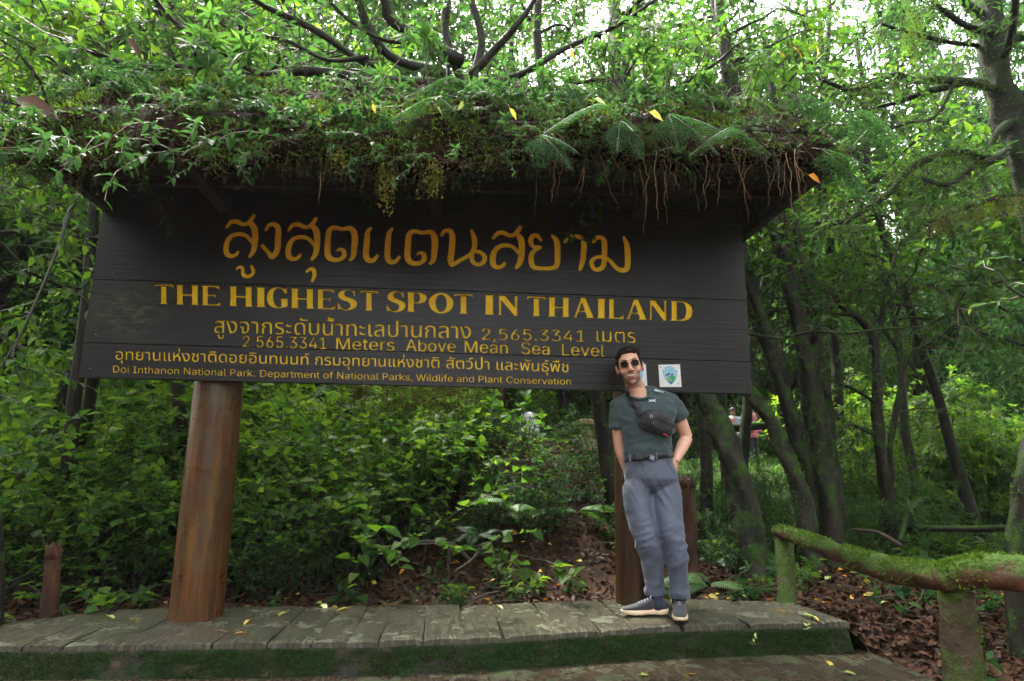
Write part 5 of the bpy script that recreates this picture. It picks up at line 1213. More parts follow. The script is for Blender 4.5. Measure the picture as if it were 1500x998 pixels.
near_tree('thin tree with a branch reaching right, just right of the forked tree', [(1302, 750), (1303, 690), (1306, 640), (1318, 575), (1330, 525), (1360, 503), (1383, 489), (1420, 470)], 8.1, 11, 7, limbs=[([atY(1310, 610, 8.1), atY(1335, 600, 8.1), atY(1365, 598, 8.1)], .015)], nl=4, zc=.6, rtop=.35, spread=.8)
near_tree('mossy pole-thin tree behind the log rail at the right edge', [(1490, 1010), (1488, 900), (1486, 820), (1492, 740), (1500, 690), (1530, 560)], 4.3, 24, 8, nl=2, ntw=4, mat='bark', rtop=.7, spread=.5, extra=.6)
# the big old tree at the right edge with long mossy boughs
B = lambda pts, Y0, Y1: [atY(x, y, Y0+(Y1-Y0)*i/(len(pts)-1)) for i, (x, y) in enumerate(pts)]
near_tree('old mossy tree at the right edge whose long crooked boughs reach left', [(1640, 900), (1600, 640), (1545, 400), (1500, 240), (1470, 150), (1455, 70), (1440, -40), (1420, -160)], 6.6, 58, 9, limbs=[
    (B([(1500, 195), (1470, 225), (1440, 240), (1425, 245), (1390, 270), (1350, 262)], 6.6, 6.2), .055), (B([(1520, 190), (1488, 178), (1462, 195), (1440, 228), (1395, 222), (1340, 243), (1300, 285), (1262, 310), (1235, 325), (1195, 328)], 6.6, 5.9), .055),
    (B([(1480, 130), (1450, 128), (1400, 118), (1340, 118), (1310, 110), (1275, 122), (1245, 132), (1205, 118)], 6.6, 6.0), .05), (B([(1500, 55), (1460, 50), (1420, 40), (1390, 22), (1372, 8)], 6.6, 6.3), .05),
    (B([(1530, 282), (1480, 286), (1440, 295), (1400, 310), (1362, 325)], 6.4, 5.8), .035), (B([(1470, 100), (1440, 70), (1390, 62), (1330, 48), (1290, 35)], 6.7, 6.5), .035), (B([(1400, 118), (1370, 170), (1330, 180), (1270, 200), (1230, 190)], 6.4, 6.1), .02)],
    nl=9, ntw=16, zc=.55, rtop=.6, spread=1.9, per=9, L=.11, mat='oldbark', fm='leafC')

near_tree('crooked tree right behind the roof whose dark bare boughs fan out over the sign', [(928, 880), (926, 700), (915, 560), (870, 430), (790, 290), (720, 190), (682, 130), (660, 80), (652, 40), (655, 0), (660, -60)], 5.75, 17, 12, 6.0, limbs=[
    (B([(677, 92), (621, 61), (574, 28), (560, -5), (530, -60)], 5.8, 5.6), 0.068), (B([(660, 112), (574, 84), (537, 33), (523, -5), (500, -60)], 5.8, 5.6), 0.054), (B([(680, 126), (560, 117), (443, 103), (383, 114), (299, 98), (200, 98), (120, 70)], 5.7, 5.0), 0.051),
    (B([(450, 104), (383, 108), (327, 75), (261, 37), (224, -5), (190, -40)], 5.3, 5.1), 0.035), (B([(430, 106), (397, 117), (327, 135), (233, 131), (177, 140), (120, 128)], 5.2, 4.9), 0.030), (B([(560, 100), (527, 89), (467, 47), (397, 14), (364, -5), (300, -40)], 5.6, 5.2), 0.038),
    (B([(693, 120), (705, 60), (693, 5), (685, -50)], 5.8, 5.8), 0.047), (B([(690, 110), (740, 56), (770, 20), (800, -30)], 5.8, 5.6), 0.041), (B([(540, 84), (480, 88), (420, 60), (350, 48), (300, 20)], 5.5, 5.2), 0.024), (B([(690, 125), (760, 110), (830, 70), (900, 40), (960, 0)], 5.7, 5.5), 0.035), (B([(620, 62), (560, 58), (500, 20), (470, -20)], 5.7, 5.5), 0.027)],
    nl=0, mat='bark2', rtop=.7, per=4, L=.10, W=.045, kind='ovate', fm='leafC')

def hang_moss(name, pts, n, ln, seed, label, group, m='mossgold', rad=.04, parent=None):
    """beard of moss hanging from a bough"""
    rg = np.random.default_rng(seed); P = smoothpath(pts, 6); mb = MB(); k = n; i = rg.integers(0, len(P)-1, k); f = rg.random(k)[:, None]; Q = P[i]*(1-f)+P[i+1]*f+rg.normal(size=(k, 3))*rad
    for q in Q:
        l = ln*rg.uniform(.2, 1); m_ = max(3, int(l/.018)); z = np.linspace(0, 1, m_); p = q+np.stack([rg.normal()*.02*z, rg.normal()*.02*z, -l*z], 1)+rg.normal(size=(m_, 3))*.004
        ls = rg.uniform(.014, .03, m_); leaves(mb, p, rvec(rg, m_, -.9), rvec(rg, m_), ls, ls*.5, 'lite')
    o = mb.build(name, M[m]); tag(o, label, 'moss', group, 'stuff'); return o
hang_moss('hanging_moss', B([(1530, 282), (1480, 286), (1440, 295), (1400, 310), (1362, 325)], 6.4, 5.8), 420, .22, 3, 'golden moss draped along the lowest bough at the right edge', None, rad=.035)
hang_moss('hanging_moss', B([(1335, -10), (1335, 40), (1332, 70)], 5.6, 5.6), 120, .25, 4, 'column of green moss hanging beside the old tree at the top right', None, 'mosstuft', rad=.05)
hang_moss('hanging_moss', B([(1440, 240), (1395, 222), (1340, 243), (1262, 310)], 6.3, 6.0), 130, .14, 5, 'thin green moss along the middle bough of the old tree', None, 'mosstuft', rad=.03)
hang_moss('hanging_moss', B([(1480, 130), (1400, 118), (1310, 110), (1245, 132)], 6.5, 6.0), 150, .14, 6, 'thin green moss along the upper bough of the old tree', None, 'mosstuft', rad=.03)
hang_moss('hanging_moss', B([(700, 552), (660, 560), (620, 566), (560, 560), (500, 548)], 6.2, 6.0), 420, .30, 7, 'olive moss strands hanging in the gap below the middle of the board', None, 'fringe2', rad=.05)

M['railmoss'] = leafmat('rail moss tufts', [(.03, .065, .008), (.06, .115, .014), (.11, .18, .022)], .9, .15, .1)
def fence():
    F_ = empty('log_fence', tuple(atdeck(1150, 880)), 'rustic log railing thickly grown with bright green moss beside the platform', 'railing')
    p1b, p1t = atdeck(1151, 884), atY(1149, 778, 5.1); p2 = atY(1398, 862, 2.62); p2b = np.array([p2[0]+.0, 2.62, -.45]); rg = np.random.default_rng(3)
    wood = mossy('mossy log', [(.03, .014, .008), (.08, .035, .02), (.16, .08, .05)], [(.018, .04, .008), (.045, .085, .012), (.085, .14, .02)], 7, .48, .9, (1, 1, 1), bd=.02); wpost = mossy('mossy fence post', [(.02, .014, .008), (.055, .035, .02), (.1, .07, .04)], [(.015, .03, .006), (.04, .07, .012), (.08, .12, .02)], 7, .62, .1, bd=.02)
    def log(name, P, R, seed, m=wood, fuzz=900, parent=F_, up=1.0):
        q = smoothpath(P, 10); rr = np.interp(np.linspace(0, 1, len(q)), np.linspace(0, 1, len(R)), R); mb = MB(); mb.tube(q, rr, 20, lump=.07, seed=seed); o = mb.build(name, m, parent)
        g = np.random.default_rng(seed); k = fuzz; i = g.integers(0, len(q)-1, k); f = g.random(k)[:, None]; Q = q[i]*(1-f)+q[i+1]*f; T = unit(q[i+1]-q[i]); s = rvec(g, k, up); s = unit(s-T*np.sum(s*T, 1)[:, None]); b = Q+s*rr[i][:, None]*.98; kp = fbm(b, 5, seed, 3)+.35*s[:, 2]*(up > .5) > -.02
        ls = g.uniform(.007, .02, k); mb = MB(); leaves(mb, b[kp], (s*1.2+g.normal(size=s.shape)*.5)[kp], rvec(g, k)[kp], ls[kp], ls[kp]*.45, 'lite'); tag(mb.build('moss', M['railmoss'], o), kind='stuff')
        return o
    log('post', [p1b-[0, 0, .1], (p1b+p1t)/2, p1t], [.064, .062, .060], 1, wpost, 700, up=.1)
    log('post', [p2b, (p2b+p2)/2+[.005, 0, 0], p2-[0, 0, .01]], [.074, .072, .066], 2, wpost, 2200, up=.1)
    a = atY(1140, 778, 5.12); b = atY(1390, 848, 2.60); mid = [a*(1-t)+b*t+np.array([0, 0, dz]) for t, dz in ((.3, -.01), (.6, -.035), (.82, -.03))]
    log('rail', [a, *mid, b], [.048, .050, .056, .057, .052], 5, wood, 5200)
    c = atY(1372, 848, 2.60); d = atY(1440, 838, 2.55); e = atY(1560, 845, 2.5); g_ = atY(1760, 860, 2.45); log('rail', [c, d, e, g_], [.050, .062, .064, .062], 8, wood, 3000)
fence()
def stump(name, label, cat, x, yb_, yt, Y, w, m, seed, lean=0):
    t = atY(x+lean, yt, Y); b = atY(x, yb_, Y); b[2] = float(ground(b[0], b[1]))-.05; r = w/2/FPX*Y; mb = MB(); q = smoothpath([b, b*.5+t*.5, t], 6); mb.tube(q, np.linspace(r*1.05, r*.92, len(q)), 18, lump=.06, seed=seed)
    g = np.random.default_rng(seed); ax = unit(t-b)
    if name == 'tree_stump':
        for a in np.linspace(0, 6.28, 15)[:-1]:
            for rr in (.8, .45): p = t+np.array([math.cos(a), math.sin(a), 0])*r*rr; h_ = g.uniform(.01, .07); mb.tube([p-ax*.05, p+ax*h_*.5, p+ax*h_+g.normal(size=3)*.006], [r*.26, r*.2, r*.05], 6)
    o = mb.build(name, m); tag(o, label, cat)
rot = surf('rotten red brown wood', [(.012, .006, .003), (.04, .016, .007), (.10, .045, .02)], 9, (.5, .85), 1, .02, (1, 1, .3))
stump('tree_stump', 'dark rotting post stump just right of the man behind the platform', 'stump', 1008, 812, 706, 6.0, 27, rot, 1, -4)
stump('tree_stump', 'reddish brown broken stump left of the left post', 'stump', 73, 900, 808, 5.3, 20, rot, 2, 6)
stump('mossy_post', 'mossy post cut by the left edge of the picture', 'post', -6, 930, 750, 4.9, 22, M['bark'], 3, -3)
def stick(label, pts, Y, r, name='stick', m='twig'):
    o = MB().tube(smoothpath(B(pts, *Y), 6), r, 7, lump=.12, seed=int(pts[0][0])).build(name, M[m]); tag(o, label, 'stick')
stick('pale upright stick standing in the leaf litter behind the platform', [(658, 872), (657, 830), (659, 795)], (5.6, 5.6), .012)
stick('fallen branch lying behind the upright stick', [(560, 805), (610, 795), (660, 797), (690, 822)], (6.3, 6.0), .018)
stick('crooked branch on the ground right of the upright stick', [(665, 838), (690, 822), (706, 800)], (5.7, 6.2), .014)
stick('dark fallen log lying across the clearing on the right', [(1325, 772), (1400, 775), (1480, 774)], (7.6, 7.7), .04, 'fallen_log', 'bark2')
stick('broken black branch leaning by the fallen log', [(1318, 795), (1330, 755), (1348, 732)], (7.0, 7.2), .03, 'branch', 'bark2')
stick('pale crooked branch on the ground behind the mossy rail', [(1250, 776), (1285, 780), (1320, 800)], (6.9, 6.4), .02)
o = MB().tube(smoothpath(B([(1062, 625), (1085, 627), (1108, 624), (1135, 624)], 14, 14), 5), .085, 9, lump=.08, seed=3).build('log_barrier', M['bark2']); tag(o, 'dark horizontal log in front of the visitor in pink', 'log')
# low wall, table and sign post beyond the bank
def far_things():
    conc = mossy('pale weathered concrete', [(.18, .17, .14), (.3, .28, .23), (.42, .39, .33)], MOSS, 3, .2, .1)
    a, b = atY(560, 640, 15), atY(893, 633, 15); mb = MB(); mb.box((a[0], 15, a[2]-.4), (b[0], 15.3, a[2]+.02), bev=.02); tag(mb.build('low_wall', conc), 'long low pale wall on top of the bank behind the sign', 'wall')
    tan = surf('tan concrete', [(.28, .2, .11), (.42, .31, .18)], 6, (.6, .9), .3, .01)
    c = atY(872, 622, 13); T = empty('stone_table', (c[0]+.2, 13.3, c[2]-.7), 'tan stone table beyond the bank between the board and the man', 'table'); l, r_ = atY(850, 622, 13), atY(905, 622, 13)
    MB().box((l[0], 13, l[2]-.0), (r_[0]+.5, 13.8, l[2]+.11), bev=.03).build('table_top', tan, T)
    for x in (l[0]+.12, r_[0]+.1): MB().box((x, 13.1, l[2]-.75), (x+.16, 13.6, l[2]-.003), bev=.015).build('leg', tan, T)
    p, q = atY(734, 632, 12), atY(735, 560, 12); MB().tube([p-[0, 0, .5], q+[0, 0, 1.3]], .075, 12).build('wooden_post', rot); bpy.data.objects['wooden_post']['label'] = 'red brown round post in the mist behind the bank'; bpy.data.objects['wooden_post']['category'] = 'post'
    u = atY(775, 630, 16); mb = MB(); mb.box((u[0]-.2, 16, u[2]-.4), (u[0]+.25, 16.3, u[2]+.25), bev=.05); mb.tube([(u[0], 16.15, u[2]+.2), (u[0], 16.15, u[2]+.4)], .16, 12); tag(mb.build('stone_urn', flat('white plaster', (.7, .7, .68), .7)), 'small pale stone urn on the low wall in the mist', 'urn')
far_things()

# ------------------------------------------------------------------ moss, humus, creepers, ferns and roots on the roof
def roof_moss():
    XA, XB = -2.50, 2.42; xs = np.arange(XA, XB+.001, .025); sl = RIDGE-2.78
    prof = [(RY0+.02, -.03), (RY0-.05, -.055), (RY0-.085, -.02), (RY0-.075, .05), (RY0-.035, .15)]+[(RY0+(RYM-RY0)*u, .05+sl*u+.15) for u in np.linspace(.03, 1, 22)]+[(RYM+(RY1-RYM)*u, .05+sl*(1-u)+.15) for u in np.linspace(.1, 1, 9)]
    prof = np.array(prof); n, k = len(xs), len(prof); X = np.repeat(xs, k).reshape(n, k); V = np.stack([X, np.tile(prof[:, 0], (n, 1)), np.tile(prof[:, 1], (n, 1))+EV(X)-.0], -1)
    nz = fbm(V.reshape(-1, 3), 2.3, 3, 5).reshape(n, k); low = fbm(np.stack([xs, 0*xs, 0*xs], 1), 2.6, 8, 4)
    V[:, 1:5, 2] += (low*.10-.05)[:, None]; V[:, 5:, 2] += .05*np.sin(np.linspace(0, 3.14, k-5))[None, :]; V[:, :, 2] += nz*.075*(np.arange(k) > 0); V[:, :, 1] -= np.abs(nz)*.05*(np.arange(k) > 0)*(np.arange(k) < 26)
    taper = np.clip(np.minimum(xs-XA, XB-xs)/.18, 0, 1)**.6; V[:, 5:, 2] -= ((1-taper)*.14)[:, None]; i = np.arange(n*k).reshape(n, k)
    F = np.stack([i[:-1, :-1], i[:-1, 1:], i[1:, 1:], i[1:, :-1]], -1).reshape(-1, 4)
    m = mossy('roof humus', [(.005, .003, .002), (.014, .007, .004), (.030, .015, .009)], [(.012, .022, .006), (.03, .05, .01), (.06, .085, .014)], 12, .42, .35, bd=.03, spec=.02, rough=(.85, .95))
    o = MB().add(V.reshape(-1, 3), F).build('roof_humus', m); tag(o, 'thick brown humus and moss blanket lying over the sign roof', 'moss', kind='stuff')
    rg = np.random.default_rng(2); K = 48000; a = rg.integers(0, n-1, K); b = rg.integers(1, k-6, K); P = V[a, b]+(V[np.minimum(a+1, n-1), b]-V[a, b])*rg.random((K, 1))+(V[a, b+1]-V[a, b])*rg.random((K, 1))
    kp = fbm(P, 2.2, 12, 3) > -.12; P = P[kp]; ls = rg.uniform(.012, .038, len(P)); mb = MB(); leaves(mb, P, rvec(rg, len(P), .2)+[0, -.8, 0], rvec(rg, len(P)), ls, ls*.35, 'lite')
    tag(mb.build('roof_moss', M['mosstuft']), 'fine green moss tufts growing all over the roof humus', 'moss', kind='stuff')
    K = 8000; a = rg.integers(0, n-1, K); b = rg.integers(1, k-8, K); P = V[a, b]+rg.normal(size=(K, 3))*.01; ls = rg.uniform(.018, .055, K); mb = MB(); leaves(mb, P, rvec(rg, K)*[1, .6, .5]+[0, -.4, -.2], rvec(rg, K, .3)+[0, -.8, 0], ls, ls*.4, 'ovate')
    tag(mb.build('roof_litter', M['dead']), 'dead brown leaves caught in the moss on the roof', 'leaf litter', kind='stuff')
    # thin dry twigs and rootlets tangled on the slope
    mb = MB()
    for _ in range(1100):
        a_ = int((n-1)*rg.random()**.6); b_ = rg.integers(2, k-7); p = V[a_, b_]; q = bendpath(rg, p+[0, -.01, 0], rvec(rg, 1)[0]*[1, .3, .6], rg.uniform(.08, .35), 5, 1.0, .3); mb.tube(q, .0014, 3, caps=False)
    tag(mb.build('rootlets', M['rootdark']), 'tangle of thin brown rootlets and twigs across the roof moss', 'roots', kind='stuff')
    # dark wet fringe of moss strands under the eave
    mb = MB()
    for _ in range(3400):
        a_ = rg.integers(0, n-1); x = xs[a_]; dens = vnoise(np.array([[x, 0, 0]]), 2.2, 5)[0]
        if rg.random() > .45+.8*dens: continue
        p = V[a_, rg.integers(0, 4)]+[0, 0, -.01]; l = rg.uniform(.02, .15)*(1+1.3*max(0, dens)); z = np.linspace(0, 1, 5); q = p+np.stack([rg.normal()*.02*z, rg.normal()*.02*z, -l*z], 1)
        for j in range(4): pass
        ls = rg.uniform(.010, .022, 9); zz = rg.random(9)[:, None]; leaves(mb, p+(q[-1]-p)*zz, rvec(rg, 9, -.8), rvec(rg, 9), ls, ls*.45, 'lite'); mb.tube(q, .0012, 3, caps=False)
    tag(mb.build('moss_fringe', M['fringe']), 'dark wet moss fringe dripping under the roof edge', 'moss', kind='stuff')
    return V
M['fringe'] = leafmat('dark fringe moss', [(.012, .016, .006), (.03, .035, .012), (.07, .08, .02)], .8, .2, .2)
M['rootdark'] = surf('dark rootlets', [(.03, .016, .008), (.09, .05, .025)], 30, (.5, .8), .4, .002)
RV = roof_moss()
def on_roof(X, u):
    """u = 0 at the eave, 1 at the ridge"""
    i = int(np.clip((X+2.50)/.025, 0, RV.shape[0]-1)); return RV[i, int(4+22*u)]
def roots():
    rg = np.random.default_rng(9); base = []
    for k in range(10):
        mb = MB(); l = rg.uniform(.20, .50); z = np.linspace(0, 1, 12); w_ = np.cumsum(rg.normal(size=(12, 2))*.006, 0); mb.tube(np.stack([w_[:, 0]+rg.normal()*.05*z, w_[:, 1], -l*z], 1), np.linspace(.0028, .0011, 12), 5)
        base.append(mb.mesh('hanging root'))
    for k, px in enumerate([470, 505, 545, 590, 640, 700, 735, 790, 812, 820, 826, 858, 868, 875, 893, 900, 905, 928, 932, 945, 958, 962, 968, 975, 985, 990, 1008, 1012, 1030, 1048, 1055, 1070, 1083, 1090, 1098, 1108, 1120, 1128, 1133, 1140, 1146, 1150, 1158, 1165, 1172, 250, 330, 410]):
        X = atY(px, 230, 3.74)[0]; j = int(np.clip((X+2.5)/.025, 0, RV.shape[0]-1)); p = RV[j, 2]; o = link('hanging_root', base[k % 10], M['root'] if px > 600 else M['stemdark']); 
        o.location = (p[0], p[1]+rg.uniform(-.02, .03), p[2]+.02); o.rotation_euler = (rg.normal()*.08, rg.normal()*.16, rg.uniform(0, 6)); s = rg.uniform(.6, 1.15)*(1.0 if px > 780 else .6); o.scale = (1, 1, s)
        tag(o, 'thin brown root hanging under the roof edge in front of the dark underside', 'root', 'roots hanging from the roof edge')
roots()
def roof_plants():
    rg = random.Random(3); cre = [p_creeper(20+i, 0, .055) for i in range(3)]; han = [p_creeper(30+i, .9, .068, nsp=2, rad=.30) for i in range(4)]
    G1 = 'creepers growing over the left of the roof'; k = 0
    for i in range(60):
        X = -2.55+2.9*rg.random()**1.25 if i < 46 else rg.uniform(-.2, 2.0); u = rg.random()**1.2; p = on_roof(X, u); put(cre[i % 3], p[0], p[1]-.02, p[2]-.01, rg.uniform(.6, 1.15), rg.uniform(0, 6.28), 'low creeper with small dark glossy leaves rooted in the roof moss', G1, tilt=(rg.uniform(.2, .7), 0))
    for i in range(40):
        X = rg.uniform(.1, 2.3); p = on_roof(X, rg.random()**1.4); put(cre[i % 3], p[0], p[1]-.02, p[2]-.01, rg.uniform(.4, .85), rg.uniform(0, 6.28), 'creeper', 'small creepers on the right half of the roof', tilt=(rg.uniform(.2, .7), 0))
    hp_ = [(275, 240, 1.2, 'creeper spray hanging lowest over the upper left corner of the board'), (240, 225, .9, 'creeper spray hanging left of the lowest spray'), (440, 210, 1.0, 'creeper spray with paired leaves hanging above the first Thai letter'), (455, 250, .8, None), (215, 190, .8, None), (170, 170, .9, None), (130, 160, 1.0, None), (90, 150, 1.0, None), (60, 140, 1.1, None), (330, 205, .6, None), (640, 200, .5, None), (725, 190, .5, None), (545, 190, .6, None), (35, 170, 1.1, None), (380, 200, .6, None)]
    for i, (x, y, s, lab) in enumerate(hp_):
        s *= 1.2
        p = atY(x, y, 3.70); j = int(np.clip((p[0]+2.5)/.025, 0, RV.shape[0]-1)); z = RV[j, 2][2]+.03; put(han[i % 4], p[0], 3.71, z, s, rg.uniform(-.4, .4), lab or 'leafy creeper shoot dangling over the edge of the roof', None if lab else 'creeper shoots over the roof edge')
    for i in range(48):
        X = -2.5+2.2*rg.random()**1.1 if i < 34 else rg.uniform(-.4, 1.4); j = int(np.clip((X+2.5)/.025, 0, RV.shape[0]-1)); q = RV[j, rg.randint(2, 6)]; put(han[i % 4], q[0], q[1]-.01, q[2], rg.uniform(.35, .8), rg.uniform(-.8, .8), 'leafy creeper shoot dangling over the edge of the roof', 'creeper shoots over the roof edge')
    # yellow green moss strings
    for x, n, ln, lab in ((565, 26, .36, 'long crooked yellow green moss string hanging above the Thai title'), (635, 60, .20, 'clump of yellow green moss hanging over the middle of the roof edge'), (195, 60, .26, 'dark green moss beard hanging near the left end of the roof'), (500, 26, .12, 'small moss tuft hanging right of the paired creeper')):
        p = atY(x, 225, 3.70); j = int(np.clip((p[0]+2.5)/.025, 0, RV.shape[0]-1)); z = RV[j, 2][2]+.02
        hang_moss('hanging_moss', [np.array([p[0]-.03, 3.70, z]), np.array([p[0], 3.70, z]), np.array([p[0]+.03, 3.70, z])], n, ln, x, lab, None, 'mossgold' if x > 400 else 'fringe', rad=.022)
    # lacy ferns
    lf = [p_fern(40+i, 3, .36, 'fernlace', 'lacy_fern', True, (-1.25, -.45), (-2.7, -.5), .25, 9) for i in range(3)]
    spots = [(790, 205, 3.68, .85, 0, 'pale lacy fern hanging lowest left of the dark ferns on the roof edge'), (875, 160, 3.72, 1.05, .1, 'dark lacy fern on the roof edge left of the yellow leaf'), (905, 185, 3.69, .8, -.3, 'small lacy fern tucked under the yellow leaf'), (975, 175, 3.70, 1.05, 0, 'broad lacy fern just right of the yellow leaf'), (1062, 195, 3.70, .95, .1, 'triangular lacy fern hanging near the right end of the roof'), (1195, 225, 3.66, 1.2, .4, 'lacy fern drooping off the right corner of the roof'), (1150, 145, 3.95, 1.0, .5, 'lacy fern standing on the roof above the right corner'),
             (640, 150, 3.80, .75, -.2, 'lacy fern over the middle of the roof'), (830, 130, 4.0, .8, .3, None), (1225, 165, 4.3, 1.2, .8, None), (665, 120, 4.1, .8, 0, None), (1100, 150, 4.0, .7, .3, None)]
    for i, (x, y, Y, s, rz, lab) in enumerate(spots):
        p = atY(x, y, Y); put(lf[i % 3], p[0], p[1]-.06, p[2], s*1.35, rz, lab or 'small lacy fern standing in the moss on the roof', None if lab else 'small ferns on the roof')
    sap = [p_whorl(60+i, .55, 3, .12, .035, 'leafC', 'roof_seedling', 2, .4) for i in range(2)]
    for i in range(11):
        X = rg.uniform(-2.0, 2.1); p = on_roof(X, rg.uniform(.5, 1)); put(sap[i % 2], p[0], p[1], p[2], rg.uniform(.5, 1.2), rg.uniform(0, 6), 'thin young plant with whorled leaves growing from the roof moss', 'young plants on the roof')
roof_plants()

def one_leaf(L, W, kind='ovate', curl=.3, seed=0):
    mb = MB(); leaves(mb, [[-L/2, 0, 0]], [[1, 0, .05]], [[0, 0, 1]], L, W, kind, 0, .12, curl); mb.tube([[-L/2, 0, 0], [-L*.75, .005, .003]], .0014, 4); return mb.mesh('leaf')
def loose_leaves():
    sh = [one_leaf(.085, .045, 'ovate', .2), one_leaf(.07, .03, 'lance', .35), one_leaf(.12, .07, 'ovate', .3)]
    D = [(163, 904, 'palegreen', 0, 'on the far left of the platform'), (200, 907, 'yellow', 1, 'left of the left post'), (150, 917, 'dead', 1, 'near the front left of the platform'), (361, 911, 'yellow', 1, 'right of the left post'), (412, 900, 'yellow', 0, 'in the middle of the left planks'), (350, 927, 'orange', 1, 'near the front edge below the left post'), (328, 924, 'orange', 1, 'closest to the left post'),
         (500, 893, 'yellow', 0, 'at the back edge of the left planks'), (560, 886, 'yellow', 1, 'on the back edge left of the stick'), (475, 889, 'palegreen', 0, 'at the back edge by the big leaves'), (718, 884, 'yellow', 1, 'on the back edge right of the stick'), (733, 889, 'palegreen', 1, 'on the back edge beside the yellow one'), (1148, 896, 'orange', 1, 'at the foot of the mossy fence post'), (1186, 902, 'palegreen', 0, 'near the right end of the platform'), (1195, 905, 'yellow', 1, 'touching the pale leaf at the right end')]
    for x, y, m, s, where in D:
        p = atdeck(x, y, .006); o = link('fallen_leaf', sh[s], M[m]); o.data = sh[s].copy(); o.data.materials.clear(); o.data.materials.append(M[m]); o.location = tuple(p+[0, 0, .004]); o.rotation_euler = (RG.uniform(-.2, .2), RG.uniform(-.1, .2), RG.uniform(0, 6.28)); k = RG.uniform(.8, 1.15); o.scale = (k, k, k)
        tag(o, f"{dict(palegreen='pale green', yellow='yellow', orange='orange brown', dead='dark brown')[m]} fallen leaf {where}", 'leaf')
    for x, y, m, s, where in ((947, 990, 'palegreen', 0, 'on the lower step below the man'), (1008, 988, 'orange', 1, 'small and round on the lower step right of the pale one'), (1248, 988, 'palegreen', 0, 'on the right end of the lower step'), (1216, 973, 'orange', 1, 'against the face of the platform')):
        p = atdeck(x, y, -.166); o = link('fallen_leaf', None, None) if False else bpy.data.objects.new('fallen_leaf', sh[s].copy()); COL.objects.link(o); o.data.materials.append(M[m]); o.location = tuple(p+[0, 0, .006]); o.rotation_euler = (.1, .1, RG.uniform(0, 6.28)); tag(o, f"{dict(palegreen='pale green', orange='orange')[m]} fallen leaf {where}", 'leaf')
    for x, y, Y, m, s, k, rot_, lab in ((55, 155, 3.66, 'dead', 2, 1.9, (1.1, .2, .2), 'large curled brown leaf lying on the left end of the roof'), (200, 72, 4.6, 'dead', 2, 1.6, (1.2, .4, 1), 'large brown leaf caught in branches at the top left'), (252, 215, 3.66, 'dead', 2, 1.0, (1.3, .3, 2), 'brown leaf hanging among the creepers at the left'), (548, 158, 3.66, 'orange', 1, .8, (1.3, 1.2, 0), 'orange brown leaf on the roof above the second Thai word'), (645, 163, 3.62, 'yellow', 0, .9, (1.3, .2, 1), 'small yellow leaf on the roof in the middle'), (675, 155, 3.64, 'yellow', 0, .8, (1.2, .5, 2), 'small yellow leaf to the right of the roof middle'), (752, 165, 3.64, 'orange', 1, 1.1, (1.3, .9, 0), 'narrow orange leaf on the roof above the board centre'),
                                        (880, 148, 3.74, 'yellow', 0, 1.1, (1.2, .1, .3), 'yellow leaf on top of the dark lacy fern'), (963, 169, 3.58, 'yellow', 2, .9, (1.3, .2, .2), 'brightest yellow leaf between two lacy ferns'), (1195, 261, 3.50, 'orange', 2, .8, (1.3, .3, .1), 'orange leaf hanging off the right roof corner'), (1170, 75, 5.2, 'orange', 2, 1.1, (.9, .4, .2), 'orange and yellow leaf in the canopy above the right of the roof'), (1145, 78, 5.2, 'yellow', 2, 1.1, (.9, -.2, .5), 'yellow leaf beside the orange leaf in the canopy'), (1198, 76, 5.2, 'yellow', 2, .9, (1.3, 1.2, .5), 'hanging yellow green leaf right of the orange canopy leaf'), (838, 78, 5.0, 'orange', 1, 1.2, (1.3, 1.3, 0), 'narrow orange leaf hanging in the canopy above the roof')):
        p = atY(x, y, Y); o = bpy.data.objects.new('caught_leaf' if Y > 4.5 else 'dead_leaf', sh[s].copy()); COL.objects.link(o); o.data.materials.append(M[m]); o.location = tuple(p); o.rotation_euler = rot_; o.scale = (k, k, k); tag(o, lab, 'leaf')
loose_leaves()

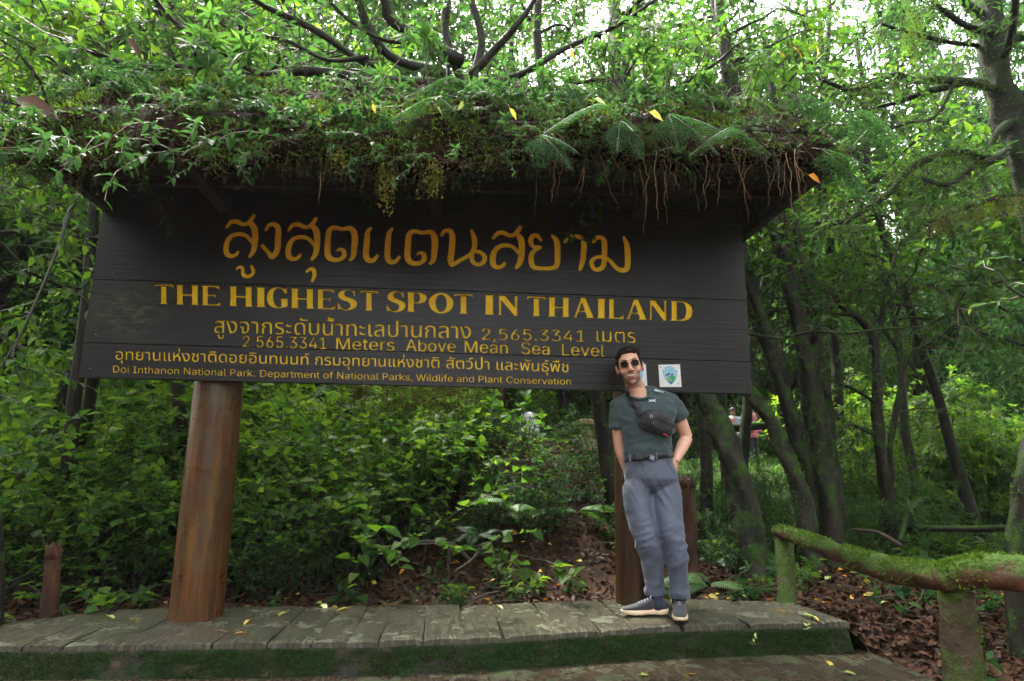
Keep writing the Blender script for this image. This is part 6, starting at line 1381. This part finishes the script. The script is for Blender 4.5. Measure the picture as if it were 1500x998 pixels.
# ------------------------------------------------------------------ leaf litter, undergrowth, forest
def litter():
    rg = np.random.default_rng(7); mb = MB(); n = 30000; X = rg.uniform(-3.5, 6.5, n); Y = 4.3+rg.random(n)**1.3*5; m1 = ((X < XR+.1) & (Y < np.interp(X, BX, BY)+.02)) & (X > XL); X, Y = X[~m1], Y[~m1]
    X2 = rg.uniform(2.5, 4.2, 5000); Y2 = rg.uniform(2.3, 5, 5000); X = np.r_[X, X2]; Y = np.r_[Y, Y2]; kk = ~((X < XR+.22) & (Y < 5.0)); X, Y = X[kk], Y[kk]; n = len(X)
    P = np.stack([X, Y, ground(X, Y)+rg.uniform(.002, .03, n)], 1); ls = rg.uniform(.025, .08, n); leaves(mb, P, rvec(rg, n)*[1, 1, .35], rvec(rg, n, 1.8), ls, ls*.5, 'ovate', 0, .15, .35)
    tag(mb.build('leaf_litter', M['dead']), 'wet brown leaf litter covering the forest floor behind and beside the platform', 'leaf litter', kind='stuff')
    mb = MB()
    for _ in range(700):
        x, y = rg.uniform(-3, 6), rg.uniform(4.4, 8.5)
        if x < XR+.25 and y < 5.05: continue
        mb.tube(bendpath(rg, [x, y, float(ground(x, y))+.015], rvec(rg, 1)[0]*[1, 1, .15], rg.uniform(.1, .5), 5, .5), rg.uniform(.002, .006), 4, caps=False)
    tag(mb.build('ground_twigs', M['twig']), 'small twigs scattered through the leaf litter', 'twigs', kind='stuff')
    for i, (m, k) in enumerate((('yellow', 46), ('orange', 40), ('palegreen', 26))):
        mb = MB(); X = rg.uniform(-2.4, 4.6, k*2); Y = 4.95+rg.random(k*2)**1.6*2.4; kp = ~((X < XR+.25) & (Y < np.interp(X, BX, BY)+.04)); X, Y = X[kp], Y[kp]; n = len(X); ls = rg.uniform(.04, .09, n)
        for j in range(n):
            me_ = MB(); leaves(me_, [[0, 0, 0]], rvec(rg, 1)*[1, 1, .2], rvec(rg, 1, 2.2), ls[j], ls[j]*.5, 'ovate'); o = me_.build('fallen_leaf', M[m]); o.location = (X[j], Y[j], float(ground(X[j], Y[j]))+.035)
            tag(o, {'yellow': 'bright yellow fallen leaf lying on the wet brown litter', 'orange': 'orange fallen leaf lying on the wet brown litter', 'palegreen': 'pale green fallen leaf lying on the wet brown litter'}[m], 'leaf', {'yellow': 'yellow leaves on the forest floor', 'orange': 'orange leaves on the forest floor', 'palegreen': 'pale green leaves on the forest floor'}[m])
litter()
def face_moss():
    rg = np.random.default_rng(31); V = FACE[0]; n, k, _ = V.shape; K = 60000; a = rg.integers(0, n-1, K); b = rg.integers(0, k-1, K)
    P = V[a, b]+(V[a+1, b]-V[a, b])*rg.random((K, 1))+(V[a, b+1]-V[a, b])*rg.random((K, 1)); h = b/k
    d = fbm(P, 2.2, 4, 5)*.9+(1-h)*.8-.05+.35*sst(-1.0, 1.5, P[:, 0])*.8; kp = d > rg.random(K)*.5; P = P[kp]; ls = rg.uniform(.005, .014, len(P)); mb = MB(); leaves(mb, P, rvec(rg, len(P))+[0, -1.0, -.25], rvec(rg, len(P)), ls, ls*.5, 'lite')
    tag(mb.build('edge_moss', M['darkmoss']), 'short dark green moss covering the front face of the platform', 'moss', kind='stuff')
M['darkmoss'] = leafmat('dark platform moss', [(.012, .028, .007), (.025, .055, .012), (.05, .09, .018)], .85, .2, .15)
face_moss()

def scatter(protos, n, xr, yr, sr, label, group, seed, keep=None, zoff=0.0):
    rg = random.Random(seed); k = 0; tries = 0
    while k < n and tries < n*40:
        tries += 1; x = rg.uniform(*xr); y = rg.uniform(*yr)
        if XL < x < XR+.3 and y < float(np.interp(x, BX, BY))+.22: continue
        if keep and not keep(x, y): continue
        put(protos[k % len(protos)], x, y, float(ground(x, y))+zoff, rg.uniform(*sr), rg.uniform(0, 6.28), label, group, tilt=(rg.uniform(-.1, .1), rg.uniform(-.1, .1))); k += 1
bro = [p_broad(100+i, 1.75, 7, 30, .095, .078, 'heart', 'leafA', bare=.35) for i in range(4)]
broY = [p_broad(105+i, 1.7, 7, 30, .095, .075, 'heart', 'leafY', bare=.3, name='pale_shrub') for i in range(2)]  # lighter leaf colour stands in for backlight on the left undergrowth
bro2 = [p_broad(110+i, .8, 6, 22, .06, .036, 'ovate', 'leafC', bare=.25, name='low_shrub') for i in range(3)]
bro3 = [p_broad(120+i, .75, 7, 22, .075, .035, 'lance', 'leafB', bare=.2, name='dark_shrub') for i in range(2)]
who = [p_whorl(130+i, 1.1) for i in range(3)]
whoY = [p_whorl(140, 1.9, 9, .15, .06, 'leafA', 'pale_shrub', 6, .35), p_broad(141, 1.9, 8, 34, .11, .075, 'ovate', 'leafA', bare=.2, name='pale_shrub'), p_whorl(142, 1.8, 9, .14, .05, 'leafY', 'pale_shrub', 6, .35), p_broad(143, 1.8, 8, 34, .12, .06, 'ovate', 'leafC', bare=.15, name='pale_shrub')]
fer = [p_fern(150+i, 9, .62, 'fern') for i in range(2)]; ferY = [p_fern(160+i, 7, .75, 'fernY', 'bright_fern') for i in range(2)]
hb = [p_herb(170), p_herb(171, 'leafC', 8, .06), p_herb(172, 'leafA', 8, .075)]
scatter(broY, 34, (-7.5, -.3), (7.6, 10.5), (.8, 1.25), 'pale green broad leaved shrub with painted backlight behind the left of the sign', 'pale shrubs behind the left of the sign', 21)
scatter(bro, 50, (-6.2, -.1), (6.3, 9.2), (.7, 1.2), 'tall thin stemmed shrub with broad heart shaped leaves behind the left of the sign', 'broadleaf shrubs behind the left of the sign', 1)
scatter(bro, 16, (-5.5, -1.0), (5.7, 6.8), (.55, .95), 'leggy shrub with broad bright leaves close behind the left end of the platform', 'leggy shrubs close to the platform', 2, keep=lambda x, y: not (-2.6 < x < -.9))
scatter(bro, 7, (-.4, 1.0), (7.3, 9.5), (.5, .8), 'broad leaved shrub on the crest of the bank below the board', 'broadleaf shrubs on the bank crest', 12)
scatter(bro2, 46, (-2.6, 2.2), (6.1, 9), (.55, 1.1), 'low shrub with small green leaves on the bank behind the sign', 'low shrubs on the bank', 3)
scatter(bro3, 22, (-.8, 3.0), (6.3, 9.4), (.6, 1.0), 'dark glossy narrow leaved shrub on the bank by the right post', 'dark shrubs on the bank', 4)
scatter(hb, 60, (-3, 4.5), (5.0, 7.4), (.7, 1.5), 'small green seedling coming up through the leaf litter', 'seedlings in the leaf litter', 5)
scatter(hb, 14, (2.95, 4.2), (3.0, 5.2), (.9, 1.6), 'small green seedling in the litter beside the mossy rail', 'seedlings beside the rail', 6)
scatter(who, 44, (2.3, 6.8), (7.6, 10.5), (.5, 1.0), 'shrub with whorls of narrow leaves growing round the leaning trunks', 'whorled shrubs among the trunks', 7)
scatter(whoY, 54, (5.0, 11.5), (10.0, 15), (.7, 1.15), 'pale green leafy shrub in the sunlit thicket on the right', 'pale shrubs in the right thicket', 8, keep=lambda x, y: not (.33 < x/y < .54))
scatter(fer, 16, (2.6, 6.0), (6.6, 9.0), (.6, 1.0), 'green fern growing in shade between the leaning trunks', 'ferns among the trunks', 9)
scatter(bro, 26, (-11, -3.5), (8.5, 13), (1.0, 1.6), 'big bright leaved shrub in the misty thicket at the far left', 'shrubs at the far left', 10)
scatter(bro2, 26, (-2.5, 4.5), (9.4, 14), (.5, .8), 'low bush along the top of the bank in the mist', 'bushes along the bank top', 13)
scatter(bro2, 46, (3.8, 9.5), (10.5, 19), (.35, .6), 'very low bush in the clearing under the distant visitors', 'very low bushes in the clearing', 14, keep=lambda x, y: .30 < x/y < .56)
scatter(hb, 70, (2.6, 7.5), (6.8, 10), (1.2, 2.6), 'soft green herb on the shaded ground between the trunks', 'herbs between the trunks', 15)
def grass():
    rg = np.random.default_rng(51); n = 26000; X = rg.uniform(-6, 14, n); Y = rg.uniform(7.5, 18, n); kp = (X > 2.4) | (Y > 9.2); X, Y = X[kp], Y[kp]; n = len(X); P = np.stack([X, Y, ground(X, Y)-.01], 1); ls = rg.uniform(.08, .26, n)
    mb = MB(); leaves(mb, P, rvec(rg, n, 1.0)+[0, 0, .5], rvec(rg, n), ls, ls*.16, 'lite', 0, .1, .5); tag(mb.build('ground_cover', M['leafC']), 'rough grass and low green growth on the clearing floor', 'grass', kind='stuff')
grass()
for x, y, Y, s, lab, pr in ((1035, 838, 5.6, .62, 'bright green fern just right of the man behind the platform', ferY[0]), (770, 745, 6.5, .8, 'spreading fern on the bank face under the board', ferY[1]), (850, 735, 6.6, .6, 'smaller fern right of the spreading fern on the bank', ferY[0]), (700, 770, 6.3, .5, 'small fern left of the spreading fern on the bank', fer[0])):
    p = atY(x, y, Y); put(pr, p[0], Y, max(float(ground(p[0], Y)), p[2]-.10), s, x, lab)
for x, y, Y, s, lab, pr in ((517, 865, 5.6, 1.2, 'seedling with five bluish leaves at the back of the platform, left of the stick', hb[0]), (735, 815, 5.8, 1.2, 'seedling with dark whorled leaves right of the upright stick', hb[1]), (785, 830, 5.7, 1.3, 'seedling with large soft leaves in the middle of the litter', hb[2]), (1450, 955, 3.2, 1.6, 'broad leaved seedling below the right end of the mossy rail', hb[2]), (405, 880, 5.3, 1.2, 'seedling with silvery leaves right behind the left post', hb[0])):
    p = atY(x, y, Y); put(pr, p[0], Y, float(ground(p[0], Y)), s, x, lab)
for pts, seed, lab in (([(1103, 948), (1101, 925)], 1, 'tiny seedling on the mossy front face of the platform, tallest one'), ([(962, 965), (962, 950)], 2, 'tiny seedling low on the mossy front face below the man'), ([(1182, 925), (1181, 920)], 3, 'tiny seedling near the top right of the mossy front face')):
    p = atdeck(pts[0][0], 925, -.05); rg = np.random.default_rng(seed); mb = MB(); q = atY(*pts[0], p[1]-.05); alongleaves(mb, rg, np.array([q, q+[0, -.01, .03], q+[.01, -.02, .06]]), 7, .03, .015, 'ovate', 0, .1, 1, 0); tag(mb.build('seedling', M['palegreen']), lab, 'seedling')

# trees whose boughs fill the top of the view
can = [p_tree(200, 6.5, .085, 12, 24, .12, .05, 'ovate', 'leafC', 2.6, .50, crook=.9, name='canopy_tree', per=8, bark='bark2'),
       p_tree(201, 7.0, .08, 13, 24, .10, .036, 'lance', 'leafC', 2.4, .48, crook=1.0, name='canopy_tree', per=9, bark='bark2'),
       p_tree(202, 6.2, .07, 12, 22, .13, .065, 'ovate', 'leafA', 2.3, .50, crook=1.0, name='canopy_tree', per=7, bark='bark2')]
for i, (X, Y, pr, s, rz, lab) in enumerate(((-3.9, 7.4, 2, 1.0, 0, 'canopy tree behind the left end of the roof with broad bright leaves'), (-2.45, 7.0, 0, 1.1, 1.5, 'canopy tree with crooked dark boughs above the left of the roof'), (1.72, 6.9, 1, 1.1, 2.5, 'canopy tree with thin crossing branches above the middle of the roof'), (1.9, 7.2, 0, 1.0, 4.0, 'canopy tree above the right half of the roof'), (-4.6, 8.2, 2, 1.15, 2.2, 'canopy tree at the far left edge behind the shrubs'),
                                             (3.6, 9.0, 1, 1.1, .7, 'leafy tree behind the trunks right of the sign'), (-3.1, 9.5, 2, 1.3, 5.0, 'bright leaved tree further back above the roof'), (2.6, 10.5, 0, 1.25, 1.0, 'tree further back above the right end of the roof'), (7.6, 9.5, 1, 1.2, 2.0, 'tree behind the old mossy tree at the right edge'), (-6.8, 9.5, 0, 1.3, .4, 'tall tree beyond the left edge shrubs'), (-3.5, 10.6, 0, 1.4, 2.9, 'tree further back above the left of the roof'), (-2.85, 8.3, 2, 1.15, 4.4, 'bright leaved tree close behind the left half of the roof'), (2.1, 8.3, 2, 1.1, .9, 'bright leaved tree close behind the right half of the roof'), (3.0, 8.0, 0, 1.0, 5.2, 'broad leaved tree over the right roof corner'), (4.4, 7.9, 2, .95, 3.0, 'broad leaved tree above the forked tree'), (6.0, 8.4, 2, 1.05, 1.9, 'bright leaved tree left of the old mossy tree'), (5.7, 10.6, 0, 1.45, 5.2, 'tall tree standing behind the gap right of the roof'), (6.2, 10.8, 0, 1.5, 2.6, 'tall tree whose crown closes the gap left of the old mossy tree'), (5.4, 12.6, 2, 1.7, 1.1, 'tallest bright leaved tree deep on the right'), (3.05, 12.0, 2, 1.6, .6, 'tall bright leaved tree well behind the roof middle'), (3.6, 12.5, 0, 1.6, 4.2, 'tall tree well behind the right end of the roof'), (-4.4, 12, 2, 1.5, 3.2, 'tall tree well behind the left end of the roof'), (7.4, 12.5, 0, 1.5, 1.2, 'tall tree well behind the clearing on the right'), (-3.6, 6.9, 0, .95, 5.6, 'broad leaved tree over the left roof corner'), (7.6, 6.9, 2, 1.1, 2.0, 'broad leaved tree beyond the right edge reaching in over the boughs'), (2.9, 9.0, 0, 1.15, 1.3, 'dense leaved tree among the trunks right of the roof corner'), (8.2, 8.0, 2, 1.15, .3, 'bright tree just left of the old mossy tree'))):
    put(can[pr], X, Y, float(ground(X, Y)), s, rz, lab)
def left_bough():
    rg = np.random.default_rng(77); t, f = MB(), MB(); org = atY(130, 250, 5.6)
    main = smoothpath([atY(260, 120, 6.2), atY(190, 190, 5.9), atY(118, 280, 5.6), atY(75, 390, 5.4), atY(30, 490, 5.2), atY(-20, 570, 5.0)], 6); t.tube(main, np.linspace(.02, .006, len(main)), 7, caps=False)
    for k in range(30):
        i = rg.integers(3, len(main)); q = bendpath(rg, main[i], [rg.uniform(-1, 1), rg.uniform(-.6, .4), rg.uniform(-1, .3)], rg.uniform(.3, .8), 7, .7, .5); t.tube(q, np.linspace(.006, .002, 7), 4, caps=False); alongleaves(f, rg, q, 11, .11, .055, 'ovate', 0, .15, .8, -.2, .5)
    r = empty('hanging_bough', tuple(org), 'dark drooping bough with large bright leaves at the left edge of the sign', 'branch'); t.build('branch', M['stemdark'], r); f.build('leaves', M['leafA'], r)
left_bough()
# forest
far = [p_fartree(300, 13, 3.8, 17000, .22, 'leafC', low=.08), p_fartree(301, 16, 4.6, 20000, .24, 'leafB', low=.06), p_fartree(302, 11, 3.6, 16000, .19, 'leafA', low=.03), p_fartree(303, 9, 3.4, 14000, .18, 'leafY', low=.01)]
def forest():
    rg = random.Random(5); k = 0; pts = []
    bands = [(13, 18, 9), (18, 26, 15), (26, 38, 40), (38, 60, 84)]
    for y0, y1, n in bands:
        for i in range(n):
            for _ in range(30):
                Y = rg.uniform(y0, y1); X = rg.uniform(-1.05*Y, 1.15*Y)
                if y0 < 18 and (1.5 < X < 7.5): continue
                if y0 < 26 and (2.0 < X < Y*.46 or .0 < X/Y < .46 or .58 < X/Y < .88 or -.62 < X/Y < -.45): continue
                if all((X-a)**2+(Y-b)**2 > (3.0 if y0 < 26 else 4.0)**2 for a, b in pts): break
            else: continue
            pts.append((X, Y)); side = 'left' if X < -1 else 'right' if X > 7 else 'middle'; dist = 'nearest' if y1 == 18 else 'nearer' if y1 == 26 else 'distant' if y1 == 38 else 'farthest'
            put(far[rg.choice([0, 1, 2, 3, 0, 1])], X, Y, None, rg.uniform(.85, 1.3)*(1.25 if y0 > 30 else 1), rg.uniform(0, 6.28), f'{dist} misty forest tree on the {side} side of the view behind the sign', f'{dist} forest trees on the {side} side')
forest()
def behind():
    # the forest goes on unseen round the clearing; added to block low sky light
    rg = random.Random(8)
    for i in range(20):
        a = math.radians(-112+224*(i+.5)/20*1.0); R_ = rg.uniform(15, 19) if i % 2 else rg.uniform(20, 27); X, Y = R_*math.sin(a), -R_*math.cos(a)+1.0
        if abs(a) < math.radians(10): continue  # gap left so the board reflects open sky as a sheen
        put(far[rg.choice([0, 1, 2])], X, Y, None, rg.uniform(.9, 1.25), rg.uniform(0, 6.28), 'unseen forest tree standing round the clearing in front of the sign', 'trees round the clearing in front of the sign')
behind()
for i, (X, Y) in enumerate(((.6, 25), (2.2, 27.5), (4.0, 25.5), (6.0, 28), (7.8, 25), (9.6, 27), (11, 24.5), (-1.2, 27), (17.5, 24), (20, 26), (15.5, 27))):
    put(far[3 if i % 2 else 2], X, Y, None, 1.0+.1*(i % 3), i*1.3, 'pale leafy tree closing the far side of the clearing', 'trees on the far side of the clearing')
put(can[1], -.3, 15, None, 1.9, .7, 'very tall tree far behind the middle of the roof'); put(can[0], 1.0, 17, None, 2.0, 1.7, 'very tall tree far behind the right of the roof middle'); put(can[0], -2.2, 16, None, 2.0, 4.7, 'very tall tree far behind the left of the roof middle')

# ------------------------------------------------------------------ mist
def haze():
    m = bpy.data.materials.new('mist'); m.use_nodes = True; t = m.node_tree; t.nodes.remove(t.nodes['Principled BSDF']); v = t.nodes.new('ShaderNodeVolumePrincipled')
    v.inputs['Color'].default_value = (.92, .96, .97, 1); v.inputs['Density'].default_value = HAZE; v.inputs['Anisotropy'].default_value = .1; t.links.new(v.outputs[0], t.nodes['Material Output'].inputs['Volume'])
    o = MB().box((-158, -158, -2.2), (158, 158, 26)).build('haze', m); tag(o, kind='stuff')
haze()

# ------------------------------------------------------------------ every repeat gets a label that says which one it is
def project(p):
    q = np.array(p, float)-[0, 0, CAM_Z]; z = q@CF
    return (750+FPX*(q@CR)/z, 499-FPX*(q@CU)/z) if z > .1 else (9999, 9999)
GROUND_BINS = [(-1e9, 0, 'past the left edge'), (0, 70, 'at the left edge'), (70, 150, 'below the left end of the board'), (150, 250, 'left of the left post'), (250, 350, 'straight behind the left post'), (350, 420, 'right of the left post'), (420, 490, 'below the H of HIGHEST'), (490, 560, 'below the end of HIGHEST'), (560, 630, 'below the S of SPOT'), (630, 700, 'below the T of SPOT'), (700, 770, 'below the word IN'), (770, 830, 'below the T of THAILAND'), (830, 890, 'left of the man'), (890, 950, 'behind the right post'), (950, 1010, 'behind the man'), (1010, 1060, 'right of the man'), (1060, 1110, 'by the thick leaning trunk'), (1110, 1160, 'by the bending trunk'), (1160, 1215, 'by the tallest trunk'), (1215, 1260, 'right of the tallest trunk'), (1260, 1310, 'by the forked tree'), (1310, 1370, 'right of the forked tree'), (1370, 1430, 'above the fence corner post'), (1430, 1500, 'at the right edge'), (1500, 1e9, 'past the right edge')]
ROOF_BINS = [(-1e9, 60, 'at the left corner of the roof'), (60, 130, 'near the left corner of the roof'), (130, 190, 'above the left end of the board'), (190, 250, 'left of the Thai title'), (250, 310, 'just left of the Thai title'), (310, 370, 'above the first Thai letter'), (370, 430, 'above the second Thai letter'), (430, 490, 'above the third Thai letter'), (490, 550, 'above the fourth Thai letter'), (550, 620, 'above the middle of the Thai title'), (620, 690, 'right of the title middle'), (690, 760, 'above the sixth large letter'), (760, 830, 'above the seventh large letter'), (830, 900, 'above the ninth large letter'), (900, 960, 'above the last Thai letter'), (960, 1010, 'just right of the Thai title'), (1010, 1060, 'above the emblem plates'), (1060, 1110, 'above the right end of the board'), (1110, 1150, 'near the right corner of the roof'), (1150, 1e9, 'at the right corner of the roof')]
def relabel():
    G = {}
    for o in S.objects:
        if o.parent is None and 'group' in o and 'label' in o: G.setdefault(o['group'], []).append(o)
    for g, L in G.items():
        roof = 'roof' in g; front = 'in front of the sign' in g; far_ = 'forest trees' in g
        if front: continue
        key = (lambda o: o.location.z) if roof and 'root' not in g else (lambda o: o.location.y); v = np.array([key(o) for o in L]); sc = np.array([o.scale.z for o in L]); n = len(L)
        rows = ['lowest on the roof', 'low on the roof', 'halfway up the roof', 'high on the roof', 'on the roof ridge'] if roof else ['in the front row', 'in the second row', 'in the third row', 'in the fourth row', 'in the back row']
        k = 5 if n > 12 else 3
        if k == 3: rows = [rows[0], rows[2], rows[4]]
        rk = np.argsort(np.argsort(v))*k//n; sk = np.argsort(np.argsort(sc))*3//n
        kind = L[0].name.split('.')[0].replace('_', ' ')
        col = 'bright yellow ' if g.startswith('yellow') else 'orange ' if g.startswith('orange') else 'pale green ' if g.startswith('pale green l') else ''
        for o, r, z in zip(L, rk, sk):
            x, y = project(o.location); where = next(w for a, b, w in (ROOF_BINS if roof else GROUND_BINS) if a <= x < b)
            size = ('short ', 'medium long ', 'long ')[z] if 'root' in kind or 'roof edge' in g else ('small ', 'middling ', 'large ')[z]
            if col: size = ''
            row = rows[r] if 'root' not in g and 'roof edge' not in g else 'on the eave'
            if 'leaves on the forest floor' in g: row = ('lying near', 'lying a little back', 'lying midway', 'lying further back', 'lying far back')[r] if k == 5 else row
            extra = 'misty ' if far_ else ''
            if far_: row = g.split(' ')[0]+' '+row
            o['label'] = f"{size}{extra}{col}{kind} {row} {where}".strip()
def distinguish():
    D = {}
    for o in S.objects:
        if o.parent is None and 'label' in o and 'clearing in front' not in o['label']: D.setdefault(o['label'], []).append(o)
    od = ['leftmost', 'second', 'third', 'fourth', 'fifth', 'sixth', 'seventh', 'eighth', 'ninth', 'tenth']; nm = ['', '', 'two', 'three', 'four', 'five', 'six', 'seven', 'eight', 'nine', 'ten']
    for lab, L in D.items():
        if 2 <= len(L) <= 10:
            L.sort(key=lambda o: project(o.location)[0] if abs(project(o.location)[0]) < 9000 else o.location.x)
            for i, o in enumerate(L):
                w_ = od[i] if i < len(L)-1 else 'rightmost'; q = f'{w_} of {nm[len(L)]} ' if i in (0, len(L)-1) else f'{w_} from left '
                if len((q+lab).split()) > 16: q = w_+' '
                if len((q+lab).split()) <= 16: o['label'] = q+lab
relabel(); distinguish()
import OpenImageIO as o,sys
b=o.ImageBuf(sys.argv[1]);w=b.spec().width/1500
for n,(x,y) in dict(under=(700,265),board=(250,370),board2=(1030,450),letterT=(247,435),deck=(600,905),face=(923,550),shirt=(930,640),trou=(935,760),post=(300,700),trunk=(1200,650),bushdark=(480,800),plate=(970,540),leftbush=(60,600),litter=(1300,900)).items():
    p=[0,0,0]
    for dx in range(-2,3):
        for dy in range(-2,3):
            q=b.getpixel(int(x*w)+dx,int(y*w)+dy);p=[a+c for a,c in zip(p,q)]
    print(n,[round(a/25*255) for a in p])
